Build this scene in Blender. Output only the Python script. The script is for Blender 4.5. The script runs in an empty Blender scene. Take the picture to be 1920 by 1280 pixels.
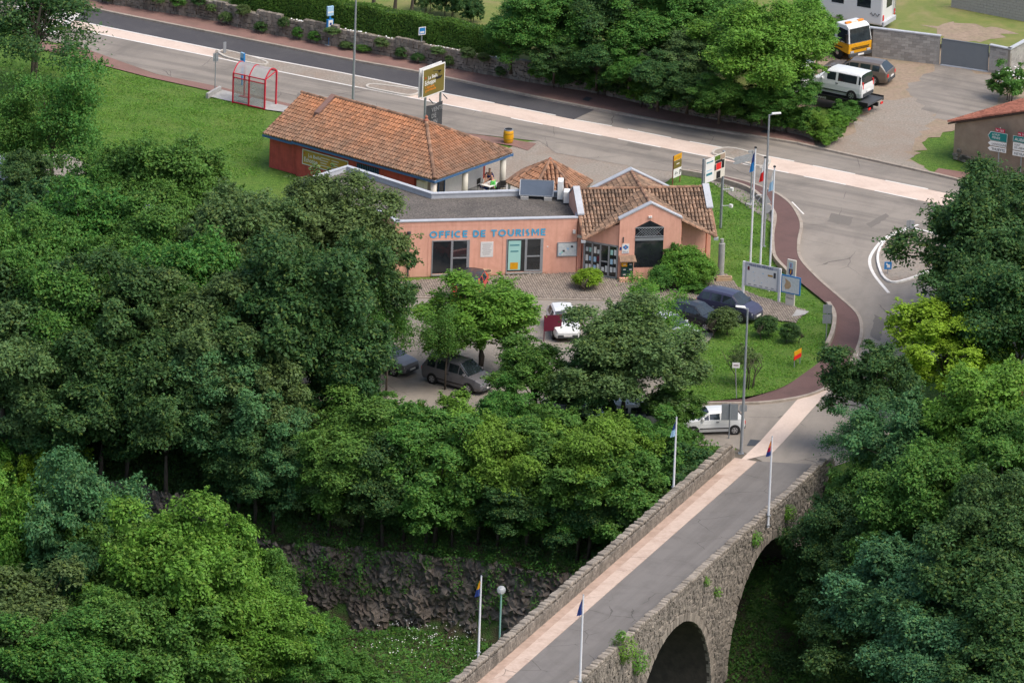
import bpy, bmesh, math, random
import numpy as np
from mathutils import Vector, Matrix

random.seed(7); rng = np.random.default_rng(11)
S = bpy.context.scene
COL = S.collection
R_ = math.radians

# ---------------------------------------------------------------- camera, sky, sun, exposure
F_PX, PITCH, ROLL, CAM = 16000.0, R_(19.0), R_(2.1), Vector((0, -490, 169))
cam_d = bpy.data.cameras.new('camera'); cam = bpy.data.objects.new('camera', cam_d); COL.objects.link(cam)
CR = Matrix.Rotation(math.pi/2 - PITCH, 3, 'X') @ Matrix.Rotation(ROLL, 3, 'Z')
cam.matrix_world = Matrix.Translation(CAM) @ CR.to_4x4()
cam_d.sensor_width = 36; cam_d.lens = 36*F_PX/1920; cam_d.clip_start = 5; cam_d.clip_end = 6000
S.camera = cam
SUN_EL, SUN_AZ = R_(58), R_(118)          # azimuth measured clockwise from +Y (from the right, a little towards us)
w = bpy.data.worlds.new('World'); S.world = w; w.use_nodes = True
nt = w.node_tree; nt.nodes.clear()
sk = nt.nodes.new('ShaderNodeTexSky'); sk.sky_type = 'NISHITA'; sk.sun_disc = False
sk.sun_elevation = SUN_EL; sk.sun_rotation = SUN_AZ; sk.air_density = 1.0; sk.dust_density = 4.0; sk.ozone_density = 1.0
bg = nt.nodes.new('ShaderNodeBackground'); bg.inputs[1].default_value = 0.15
wo = nt.nodes.new('ShaderNodeOutputWorld'); nt.links.new(sk.outputs[0], bg.inputs[0]); nt.links.new(bg.outputs[0], wo.inputs[0])
sd = bpy.data.lights.new('sun', 'SUN'); sd.energy = 1.7; sd.angle = R_(42); sd.color = (1, .96, .9)
sun = bpy.data.objects.new('sun', sd); COL.objects.link(sun)
sdir = Vector((math.sin(SUN_AZ)*math.cos(SUN_EL), math.cos(SUN_AZ)*math.cos(SUN_EL), math.sin(SUN_EL)))
sun.rotation_euler = sdir.to_track_quat('Z', 'Y').to_euler(); sun.location = (0, 0, 120)
vs = S.view_settings; vs.view_transform = 'Standard'; vs.look = 'None'; vs.exposure = 0.42; vs.gamma = 1
S.render.engine = 'CYCLES'

def P(px, py, z=0.0):
    d = CR @ Vector(((px-960)/F_PX, -(py-640)/F_PX, -1)); t = (z-CAM.z)/d.z
    return CAM.x+t*d.x, CAM.y+t*d.y
def P3(px, py, z=0.0): x, y = P(px, py, z); return Vector((x, y, z))
def PL(pts, z=0.0): return [P(a, b, z) for a, b in pts]
def yaw(p, q, z=0.0):
    a, b = P(*p, z), P(*q, z); return math.atan2(b[1]-a[1], b[0]-a[0])

# ---------------------------------------------------------------- materials
MATS = {}
def N(t, typ, **kw):
    n = t.nodes.new(typ)
    for k, v in kw.items(): setattr(n, k, v)
    return n
def pm(name, c, c2=None, scale=4, rough=.8, bump=0, bscale=None, metal=0, island=0, orand=0, stain=None, sscale=.4, samt=.5, spec=.35, det=6, alpha=1, emit=None, stretch=None, coat=0, crack=0, zmix=None, streak=None):
    m = bpy.data.materials.new(name); m.use_nodes = True; t = m.node_tree; L = t.links.new
    b = t.nodes['Principled BSDF']; b.inputs['Roughness'].default_value = rough; b.inputs['Metallic'].default_value = metal
    b.inputs['Specular IOR Level'].default_value = spec
    b.inputs['Coat Weight'].default_value = coat
    tc = N(t, 'ShaderNodeTexCoord'); vec = tc.outputs['Object']
    if stretch:
        mp = N(t, 'ShaderNodeMapping'); mp.inputs['Scale'].default_value = stretch; L(vec, mp.inputs[0]); vec = mp.outputs[0]
    col = None
    def mix(fac, a, bb, mode='MIX'):
        x = N(t, 'ShaderNodeMix', data_type='RGBA', blend_type=mode)
        for s, v in ((x.inputs[0], fac), (x.inputs[6], a), (x.inputs[7], bb)):
            if isinstance(v, (float, int)): s.default_value = v
            elif isinstance(v, tuple): s.default_value = (*v, 1)
            else: L(v, s)
        return x.outputs[2]
    col = tuple(c)
    if c2:
        n = N(t, 'ShaderNodeTexNoise'); n.inputs['Scale'].default_value = scale; n.inputs['Detail'].default_value = det; n.inputs['Roughness'].default_value = .65; L(vec, n.inputs[0])
        r = N(t, 'ShaderNodeMapRange'); r.inputs[1].default_value = .32; r.inputs[2].default_value = .68; L(n.outputs[0], r.inputs[0])
        col = mix(r.outputs[0], col, tuple(c2))
    if stain:
        n = N(t, 'ShaderNodeTexNoise'); n.inputs['Scale'].default_value = sscale; n.inputs['Detail'].default_value = 8; n.inputs['Roughness'].default_value = .7; n.inputs['Distortion'].default_value = .6; L(tc.outputs['Object'], n.inputs[0])
        r = N(t, 'ShaderNodeMapRange'); r.inputs[1].default_value = .46; r.inputs[2].default_value = .68; r.inputs[4].default_value = samt; L(n.outputs[0], r.inputs[0])
        col = mix(r.outputs[0], col, tuple(stain))
    if zmix:                                             # lichen towards the eaves, broken up by noise
        z0, z1, zc = zmix; sp = N(t, 'ShaderNodeSeparateXYZ'); L(tc.outputs['Object'], sp.inputs[0]); n = N(t, 'ShaderNodeTexNoise'); n.inputs['Scale'].default_value = 1.1; n.inputs['Detail'].default_value = 6; L(tc.outputs['Object'], n.inputs[0])
        ad = N(t, 'ShaderNodeMath', operation='MULTIPLY_ADD'); L(n.outputs[0], ad.inputs[0]); ad.inputs[1].default_value = -2.6; L(sp.outputs[2], ad.inputs[2])
        r = N(t, 'ShaderNodeMapRange'); r.inputs[1].default_value = z1-1.3; r.inputs[2].default_value = z0-1.3; r.inputs[4].default_value = .75; L(ad.outputs[0], r.inputs[0]); col = mix(r.outputs[0], col, tuple(zc))
    if streak:                                           # rain streaks on walls, wheel tracks on roads
        sc_, rz_, scol, samt_ = streak; m1 = N(t, 'ShaderNodeMapping'); m1.inputs['Rotation'].default_value = (0, 0, rz_); L(tc.outputs['Object'], m1.inputs[0]); m2 = N(t, 'ShaderNodeMapping'); m2.inputs['Scale'].default_value = sc_; L(m1.outputs[0], m2.inputs[0])
        n = N(t, 'ShaderNodeTexNoise'); n.inputs['Scale'].default_value = 1; n.inputs['Detail'].default_value = 5; n.inputs['Roughness'].default_value = .6; L(m2.outputs[0], n.inputs[0]); r = N(t, 'ShaderNodeMapRange'); r.inputs[1].default_value = .45; r.inputs[2].default_value = .7; r.inputs[4].default_value = samt_; L(n.outputs[0], r.inputs[0]); col = mix(r.outputs[0], col, tuple(scol))
    if crack:
        n = N(t, 'ShaderNodeTexNoise'); n.inputs['Scale'].default_value = .8; n.inputs['Detail'].default_value = 5; L(tc.outputs['Object'], n.inputs[0]); mxv = N(t, 'ShaderNodeMix', data_type='VECTOR'); mxv.inputs[0].default_value = .28; L(tc.outputs['Object'], mxv.inputs[4]); L(n.outputs['Color'], mxv.inputs[5])
        v = N(t, 'ShaderNodeTexVoronoi', feature='DISTANCE_TO_EDGE'); v.inputs['Scale'].default_value = crack; L(mxv.outputs[1], v.inputs[0])
        n2 = N(t, 'ShaderNodeTexNoise'); n2.inputs['Scale'].default_value = .35; L(tc.outputs['Object'], n2.inputs[0]); r = N(t, 'ShaderNodeMapRange'); r.inputs[1].default_value = .45; r.inputs[2].default_value = .6; r.inputs[4].default_value = .016*crack; L(n2.outputs[0], r.inputs[0])
        lt = N(t, 'ShaderNodeMath', operation='LESS_THAN'); L(v.outputs[0], lt.inputs[0]); L(r.outputs[0], lt.inputs[1]); ml_ = N(t, 'ShaderNodeMath', operation='MULTIPLY'); L(lt.outputs[0], ml_.inputs[0]); ml_.inputs[1].default_value = .55; col = mix(ml_.outputs[0], col, (.05, .045, .04))
    if island or orand:
        if island: g = N(t, 'ShaderNodeNewGeometry'); src = g.outputs['Random Per Island']; amt = island
        else: g = N(t, 'ShaderNodeObjectInfo'); src = g.outputs['Random']; amt = orand
        r = N(t, 'ShaderNodeMapRange'); r.inputs[3].default_value = 1-amt; r.inputs[4].default_value = 1+amt; L(src, r.inputs[0])
        h = N(t, 'ShaderNodeHueSaturation'); L(r.outputs[0], h.inputs['Value'])
        if isinstance(col, tuple): h.inputs['Color'].default_value = (*col, 1)
        else: L(col, h.inputs['Color'])
        col = h.outputs[0]
    if isinstance(col, tuple): b.inputs['Base Color'].default_value = (*col, 1)
    else: L(col, b.inputs['Base Color'])
    if bump:
        n = N(t, 'ShaderNodeTexNoise'); n.inputs['Scale'].default_value = bscale or scale*3; n.inputs['Detail'].default_value = 5; L(vec, n.inputs[0])
        bp = N(t, 'ShaderNodeBump'); bp.inputs['Strength'].default_value = min(1, bump); bp.inputs['Distance'].default_value = .05 if bump < 1 else .15; L(n.outputs[0], bp.inputs['Height']); L(bp.outputs[0], b.inputs['Normal'])
    if emit: b.inputs['Emission Color'].default_value = (*emit, 1); b.inputs['Emission Strength'].default_value = 1
    if alpha < 1: b.inputs['Alpha'].default_value = alpha
    MATS[name] = m; return m
def leafmat(name, c, var=.22, trans=.34, warm=(.2, .22, .02)):
    m = bpy.data.materials.new(name); m.use_nodes = True; t = m.node_tree; L = t.links.new
    b = t.nodes['Principled BSDF']; b.inputs['Roughness'].default_value = .55; b.inputs['Specular IOR Level'].default_value = .25
    g = N(t, 'ShaderNodeNewGeometry'); oi = N(t, 'ShaderNodeObjectInfo')
    r = N(t, 'ShaderNodeMapRange'); r.inputs[3].default_value = 1-var; r.inputs[4].default_value = 1+var; L(g.outputs['Random Per Island'], r.inputs[0])
    tc = N(t, 'ShaderNodeTexCoord'); nz = N(t, 'ShaderNodeTexNoise'); nz.inputs['Scale'].default_value = .9; nz.inputs['Detail'].default_value = 3; L(tc.outputs['Object'], nz.inputs[0])
    rn = N(t, 'ShaderNodeMapRange'); rn.inputs[1].default_value = .3; rn.inputs[2].default_value = .7; rn.inputs[3].default_value = .72; rn.inputs[4].default_value = 1.3; L(nz.outputs[0], rn.inputs[0])
    mm = N(t, 'ShaderNodeMath', operation='MULTIPLY'); L(r.outputs[0], mm.inputs[0]); L(rn.outputs[0], mm.inputs[1]); r = mm
    h = N(t, 'ShaderNodeHueSaturation'); h.inputs['Color'].default_value = (*c, 1); L(r.outputs[0], h.inputs['Value'])
    r2 = N(t, 'ShaderNodeMapRange'); r2.inputs[3].default_value = .485; r2.inputs[4].default_value = .515; L(oi.outputs['Random'], r2.inputs[0]); L(r2.outputs[0], h.inputs['Hue'])
    p = N(t, 'ShaderNodeMath', operation='POWER'); L(g.outputs['Random Per Island'], p.inputs[0]); p.inputs[1].default_value = 4
    mx = N(t, 'ShaderNodeMix', data_type='RGBA'); L(p.outputs[0], mx.inputs[0]); L(h.outputs[0], mx.inputs[6]); mx.inputs[7].default_value = tuple(.55*a+.45*bb for a, bb in zip(c, warm))+(1,)
    L(mx.outputs[2], b.inputs['Base Color'])
    tr = N(t, 'ShaderNodeBsdfTranslucent'); L(mx.outputs[2], tr.inputs[0])
    ms = N(t, 'ShaderNodeMixShader'); ms.inputs[0].default_value = trans; L(b.outputs[0], ms.inputs[1]); L(tr.outputs[0], ms.inputs[2])
    L(ms.outputs[0], t.nodes['Material Output'].inputs[0])
    MATS[name] = m; return m

pm('asphalt', (.25, .22, .187), (.315, .278, .238), 60, .9, .3, 90, stain=(.165, .148, .128), sscale=.22, samt=.75, crack=.22, streak=((.05, 1.1, 1), R_(27), (.13, .118, .105), .7))
pm('asphalt_lot', (.33, .29, .245), (.265, .235, .2), 30, .9, .3, 80, stain=(.2, .178, .155), sscale=.35, samt=.6, crack=.25, streak=((.7, .12, 1), R_(12), (.19, .17, .145), .55))
pm('asphalt_new', (.06, .058, .063), (.08, .077, .081), 50, .85, .25, 90, stain=(.13, .125, .12), sscale=.3, samt=.3)
pm('asphalt_bridge', (.175, .162, .15), (.21, .195, .18), 40, .9, .3, 90, stain=(.12, .11, .1), sscale=.5, samt=.5, crack=.45, streak=((1.2, .06, 1), R_(21), (.125, .115, .105), .6))
pm('beige', (.68, .55, .46), (.6, .48, .4), 8, .85, .15, 60, stain=(.45, .33, .26), sscale=.5, samt=.45)
pm('beige_bridge', (.58, .46, .38), (.51, .39, .315), 5, .85, .2, 60, stain=(.33, .22, .17), sscale=.7, samt=.6, crack=.3)
pm('beige_gutter', (.48, .355, .285), (.42, .3, .235), 3, .9, .2, 60, stain=(.28, .2, .15), sscale=1.0, samt=.7)
pm('red_pave', (.27, .16, .13), (.22, .125, .105), 20, .9, .25, 80, stain=(.13, .09, .07), sscale=.6, samt=.5)
pm('path_red', (.16, .095, .085), (.125, .073, .066), 25, .9, .25, 80, stain=(.085, .055, .05), sscale=.5, samt=.5)
pm('kerb', (.42, .36, .3), (.33, .28, .23), 6, .9, .3, stain=(.2, .17, .13), sscale=1.2, samt=.6)
pm('kerb_pale', (.6, .56, .5), (.5, .46, .4), 4, .8, stain=(.35, .31, .26), sscale=1.2, samt=.6)
pm('asphalt_patch', (.15, .135, .12), (.2, .18, .155), 25, .9, .3, 80)
pm('white_paint', (.8, .78, .74), (.68, .65, .6), 9, .7, stain=(.5, .45, .4), sscale=1.5, samt=.5)
pm('gravel', (.37, .325, .275), (.22, .19, .155), 7, .95, .8, 22, stain=(.27, .19, .14), sscale=.3, samt=.6, det=10)
pm('dirt', (.36, .275, .2), (.25, .185, .135), 4, .95, .5, 20, stain=(.2, .2, .1), sscale=.5, samt=.4)
pm('roof_gravel', (.22, .195, .17), (.06, .052, .046), 9, .95, .7, 28, stain=(.06, .055, .05), sscale=.5, samt=.55)
pm('grass', (.05, .13, .012), (.13, .235, .03), 3.5, .9, 1, 11, stain=(.19, .22, .05), sscale=.35, samt=.3, det=10)
pm('dry_grass', (.2, .21, .06), (.13, .18, .04), 1.2, .9, .5, 14, stain=(.3, .23, .12), sscale=.4, samt=.6, det=10)
pm('litter', (.05, .06, .022), (.075, .06, .035), 1.5, .95, .6, 9, stain=(.05, .09, .02), sscale=.6, samt=.7)
pm('salmon', (.84, .455, .335), (.78, .41, .3), 3, .85, .15, 40, streak=((5, 5, .35), 0, (.6, .29, .2), .4), stain=(.62, .29, .2), sscale=.8, samt=.45)
pm('red_wall', (.58, .105, .078), (.5, .085, .062), 2.5, .85, .15, 40, streak=((4, 4, .4), 0, (.26, .06, .045), .5), stain=(.22, .05, .04), sscale=.8, samt=.5)
pm('coping', (.5, .52, .55), (.42, .44, .47), 4, .6, stain=(.32, .32, .32), sscale=1, samt=.3)
pm('tile', (.47, .215, .105), (.38, .17, .088), 5, .85, .2, 40, island=.24, stain=(.16, .11, .08), sscale=.8, samt=.55, zmix=(2.4, 4.4, (.2, .145, .105)))
pm('tile_old', (.36, .225, .145), (.23, .155, .11), 6, .9, .3, 40, island=.4, stain=(.1, .08, .062), sscale=.9, samt=.8)
pm('tile_red', (.4, .16, .1), (.33, .12, .08), 6, .9, .2, island=.3)
pm('ridge_tile', (.34, .19, .12), (.24, .14, .09), 5, .9, .3, orand=.4, stain=(.09, .07, .055), sscale=2, samt=.7)
pm('roof_under', (.07, .045, .032))
pm('blue_fascia', (.07, .16, .32), (.05, .12, .25), 6, .6)
pm('white', (.78, .77, .74), (.72, .71, .68), 5, .6)
pm('off_white', (.7, .66, .57), (.64, .6, .52), 5, .6)
pm('plastic_white', (.75, .75, .72), None, rough=.4)
pm('grey_metal', (.3, .33, .35), (.25, .27, .29), 4, .45, metal=.3)
pm('galv', (.38, .4, .42), (.3, .32, .34), 7, .5, metal=.4)
pm('pole_white', (.8, .8, .82), None, rough=.35)
pm('concrete', (.43, .42, .4), (.34, .33, .31), 5, .9, .3, stain=(.24, .23, .21), sscale=1.5, samt=.6)
pm('block', (.38, .365, .345), (.31, .295, .275), 6, .95, .3, orand=.2)
pm('mortar', (.3, .27, .23), (.22, .2, .17), 8, .95, .4)
pm('stone', (.31, .272, .228), (.19, .165, .137), 4, .95, .5, 12, island=.22, stain=(.14, .125, .1), sscale=.5, samt=.6, streak=((1.6, 1.6, .12), 0, (.1, .09, .075), .65))
pm('stone_obj', (.34, .295, .245), (.23, .2, .165), 4, .95, .5, 12, orand=.22, stain=(.15, .13, .1), sscale=.6, samt=.6)
pm('stone_bed', (.17, .145, .115), (.11, .095, .075), 3, .95, .5, 10)
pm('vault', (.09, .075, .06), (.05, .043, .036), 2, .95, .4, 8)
pm('rock', (.21, .182, .158), (.1, .085, .072), 1.5, .95, .9, 6, stain=(.17, .115, .08), sscale=.5, samt=.45, det=10)
pm('plaster_old', (.4, .3, .22), (.32, .235, .17), 1.5, .95, .3, 20, stain=(.24, .17, .12), sscale=.5, samt=.6)
pm('glass_dark', (.03, .036, .04), (.012, .015, .018), .8, .06, spec=.8)
pm('glass_car', (.03, .042, .048), (.015, .02, .024), 1.5, .05, spec=.9)
pm('black', (.015, .015, .016), None, rough=.5)
pm('rubber', (.02, .02, .02), None, rough=.8)
pm('rim', (.5, .5, .52), None, rough=.3, metal=.7)
pm('dark_grey', (.06, .065, .07), None, rough=.6)
pm('gate_grey', (.17, .19, .21), (.155, .175, .195), 2, .5)
pm('red_metal', (.6, .022, .05), None, rough=.4)
pm('poly', (.5, .5, .48), (.42, .42, .4), 2, .35, alpha=.6)
pm('pane_clear', (.42, .43, .4), (.35, .36, .33), 3, .3, alpha=.38)
pm('yellow', (.75, .38, .01), (.62, .29, .01), 5, .5)
pm('sign_blue', (.02, .2, .5), None, rough=.4)
pm('navy', (.02, .045, .2), None, rough=.6)
pm('light_blue', (.35, .55, .72), None, rough=.4)
pm('letter_blue', (.06, .36, .6), (.09, .42, .66), 12, .6)
pm('ochre', (.5, .3, .05), (.44, .25, .04), 3, .5)
pm('olive_sign', (.17, .135, .03), None, rough=.5)
pm('orange', (.75, .25, .03), None, rough=.5)
pm('green_sign', (0, .17, .16), None, rough=.4)
pm('crimson', (.42, .008, .05), None, rough=.4)
pm('red', (.7, .02, .02), None, rough=.45)
pm('burgundy', (.12, .012, .03), None, rough=.5)
pm('wood_red', (.3, .1, .06), (.22, .07, .045), 8, .7)
pm('teal', (.03, .2, .25), None, rough=.5)
pm('mint', (.38, .66, .6), None, rough=.5)
pm('paper', (.72, .74, .72), (.5, .56, .58), 7, .5)
pm('mailbox', (.012, .05, .045), None, rough=.4)
pm('terracotta', (.58, .4, .26), (.5, .33, .2), 8, .85, stain=(.3, .3, .12), sscale=3, samt=.4)
pm('solar', (.06, .085, .12), (.075, .1, .14), 2, .25, spec=.5)
pm('soil', (.07, .05, .035), None)
pm('bark', (.14, .115, .09), (.08, .065, .05), 6, .95, .6, stretch=(3, 3, .6))
pm('flower_white', (.8, .8, .76), None)
pm('flower_red', (.75, .07, .04), None)
pm('paver', (.3, .255, .21), (.24, .2, .165), 4, .95, .3, island=.18, stain=(.17, .14, .11), sscale=.5, samt=.5)
pm('joint', (.1, .085, .07), None)
pm('chalk', (.05, .052, .058), (.075, .078, .085), 5, .8)
pm('chalk_line', (.3, .3, .31), None)
pm('skin', (.52, .28, .19), None, rough=.6)
pm('globe', (.62, .64, .64), None, rough=.1, alpha=.5)
pm('wood', (.3, .12, .05), (.22, .085, .035), 3, .7, stretch=(1, 1, 8))
pm('green_pole', (.2, .38, .32), None, rough=.5)
for k, c in dict(car_white=(.74, .75, .74), car_brown=(.14, .115, .095), car_navy=(.045, .045, .085), car_black=(.018, .02, .024), car_grey=(.15, .145, .155), car_silver=(.5, .52, .54), car_red=(.55, .03, .02)).items():
    pm(k, c, None, rough=.3, spec=.5, coat=.5)
LM = {}
for k, c in dict(dark=(.054, .136, .042), mid=(.088, .225, .042), bright=(.145, .31, .042), yellow=(.22, .4, .03), olive=(.105, .18, .06), blue=(.08, .215, .085), box=(.075, .19, .028), grey=(.115, .205, .07)).items():
    LM[k] = leafmat('leaf_'+k, tuple(1.04*q for q in c))
leafmat('leaf_rust', (.16, .05, .03)); 

# ---------------------------------------------------------------- builders
def tag(o, label=None, cat=None, group=None, kind=None):
    if label: o['label'] = label
    if cat: o['category'] = cat
    if group: o['group'] = group
    if kind: o['kind'] = kind
    return o
def thing(name, label, cat, loc=(0, 0, 0), rz=0.0, group=None, scale=None):
    o = bpy.data.objects.new(name, None); COL.objects.link(o); o.location = loc; o.rotation_euler = (0, 0, rz); o.empty_display_size = .2
    if scale: o.scale = scale
    return tag(o, label, cat, group)
class MB:
    def __init__(s, M=None): s.v = []; s.f = []; s.M = M
    def add(s, vs, fs):
        o = len(s.v)
        if s.M is not None: vs = [tuple(s.M @ Vector(p)) for p in vs]
        s.v += [tuple(p) for p in vs]; s.f += [tuple(i+o for i in f) for f in fs]; return s
    def box(s, x0, x1, y0, y1, z0, z1):
        return s.add([(x0, y0, z0), (x1, y0, z0), (x1, y1, z0), (x0, y1, z0), (x0, y0, z1), (x1, y0, z1), (x1, y1, z1), (x0, y1, z1)],
                     [(3, 2, 1, 0), (4, 5, 6, 7), (0, 1, 5, 4), (1, 2, 6, 5), (2, 3, 7, 6), (3, 0, 4, 7)])
    def prism(s, poly, z0, z1, top=None):
        a = sum(p[0]*q[1]-q[0]*p[1] for p, q in zip(poly, poly[1:]+poly[:1]))
        if a < 0: poly = poly[::-1]
        n = len(poly); zb = (lambda p: z0) ; zt = top or (lambda p: z1)
        return s.add([(p[0], p[1], zb(p)) for p in poly]+[(p[0], p[1], zt(p)) for p in poly],
                     [tuple(range(n-1, -1, -1)), tuple(range(n, 2*n))]+[(i, (i+1) % n, n+(i+1) % n, n+i) for i in range(n)])
    def poly(s, pts): return s.add(pts, [tuple(range(len(pts)))])
    def tube(s, path, r, n=8, cap=True):
        path = [Vector(p) for p in path]; m = len(path); rr = r if isinstance(r, (list, tuple)) else [r]*m
        vs = []; fs = []
        for i, p in enumerate(path):
            d = (path[min(i+1, m-1)]-path[max(i-1, 0)]).normalized()
            a = d.cross(Vector((0, 0, 1)))
            if a.length < 1e-3: a = Vector((1, 0, 0))
            a.normalize(); b = a.cross(d)
            vs += [p+(a*math.cos(2*math.pi*k/n)+b*math.sin(2*math.pi*k/n))*rr[i] for k in range(n)]
        for i in range(m-1):
            for k in range(n): fs.append((i*n+k, (i+1)*n+k, (i+1)*n+(k+1) % n, i*n+(k+1) % n))
        if cap: fs += [tuple(range(n)), tuple(range(m*n-1, (m-1)*n-1, -1))]
        return s.add(vs, fs)
    def lathe(s, prof, n=16, c=(0, 0, 0)):
        vs = [(c[0]+r*math.cos(2*math.pi*k/n), c[1]+r*math.sin(2*math.pi*k/n), c[2]+z) for r, z in prof for k in range(n)]
        fs = [(i*n+k, i*n+(k+1) % n, (i+1)*n+(k+1) % n, (i+1)*n+k) for i in range(len(prof)-1) for k in range(n)]
        fs += [tuple(range(n-1, -1, -1)), tuple(range((len(prof)-1)*n, len(prof)*n))]
        return s.add(vs, fs)
    def bar(s, p, q, wx, wz=None):                      # rectangular bar between two points
        p, q = Vector(p), Vector(q); wz = wz or wx; d = (q-p).normalized(); a = d.cross(Vector((0, 0, 1)))
        if a.length < 1e-3: a = Vector((1, 0, 0))
        a.normalize(); b = a.cross(d).normalized(); a = a*wx/2; b = b*wz/2
        return s.add([p-a-b, p+a-b, p+a+b, p-a+b, q-a-b, q+a-b, q+a+b, q-a+b], [(0, 1, 2, 3), (7, 6, 5, 4), (0, 4, 5, 1), (1, 5, 6, 2), (2, 6, 7, 3), (3, 7, 4, 0)])
    def obj(s, name, mat, parent=None, smooth=False, world=False, bevel=0, fix=True):
        me = bpy.data.meshes.new(name); me.from_pydata(s.v, [], s.f)
        if fix:
            bm = bmesh.new(); bm.from_mesh(me); bmesh.ops.recalc_face_normals(bm, faces=bm.faces); bm.to_mesh(me); bm.free()
        o = bpy.data.objects.new(name, me); COL.objects.link(o)
        me.materials.append(MATS[mat] if isinstance(mat, str) else mat)
        if smooth: me.polygons.foreach_set('use_smooth', [True]*len(me.polygons))
        if bevel:
            b = o.modifiers.new('bevel', 'BEVEL'); b.width = bevel; b.segments = 2; b.limit_method = 'ANGLE'
        if parent:
            o.parent = parent
            if world: o.location = -parent.location
        return o
def struct(o): o['kind'] = 'structure'; return o
def linkmesh(name, me, mat=None, parent=None, loc=(0, 0, 0)):
    o = bpy.data.objects.new(name, me); COL.objects.link(o); o.location = loc
    if mat: 
        if not me.materials: me.materials.append(MATS[mat])
    if parent: o.parent = parent
    return o
def copy_tree(o, parent=None):
    c = o.copy(); COL.objects.link(c); c.parent = parent
    for ch in list(o.children): copy_tree(ch, c)
    return c
def cr(pts, n=6, closed=False):                         # Catmull-Rom through 2-D points
    out = []; m = len(pts)
    for i in range(m-1):
        p0, p1, p2, p3 = [np.array(pts[min(max(j, 0), m-1)], float) for j in (i-1, i, i+1, i+2)]
        for k in range(n):
            t = k/n; out.append(tuple(.5*((2*p1)+(-p0+p2)*t+(2*p0-5*p1+4*p2-p3)*t*t+(-p0+3*p1-3*p2+p3)*t**3)))
    return out+[tuple(pts[-1])]
def offset(path, d):
    out = []; m = len(path)
    for i in range(m):
        a, b = path[max(i-1, 0)], path[min(i+1, m-1)]; tx, ty = b[0]-a[0], b[1]-a[1]; l = math.hypot(tx, ty) or 1
        out.append((path[i][0]-ty/l*d, path[i][1]+tx/l*d))
    return out
def rough(pts, amp=.25, step=.7, seed=1):                # ragged outline for loose surfaces
    rn = random.Random(seed); out = []
    for (ax, ay), (bx, by) in zip(pts, pts[1:]+pts[:1]):
        k = max(1, int(math.hypot(bx-ax, by-ay)/step)); out += [(ax+(bx-ax)*i/k+rn.uniform(-amp, amp), ay+(by-ay)*i/k+rn.uniform(-amp, amp)) for i in range(k)]
    return out
def sheet(name, pts, z, mat): return struct(MB().poly([(x, y, z) for x, y in pts]).obj(name, mat))
def strip(mb, A, Bp, z, z2=None):
    n = min(len(A), len(Bp)); z2 = z if z2 is None else z2
    mb.add([(p[0], p[1], z) for p in A[:n]]+[(p[0], p[1], z2) for p in Bp[:n]], [(i, i+1, n+i+1, n+i) for i in range(n-1)])
def kerbline(mb, path, wd, z0, z1):
    A, Bp = path, offset(path, wd); n = len(A)
    vs = [(p[0], p[1], z) for p, q in zip(A, Bp) for p, z in ((p, z0), (p, z1), (q, z1), (q, z0))]
    fs = [(4*i+k, 4*i+(k+1) % 4, 4*i+4+(k+1) % 4, 4*i+4+k) for i in range(n-1) for k in range(4)]
    mb.add(vs, fs+[(0, 1, 2, 3), (4*n-1, 4*n-2, 4*n-3, 4*n-4)])
def text(name, body, size, mat, parent, o, right=(1, 0, 0), up=(0, 0, 1), align='LEFT', bold=0, sx=1.0, world=False):
    cu = bpy.data.curves.new(name, 'FONT'); cu.body = body; cu.size = size; cu.align_x = align; cu.offset = bold if not set('MNW') & set(body) else 0; cu.space_line = .95; cu.resolution_u = 2
    tmp = bpy.data.objects.new('tmp', cu); me = bpy.data.meshes.new_from_object(tmp); bpy.data.objects.remove(tmp); bpy.data.curves.remove(cu)
    r, u = Vector(right).normalized(), Vector(up).normalized(); O = Vector(o)
    for v in me.vertices: v.co = O+r*v.co.x*sx+u*v.co.y
    me.materials.clear(); me.materials.append(MATS[mat]); me.name = name
    ob = bpy.data.objects.new(name, me); COL.objects.link(ob)
    if parent:
        ob.parent = parent
        if world: ob.location = -parent.location
    return ob

def tline(w_, h, mat, parent, o, right=(1, 0, 0), world=False):   # a line of print too small to read in the photograph
    r = Vector(right).normalized()*w_; O = Vector(o); u = Vector((0, 0, h)); return MB().poly([O, O+r, O+r+u, O+u]).obj('print_line', mat, parent, world=world, fix=False)
# ---------------------------------------------------------------- foliage arrays
def leaf_mesh(name, pts, nrm, size, mat, aspect=.55):
    n = len(pts); pts = np.asarray(pts, np.float32); nrm = np.asarray(nrm, np.float32); nrm /= np.linalg.norm(nrm, axis=1)[:, None]+1e-6
    rnd = rng.normal(size=(n, 3)).astype(np.float32); t = np.cross(nrm, rnd); t /= np.linalg.norm(t, axis=1)[:, None]+1e-6; b = np.cross(nrm, t)
    l = np.asarray(size, np.float32).reshape(-1, 1)*np.ones((n, 1), np.float32)
    v = np.empty((n, 4, 3), np.float32)
    v[:, 0] = pts-t*l*.5; v[:, 1] = pts+b*l*.5*aspect+nrm*l*.1; v[:, 2] = pts+t*l*.5-nrm*l*.06; v[:, 3] = pts-b*l*.5*aspect+nrm*l*.1
    me = bpy.data.meshes.new(name); me.vertices.add(4*n); me.vertices.foreach_set('co', v.ravel())
    me.loops.add(4*n); me.loops.foreach_set('vertex_index', np.arange(4*n, dtype=np.int32))
    me.polygons.add(n); me.polygons.foreach_set('loop_start', np.arange(0, 4*n, 4, dtype=np.int32)); me.polygons.foreach_set('loop_total', np.full(n, 4, np.int32))
    me.update(); me.validate(); me.materials.append(mat); return me
def unit(n): d = rng.normal(size=(n, 3)); return d/np.linalg.norm(d, axis=1)[:, None]
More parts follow.
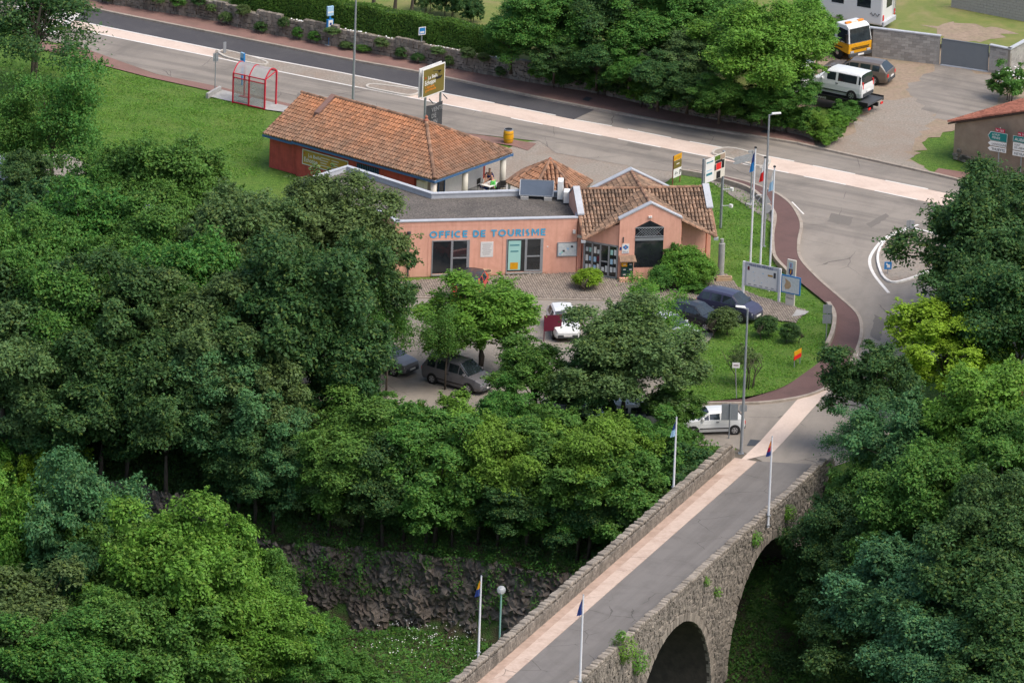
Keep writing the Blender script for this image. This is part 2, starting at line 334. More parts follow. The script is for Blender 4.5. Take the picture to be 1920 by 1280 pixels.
# ================================================================ TERRAIN
RIM = PL([(-900, 560), (-300, 640), (0, 700), (400, 760), (620, 790), (800, 800), (1000, 830), (1200, 850), (1370, 850), (1560, 880), (1640, 960), (1760, 1040), (1920, 1100), (2300, 1180)])
RIMX = np.array([p[0] for p in RIM]); RIMY = np.array([p[1] for p in RIM])
def wav(x, y): return (np.sin(x*.7+1.3*np.sin(y*.31))+np.sin(y*.9+1.1*np.sin(x*.43))+.6*np.sin(x*1.9+y*1.3))/2.6
def HT(x, y):
    x = np.asarray(x, float); y = np.asarray(y, float)
    d = (np.interp(x, RIMX, RIMY)-y)*.88
    k = np.clip(d/7, 0, 1); left = -5*k**1.2-4.4*np.clip((d-7)/.9, 0, 1)-.11*np.clip(d-7.9, 0, 60)
    right = -np.minimum(.8*np.clip(d, 0, 99), 10.5)-.03*np.clip(d-12, 0, 60)
    wr = np.clip((x-9)/6, 0, 1); h = left*(1-wr)+right*wr
    return h-.03+wav(x, y)*.35*np.clip(d/3, 0, 1)
def ht(x, y): return float(HT(x, y))
xs = np.concatenate([np.linspace(-1600, -62, 14), np.arange(-60, 60.1, .8), np.linspace(62, 1600, 14)])
ys = np.concatenate([np.linspace(-470, -76, 8), np.arange(-74, 3, .6), np.arange(3, 90, 2.5), np.linspace(92, 2500, 16)])
X, Y = np.meshgrid(xs, ys); Z = HT(X, Y); nx, ny = len(xs), len(ys)
idx = np.arange(nx*ny).reshape(ny, nx)
fc = np.stack([idx[:-1, :-1], idx[:-1, 1:], idx[1:, 1:], idx[1:, :-1]], -1).reshape(-1, 4)
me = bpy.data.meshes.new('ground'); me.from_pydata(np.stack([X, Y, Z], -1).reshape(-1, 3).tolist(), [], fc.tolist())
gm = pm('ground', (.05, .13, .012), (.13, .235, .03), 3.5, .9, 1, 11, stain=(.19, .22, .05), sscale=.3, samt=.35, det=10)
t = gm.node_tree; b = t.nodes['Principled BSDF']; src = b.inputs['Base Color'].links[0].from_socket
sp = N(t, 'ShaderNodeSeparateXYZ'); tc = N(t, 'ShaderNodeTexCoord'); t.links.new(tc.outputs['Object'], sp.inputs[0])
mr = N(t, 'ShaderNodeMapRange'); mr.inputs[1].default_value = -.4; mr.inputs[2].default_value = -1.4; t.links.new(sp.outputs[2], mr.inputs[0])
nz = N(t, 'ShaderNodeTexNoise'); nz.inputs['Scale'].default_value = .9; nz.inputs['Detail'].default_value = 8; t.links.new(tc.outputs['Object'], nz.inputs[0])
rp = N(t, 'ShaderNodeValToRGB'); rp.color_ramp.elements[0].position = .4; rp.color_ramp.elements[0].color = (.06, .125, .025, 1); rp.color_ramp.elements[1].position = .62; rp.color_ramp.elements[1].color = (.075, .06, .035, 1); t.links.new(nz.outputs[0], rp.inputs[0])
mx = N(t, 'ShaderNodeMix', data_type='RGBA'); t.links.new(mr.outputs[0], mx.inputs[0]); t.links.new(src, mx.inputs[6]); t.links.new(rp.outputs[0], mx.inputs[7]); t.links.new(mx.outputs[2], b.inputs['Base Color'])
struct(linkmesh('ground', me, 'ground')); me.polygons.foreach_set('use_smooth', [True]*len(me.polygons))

# ================================================================ ROADS
KTOP = [(-120, -45), (187, 20), (397, 62), (640, 110), (803, 140), (1000, 182), (1116, 205), (1285, 236), (1480, 267), (1519, 275), (1739, 324), (1850, 350), (2150, 415)]
WALLP = [(-120, -58), (177, 5), (400, 42), (480, 62), (792, 121), (1000, 159), (1117, 178), (1285, 217), (1480, 252), (1527, 266)]
ktop = cr(PL(KTOP), 5)
low = PL([(-120, 20), (60, 72), (157, 91), (293, 139), (410, 164), (545, 196), (700, 226), (841, 246), (1009, 265), (1150, 292), (1277, 322), (1307, 324), (1450, 420), (1620, 470), (2150, 560)])
sheet('road', ktop+low[::-1], .010, 'asphalt')
OUT = [(1290, 322), (1307.6, 324), (1355.6, 334), (1407.7, 347), (1449.4, 363.5), (1478.6, 384), (1495, 409), (1499.5, 428), (1494.5, 457), (1498.6, 488), (1532.5, 526), (1571.6, 560), (1603, 589), (1612, 614), (1608, 646), (1590, 685), (1566, 716), (1519.5, 740), (1454, 753), (1389, 757), (1300, 756)]
INN = [(1276, 325), (1318, 332), (1353, 341), (1403, 357), (1428, 374), (1446, 394), (1456, 412), (1452, 440), (1452, 466), (1457, 490), (1480, 515), (1519, 547), (1545, 568), (1561, 584), (1568, 601), (1564, 633), (1553, 658), (1540, 678), (1506, 704), (1467, 729), (1400, 751)]
out_l, inn_l = cr(PL(OUT), 6), cr(PL(INN), 6)
sheet('branch_road', out_l[6:]+PL([(1300, 800), (1400, 850), (1440, 870), (1560, 875), (1640, 850), (1720, 740), (1800, 640), (1960, 560), (1960, 400), (1600, 340), (1400, 325)]), .006, 'asphalt_lot')
sheet('car_park', PL([(-200, 600), (-200, 290), (130, 290), (300, 380), (500, 455), (600, 558), (813, 558), (1002, 561), (1160, 563), (1268, 567), (1350, 610), (1330, 638), (1290, 670), (1268, 757), (1320, 758), (1440, 756), (1440, 840), (1395, 838), (1200, 832), (1000, 812), (800, 785), (600, 760), (300, 690)]), .002, 'asphalt_lot')
sheet('gravel_yard', rough(PL([(975, 268), (1009, 264), (1150, 292), (1277, 323), (1240, 345), (1100, 380), (900, 375), (870, 340), (940, 285)]), .15), .0, 'gravel')
sheet('asphalt_shoulder', PL([(1009, 262), (1150, 289), (1290, 318), (1280, 325), (1200, 315), (1041, 287)]), .014, 'asphalt_lot')
DT = [(60, -8), (187, 22), (397, 64), (640, 112), (803, 142), (1000, 184), (1116, 206)]
MT = [(60, 22), (163, 44), (423, 97), (640, 137), (794, 168), (927, 194), (1077, 225), (1177, 243), (1293, 266), (1420, 290), (1524, 311), (1603, 327), (1780, 364), (1950, 400)]
ML = [(60, 38), (163, 60), (397, 107), (534, 137), (670, 164), (903, 210), (1018, 234), (1128, 255), (1239, 277), (1393, 308), (1478, 325), (1585, 347), (1780, 388), (1950, 426)]
sheet('new_asphalt', PL(DT)+PL([(1073, 226), (927, 195), (794, 169), (640, 138), (423, 98), (163, 45), (60, 23)]), .014, 'asphalt_new')
mt, ml = cr(PL(MT), 6), cr(PL(ML), 6)
sheet('median_strip', mt+ml[::-1], .018, 'beige')
sheet('median_gravel', PL([(405, 93), (640, 137), (788, 167), (800, 177), (780, 180), (670, 164), (534, 137), (400, 106)]), .022, 'gravel')
mk = MB()
def dash(a, b, wd=.14, z=.026):
    A, B2 = Vector((*P(*a), 0)), Vector((*P(*b), 0)); d = (B2-A).normalized(); n = Vector((-d.y, d.x, 0))*wd/2
    mk.add([(*(A-n).xy, z), (*(B2-n).xy, z), (*(B2+n).xy, z), (*(A+n).xy, z)], [(0, 1, 2, 3)])
for a, b in zip(MT[1:5], MT[2:6]): dash(a, b, .16)
for a, b in zip(ML[1:4], ML[2:5]): dash(a, b, .16)
for a, b in [((670, 164), (903, 210)), ((958, 222), (1018, 234)), ((1050, 240), (1128, 255)), ((1159, 261), (1239, 277)), ((1280, 285), (1326, 294)), ((1393, 308), (1479, 325)), ((1507, 331), (1586, 347)), ((1640, 358), (1720, 375)),
             ((955, 200), (1042, 217)), ((1077, 225), (1147, 237)), ((1177, 243), (1258, 259)), ((1293, 266), (1375, 281)), ((1420, 290), (1489, 303)), ((1524, 311), (1603, 327)), ((1660, 339), (1740, 355))]: dash(a, b)
for i in range(7): dash((2+i*16, 44+i*3.6), (52+i*16, 4+i*3.6), .5)       # zebra crossing
wl = cr(PL([(1720, 421), (1694.6, 429), (1657, 446), (1634.6, 471), (1627.5, 491.5), (1636.6, 516), (1663.5, 549.5)]), 8); strip(mk, wl, offset(wl, .2), .022)
dash((1485, 379), (1507, 402), .1, .02); dash((1613, 642), (1606, 668), .1, .02)
struct(mk.obj('road_markings', 'white_paint', fix=False))
def island(name, pts, z=.13):
    p = cr(PL(pts+pts[:1]), 4); o = MB(); kerbline(o, p, .16, .012, z); struct(o.obj(name+'_kerb', 'white_paint' if name[0] == 's' else 'kerb_pale')); sheet(name, p, z-.03, 'gravel')
island('traffic_island', [(412, 101), (425, 98), (494, 117), (488, 123), (430, 110)])
island('traffic_island', [(690, 166), (700, 161), (770, 170), (784, 174), (775, 179), (755, 179)])
island('traffic_island', [(1338, 290), (1345, 283), (1375, 281), (1432, 297), (1441, 306), (1432, 313), (1410, 310)])
island('splitter_island', [(1712, 430), (1688, 436), (1661, 450), (1646, 471), (1644, 495), (1658, 525), (1690, 530), (1760, 500), (1770, 450)])
# pavements (raised 0.12) and kerbs
pv = MB(); wl = cr(PL(WALLP), 6); kt = cr(PL(KTOP[:9]+[(1527, 277)]), 6); strip(pv, wl, kt, .13); struct(pv.obj('pavement_far', 'red_pave'))
kb = MB(); kerbline(kb, cr(PL(KTOP), 6), -.22, .0, .145); struct(kb.obj('kerb_far', 'kerb'))
pv = MB(); strip(pv, inn_l, out_l, .12); struct(pv.obj('footpath', 'path_red'))
kb = MB(); kerbline(kb, out_l, .2, .0, .14); struct(kb.obj('kerb_near', 'kerb'))
kb = MB(); kerbline(kb, cr(PL(INN[:11]), 6), -.22, -.02, .32); kerbline(kb, cr(PL([(1556, 578), (1565, 592), (1568, 608), (1564, 633), (1554, 656)]), 6), -.25, -.02, .45); struct(kb.obj('kerb_garden', 'kerb'))
sheet('pavement_near', PL([(40, 66), (97, 84), (157, 91), (293, 140), (410, 163), (545, 196), (560, 212), (470, 200), (400, 172), (280, 146), (150, 112), (60, 88)]), .03, 'red_pave')
sheet('pavement_near_entry', PL([(830, 243), (841, 246), (960, 262), (1006, 270), (990, 283), (960, 274), (880, 262), (830, 254)]), .03, 'red_pave')
sheet('pavement_house', PL([(1750, 325), (1850, 345), (1920, 362), (1920, 345), (1850, 330), (1760, 316)]), .03, 'red_pave')
sheet('shelter_pad', PL([(395, 183), (414, 169), (545, 202), (545, 213), (500, 207)]), .05, 'concrete')
o = MB(); o.bar((*P(388, 185), .15), (*P(413, 171), .15), .18, .4); struct(o.obj('shelter_kerb', 'concrete'))
# gravel lot on the far right, driveway
sheet('gravel_lot', rough(PL([(1500, 275), (1590, 240), (1600, 200), (1480, 200), (1480, 60), (1760, 60), (1960, 130), (1960, 200), (1800, 240), (1740, 265), (1700, 300), (1745, 325), (1640, 300)]), .5), .004, 'dirt')
sheet('gravel_drive', rough(PL([(1527, 275), (1590, 255), (1612, 225), (1640, 190), (1720, 180), (1760, 200), (1745, 235), (1718, 260), (1700, 300), (1745, 325), (1640, 302)]), .45), .008, 'gravel')
sheet('asphalt_drive', rough(PL([(1759, 122), (1855, 140), (1880, 190), (1800, 238), (1755, 222), (1697, 168)]), .35), .012, 'asphalt_new' if 0 else 'asphalt')
# gravel garden behind the far wall
g = MB(); wb = [p for p in offset(wl, .25) if p[0] < 18.2]; n = len(wb)
vs = [(p[0], p[1], 1.22) for p in wb]+[(p[0]+.5, p[1]+26, 2.2) for p in wb]+[(p[0]+6, p[1]+320, 9) for p in wb]
g.add(vs, [(i, i+1, n+i+1, n+i) for i in range(n-1)]+[(n+i, n+i+1, 2*n+i+1, 2*n+i) for i in range(n-1)])
struct(g.obj('upper_garden', 'dry_grass', smooth=True))
yard = PL([(1632, 68), (1762, 92), (1858, 110), (1960, 80), (2100, -60), (1900, -150), (1640, -120)]); sheet('yard_lawn', yard, .35, 'dry_grass')
sheet('yard_dirt', rough(PL([(1735, 50), (1800, 40), (1900, 60), (1850, 78), (1770, 75)], .36), .5), .36, 'dirt')
# ---- pavers in front of the tourist office
TERR = PL([(735, 532), (800, 525), (1081, 512), (1174, 530), (1289, 527), (1340, 505), (1362, 515), (1385, 540), (1420, 556), (1470, 570), (1512, 583), (1492, 606), (1440, 600), (1395, 590), (1350, 572), (1268, 566), (1160, 562.5), (1002, 560), (813, 557.5), (720, 556)])
sheet('paved_terrace', TERR, .05, 'joint')
ter = bpy.data.objects['paved_terrace']
def inside(p, poly):
    c = False; j = len(poly)-1
    for i in range(len(poly)):
        (xi, yi), (xj, yj) = poly[i], poly[j]
        if (yi > p[1]) != (yj > p[1]) and p[0] < (xj-xi)*(p[1]-yi)/(yj-yi)+xi: c = not c
        j = i
    return c
pa = MB(); a0 = R_(11); cu, su = math.cos(a0), math.sin(a0)
for i in range(-70, 160):
    for j in range(-60, 45):
        u, v = i*.15, j*.24+(i % 2)*.12; x, y = u*cu-v*su, 13+u*su+v*cu
        if inside((x, y), TERR):
            z = .075+random.uniform(-.006, .006); q = [(x+a*cu-bb*su, y+a*su+bb*cu) for a, bb in ((-.062, -.108), (.062, -.108), (.062, .108), (-.062, .108))]
            pa.add([(*p, .05) for p in q]+[(*p, z) for p in q], [(4, 5, 6, 7), (0, 1, 5, 4), (1, 2, 6, 5), (2, 3, 7, 6), (3, 0, 4, 7)])
po = pa.obj('paver', 'paver', ter, fix=False); po['kind'] = 'stuff'
kb = MB(); kerbline(kb, cr(PL([(1395, 592), (1350, 573), (1268, 567), (1160, 563.5), (1002, 561), (813, 558.5), (720, 557)]), 4), .14, 0, .09); struct(kb.obj('kerb_terrace', 'kerb'))
sheet('manhole_slab', PL([(1484, 596), (1494, 582), (1517, 586), (1509, 592)]), .086, 'concrete')
for q in ([(1330, 790-7), (1350, 784)],): pass
for pts_ in ([(1560, 400), (1600, 408), (1592, 424), (1552, 415)], [(1625, 420), (1660, 400), (1668, 406), (1634, 428)], [(1180, 268), (1225, 277), (1218, 283), (1172, 273)], [(560, 175), (640, 192), (632, 200), (552, 182)], [(1560, 600), (1580, 640), (1570, 660), (1548, 612)][:0] or [(1640, 590), (1660, 600), (1650, 640), (1632, 630)], [(900, 592), (960, 590), (965, 606), (903, 608)]):
    sheet('asphalt_patch', rough(PL(pts_), .06, .4), .0145, 'asphalt_patch')
sheet('drain_cover', PL([(1475, 788), (1482, 779), (1506, 781), (1500, 790)]), .03, 'asphalt_new')
sheet('drain_grate', PL([(1400, 836), (1407, 824), (1428, 826), (1420, 836)]), .03, 'dark_grey')
sheet('drain_grate', PL([(1091, 191), (1099, 185), (1111, 188), (1103, 194)]), .14, 'dark_grey')
sheet('drain_grate', PL([(1425, 252), (1432, 247), (1446, 250), (1438, 254)]), .14, 'dark_grey')

# ================================================================ BRIDGE
BO = Vector((7.65, -33.22, 0)); BD = Vector((.3592, .9333, 0)).normalized(); BN = Vector((BD.y, -BD.x, 0))
MBR = Matrix((( BD.x, BN.x, 0, BO.x), (BD.y, BN.y, 0, BO.y), (0, 0, 1, 0), (0, 0, 0, 1)))     # local (u along, v to the right, z)
U0, U1, WB, TH = -60.0, 15.4, 5.4, .46
ARCH = [(-9.5, 6.3), (5.7, 6.3)]; ZS = -7.25; ZB = -15.0; VO = WB+TH
bridge = thing('stone_bridge', 'old two-arched stone bridge with rough stone parapets and asphalt deck', 'bridge', (*BO.xy, 0))
def wtop(u): return 0.0
def elev(z_top):
    pts = [(U1+3, z_top), (U0, z_top), (U0, ZB)]
    for uc, r in ARCH:
        pts += [(uc-r, ZB)]+[(uc+r*math.cos(a), ZS+r*math.sin(a)) for a in np.linspace(math.pi, 0, 25)]+[(uc+r, ZB)]
    return pts+[(U1+3, ZB)]
el = elev(-.02); n = len(el); bb = MB(MBR)
bb.add([(u, -TH+.06, z) for u, z in el]+[(u, VO-.06, z) for u, z in el], [tuple(range(n)), tuple(range(2*n-1, n-1, -1))]+[(i, (i+1) % n, n+(i+1) % n, n+i) for i in range(n)])
bb.obj('core', 'stone_bed', bridge, world=True)
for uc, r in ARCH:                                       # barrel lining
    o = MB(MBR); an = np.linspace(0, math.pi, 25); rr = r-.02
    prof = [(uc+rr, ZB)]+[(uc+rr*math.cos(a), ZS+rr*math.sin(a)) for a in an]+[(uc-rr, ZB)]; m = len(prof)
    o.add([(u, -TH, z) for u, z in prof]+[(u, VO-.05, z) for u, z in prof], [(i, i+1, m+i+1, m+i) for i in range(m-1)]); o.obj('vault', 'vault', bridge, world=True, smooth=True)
dk = MB(MBR)
dk.add([(U0, 1.45, .03), (U1+.2, 1.45, .03), (U1+1.6, WB+.3, .03), (U0, WB, .03)], [(0, 1, 2, 3)]); dk.obj('deck', 'asphalt_bridge', bridge, world=True)
sw = MB(MBR); sw.box(U0, U1+.1, .0, 1.46, .0, .06); sw.obj('footway', 'beige_bridge', bridge, world=True)
sw = MB(MBR); sw.box(U0, U1-3, .0, .62, .06, .068); sw.obj('footway_gutter', 'beige_gutter', bridge, world=True)
sheet('beige_crossing', PL([(1494.6, 750), (1557, 729.5), (1519, 772), (1468.5, 829), (1448, 850), (1385, 866), (1427, 826)]), .034, 'beige')
def rb(mb, u0, u1, v0, v1, z0, z1, j=.022):               # a rough squared stone in the bridge frame
    q = lambda a: a+random.uniform(-j, j)
    mb.add([(q(u0), v0, q(z0)), (q(u1), v0, q(z0)), (q(u1), q(v1), q(z0)), (q(u0), q(v1), q(z0)), (q(u0), v0, q(z1)), (q(u1), v0, q(z1)), (q(u1), q(v1), q(z1)), (q(u0), q(v1), q(z1))],
           [(3, 2, 1, 0), (4, 5, 6, 7), (0, 1, 5, 4), (1, 2, 6, 5), (2, 3, 7, 6), (3, 0, 4, 7)])
# parapets: body walls + coping stones one by one + faced stones
for v0, v1, nm in ((-TH, 0, 'parapet'), (WB, VO, 'parapet')):
    o = MB(MBR); o.box(U0, U1, v0+.07, v1-.07, -.1, .82); o.obj(nm, 'stone_bed', bridge, world=True)
    u = U1
    while u > -29:
        l = random.uniform(.24, .37); c = MB(MBR); z = .98+random.uniform(-.06, .07)
        rb(c, u-l+.02, u, v0+.0, v1+.0, .76, z, .02); c.obj('coping_stone', 'stone_obj', bridge, world=True, bevel=.07); u -= l
    o = MB(MBR); o.box(U0, -29, v0-.02, v1+.02, .76, .98); o.obj('coping', 'stone_obj', bridge, world=True)
def in_void(u, z):
    for uc, r in ARCH:
        rr = r+.5
        if abs(u-uc) < rr and (z < ZS or (u-uc)**2+(z-ZS)**2 < rr*rr): return True
    return False
faces = []
def courses(u0, u1, z0, z1, test, lo=.18, hi=.42, ch=(.13, .23)):
    z = z1
    while z > z0:
        h = random.uniform(*ch); u = u0-random.random()*.4
        while u < u1:
            l = random.uniform(lo, hi)
            if test(u+l/2, z-h/2): faces.append((u+.015, u+l-.015, z-h+.012, z-.012))
            u += l
        z -= h
courses(-36, U1+1, -13.5, .76, lambda u, z: not in_void(u, z))
def score(f):
    u, z = (f[0]+f[1])/2, (f[2]+f[3])/2; p = MBR @ Vector((u, VO, z)); q = CR.transposed() @ (p-CAM); px, py = 960-F_PX*q.x/q.z, 640+F_PX*q.y/q.z
    return (f[1]-f[0])*(f[3]-f[2]) if 0 < px < 1920 and 0 < py < 1270 and z > -6 else 0
faces.sort(key=score, reverse=True)
for f in faces[:280]:
    c = MB(MBR); rb(c, f[0], f[1], VO-.12, VO+random.uniform(-.01, .07), f[2], f[3]); c.obj('stone', 'stone_obj', bridge, world=True)
c = MB(MBR)
for f in faces[280:]: rb(c, f[0], f[1], VO-.12, VO+random.uniform(-.02, .06), f[2], f[3])
o = c.obj('facing_stone', 'stone', bridge, world=True); o['kind'] = 'stuff'
faces = []; courses(-34, U1, .05, .76, lambda u, z: True, .13, .3, (.15, .26))
c = MB(MBR)
for f in faces: rb(c, f[0], f[1], .1, -.07+random.uniform(0, .1), f[2], f[3])
o = c.obj('parapet_stone', 'stone', bridge, world=True); o['kind'] = 'stuff'
for uc, r in ARCH:
    k = 46
    for i in range(k):
        a0, a1 = math.pi*(i+.06)/k, math.pi*(i+.94)/k; r1 = r+random.uniform(.42, .52); c = MB(MBR); y1 = VO+random.uniform(.02, .07)
        q = [(r-.03, a0), (r-.03, a1), (r1, a1), (r1, a0)]
        c.add([(uc+rr*math.cos(a), VO-.2, ZS+rr*math.sin(a)) for rr, a in q]+[(uc+rr*math.cos(a), y1, ZS+rr*math.sin(a)) for rr, a in q], [(0, 1, 2, 3), (7, 6, 5, 4), (0, 4, 5, 1), (1, 5, 6, 2), (2, 6, 7, 3), (3, 7, 4, 0)])
        c.obj('voussoir', 'stone_obj', bridge, world=True)

# ================================================================ CLIFFS
def cliff(name, x0, x1, dd, z0, z1, seed, step=.15):
    r2 = np.random.default_rng(seed); us = np.arange(x0, x1, step); zs = np.arange(z0, z1, step); ph = r2.uniform(0, 6, 12)
    U, Zz = np.meshgrid(us, zs); Yy = np.interp(U, RIMX, RIMY)-dd/.88
    nz_ = .75*sum(np.sin(U*f1+ph[k]+1.5*np.sin(Zz*f2+ph[k+1]))*am for k, (f1, f2, am) in enumerate([(.8, .5, .35), (2.1, .7, .2), (4.7, 1.9, .12), (9.3, 3.1, .07), (1.3, 2.6, .16)]))
    Yy = Yy-nz_-.1*np.sin(U*17+3*np.sin(Zz*5+ph[7]))-.09*r2.normal(size=U.shape)-.25*np.abs(np.sin(U*1.1+ph[3]))**3-.3*(z1-Zz)/(z1-z0); U = U+.06*r2.normal(size=U.shape); Zz = Zz+.05*r2.normal(size=U.shape)
    nn, mm = U.shape; id_ = np.arange(nn*mm).reshape(nn, mm)
    f = np.stack([id_[:-1, :-1], id_[:-1, 1:], id_[1:, 1:], id_[1:, :-1]], -1).reshape(-1, 4)
    me = bpy.data.meshes.new(name); me.from_pydata(np.stack([U, Yy, Zz], -1).reshape(-1, 3).tolist(), [], f.tolist()); struct(linkmesh(name, me, 'rock'))
cliff('rock_cliff', -16, 8.5, 7.7, -10.6, -4.5, 3)
cliff('rock_cliff', -34, -16, 6.6, -10.6, -2.8, 5)
cliff('rock_outcrop', 14, 26, 15.5, -13, -9.3, 8)

# ================================================================ STONE RETAINING WALL BY THE FAR ROAD
wallst = thing('stone_wall', 'long rubble stone retaining wall below the clipped hedge beside the far road', 'wall', (*wl[0], 0))
o = MB(); strip(o, offset(wl, .12), offset(wl, .12), .0, 1.2); strip(o, offset(wl, .12), offset(wl, .6), 1.2); o.obj('wall_core', 'stone_bed', wallst, world=True)
c = MB(); acc = 0
for (ax, ay), (bx, by) in zip(wl[:-1], wl[1:]):
    L = math.hypot(bx-ax, by-ay); dx, dy = (bx-ax)/L, (by-ay)/L; far = ax > 2
    hgt = 1.35 if not far else .75+.2*math.sin(ax*1.3)
    z = .1
    while z < hgt:
        h = random.uniform(.16, .3); u = -random.random()*.2
        while u < L:
            l = random.uniform(.2, .5)
            p = [(ax+dx*(u+a)-dy*bq, ay+dy*(u+a)+dx*bq) for a, bq in ((.01, -.05+random.uniform(-.05, .05)), (l-.01, -.05+random.uniform(-.05, .05)), (l-.02, .3), (.02, .3))]
            j = [random.uniform(-.03, .03) for _ in range(4)]
            c.add([(*q, z+.01+jj) for q, jj in zip(p, j)]+[(*q, z+h-.015+jj) for q, jj in zip(p, j[::-1])], [(3, 2, 1, 0), (4, 5, 6, 7), (0, 1, 5, 4), (1, 2, 6, 5), (2, 3, 7, 6), (3, 0, 4, 7)]); u += l
        z += h
o = c.obj('rubble', 'stone', wallst, world=True); o['kind'] = 'stuff'
# ================================================================ ROOF TILE HELPERS
def tiles(O, U, V, poly, mat, parent, pitch=.225, course=.34, name='roof_tile'):
    O, U, V = Vector(O), Vector(U).normalized(), Vector(V).normalized(); W = U.cross(V)
    if W.z < 0: W = -W
    us = [p[0] for p in poly]; vs_ = [p[1] for p in poly]; mb = MB(); an = [0, .85, 1.57, 2.29, 3.1416]
    u = min(us)+pitch/2
    while u < max(us):
        v = min(vs_)
        while v < max(vs_):
            if inside((u, v+course*.5), poly):
                j = random.uniform(-.015, .015); vs = []
                for vv, r, h in ((v-.04, pitch*.47, .055), (v+course, pitch*.4, .02)):
                    vs += [O+U*(u+j-r*math.cos(a))+V*vv+W*(h+r*1.15*math.sin(a)) for a in an]
                mb.add(vs, [(k, k+1, 6+k, 5+k) for k in range(4)]+[(0, 1, 2, 3, 4)])
            v += course
        u += pitch
    o = mb.obj(name, mat, parent, world=True, fix=False); o['kind'] = 'stuff'; return o
def ridge(p, q, parent, r=.13, L=.42, mat='ridge_tile'):
    p, q = Vector(p), Vector(q); d = (q-p); n = max(1, int(d.length/L)); d.normalize(); a = d.cross(Vector((0, 0, 1))).normalized(); b = a.cross(d)
    for i in range(n):
        mb = MB(); s = p+d*(q-p).length*i/n; e = p+d*((q-p).length*(i+1)/n+.05); vs = []
        for c, rr, h in ((s, r*.9, 0), (e, r*1.05, .02)): vs += [c+a*rr*math.cos(t)+b*(rr*math.sin(t)+h) for t in (0, .8, 1.57, 2.34, 3.1416)]
        mb.add(vs, [(k, k+1, 6+k, 5+k) for k in range(4)]+[(0, 1, 2, 3, 4), (9, 8, 7, 6, 5)]); mb.obj('ridge_tile', mat, parent, world=True, fix=False)

# ================================================================ SHOP WITH HIPPED TILE ROOF
F0 = Vector((-5.27, 24.51, 0)); e1 = Vector((-11.41, 8.8, 0)).normalized(); e2 = Vector((-e1.y*-1, e1.x*-1, 0))
ME = Matrix(((e1.x, e2.x, 0, F0.x), (e1.y, e2.y, 0, F0.y), (0, 0, 1, 0), (0, 0, 0, 1)))
def E(a, b, z): return ME @ Vector((a, b, z))
shop = thing('shop_building', 'red-walled shop with long hipped tile roof, blue eaves and open porch', 'building', (*F0.xy, 0))
HE, HR, LA, WA, ST = 2.42, 4.45, 14.3, 8.0, 11.8
def wall(a0, a1, b0, b1, z0, z1, mat, nm='wall'): MB(ME).box(a0, a1, b0, b1, z0, z1).obj(nm, mat, shop, world=True)
wall(2.0, ST-.1, .4, .65, 0, HE, 'red_wall'); wall(ST-.1, LA-.25, .55, .8, 0, HE-.12, 'red_wall'); wall(LA-.5, LA-.25, .8, 7.5, 0, HE-.1, 'red_wall'); wall(1.9, LA-.5, 7.4, 7.6, 0, HE, 'red_wall')
wall(1.9, 2.1, .65, 2.2, 0, HE, 'stone'); wall(1.9, 2.08, 2.2, 3.5, 0, HE, 'glass_dark', 'shop_door'); wall(1.9, 2.1, 3.5, 7.4, 0, HE, 'white')
for k in range(3): wall(1.86, 1.9, 2.2+k*.6, 2.26+k*.6, 0, 2.2, 'blue_fascia', 'door_frame')
g = MB(ME); g.add([(LA-.3, .6, HE-.1), (LA-.3, 7.4, HE-.1), (LA-.3, 4, HR-.35)], [(0, 1, 2)]); g.obj('gable', 'red_wall', shop, world=True)
def rp(a, b, z): return E(a, b, z)
def plane(pts, nm='roof_base'): MB().poly([E(*p) for p in pts]).obj(nm, 'roof_under', shop, world=True)
sl = (HR-HE)/4.0; slope = math.atan(sl); cs = math.cos(slope)
plane([(0, 0, HE), (ST, 0, HE), (ST, 4, HR), (4, 4, HR)]); plane([(0, 8, HE), (ST, 8, HE), (ST, 4, HR), (4, 4, HR)]); plane([(0, 0, HE), (0, 8, HE), (4, 4, HR)])
plane([(ST, .1, HE-.12), (LA, .1, HE-.12), (LA, 4, HR-.33), (ST, 4, HR-.33)]); plane([(ST, 7.9, HE-.12), (LA, 7.9, HE-.12), (LA, 4, HR-.33), (ST, 4, HR-.33)])
up = E(0, 4, HR)-E(0, 0, HE); lv = up.length
tiles(E(0, 0, HE), e1, up, [(0, 0), (ST, 0), (ST, lv), (4, lv)], 'tile', shop)
tiles(E(0, 8, HE), e1, E(0, 4, HR)-E(0, 8, HE), [(0, 0), (ST, 0), (ST, lv), (4, lv)], 'tile', shop)
uh = E(4, 4, HR)-E(0, 4, HE)
tiles(E(0, 0, HE), e2, uh, [(0, 0), (8, 0), (4, uh.length)], 'tile', shop)
tiles(E(ST, .1, HE-.12), e1, E(0, 4, HR-.33)-E(0, .1, HE-.12), [(0, 0), (LA-ST, 0), (LA-ST, lv-.1), (0, lv-.1)], 'tile', shop)
tiles(E(ST, 7.9, HE-.12), e1, E(0, 4, HR-.33)-E(0, 7.9, HE-.12), [(0, 0), (LA-ST, 0), (LA-ST, lv-.1), (0, lv-.1)], 'tile', shop)
ridge(E(4, 4, HR+.06), E(ST-.3, 4, HR+.06), shop); ridge(E(ST, 4, HR-.27), E(LA, 4, HR-.27), shop)
ridge(E(.05, .05, HE+.1), E(4, 4, HR+.08), shop); ridge(E(.05, 7.95, HE+.1), E(4, 4, HR+.08), shop)
o = MB(); p = E(4, 4, HR+.1); o.lathe([(.14, 0), (.16, .12), (.08, .2), (.11, .3), (.03, .42)], 10, p); o.obj('finial', 'tile_red', shop, world=True)
o = MB(ME); 
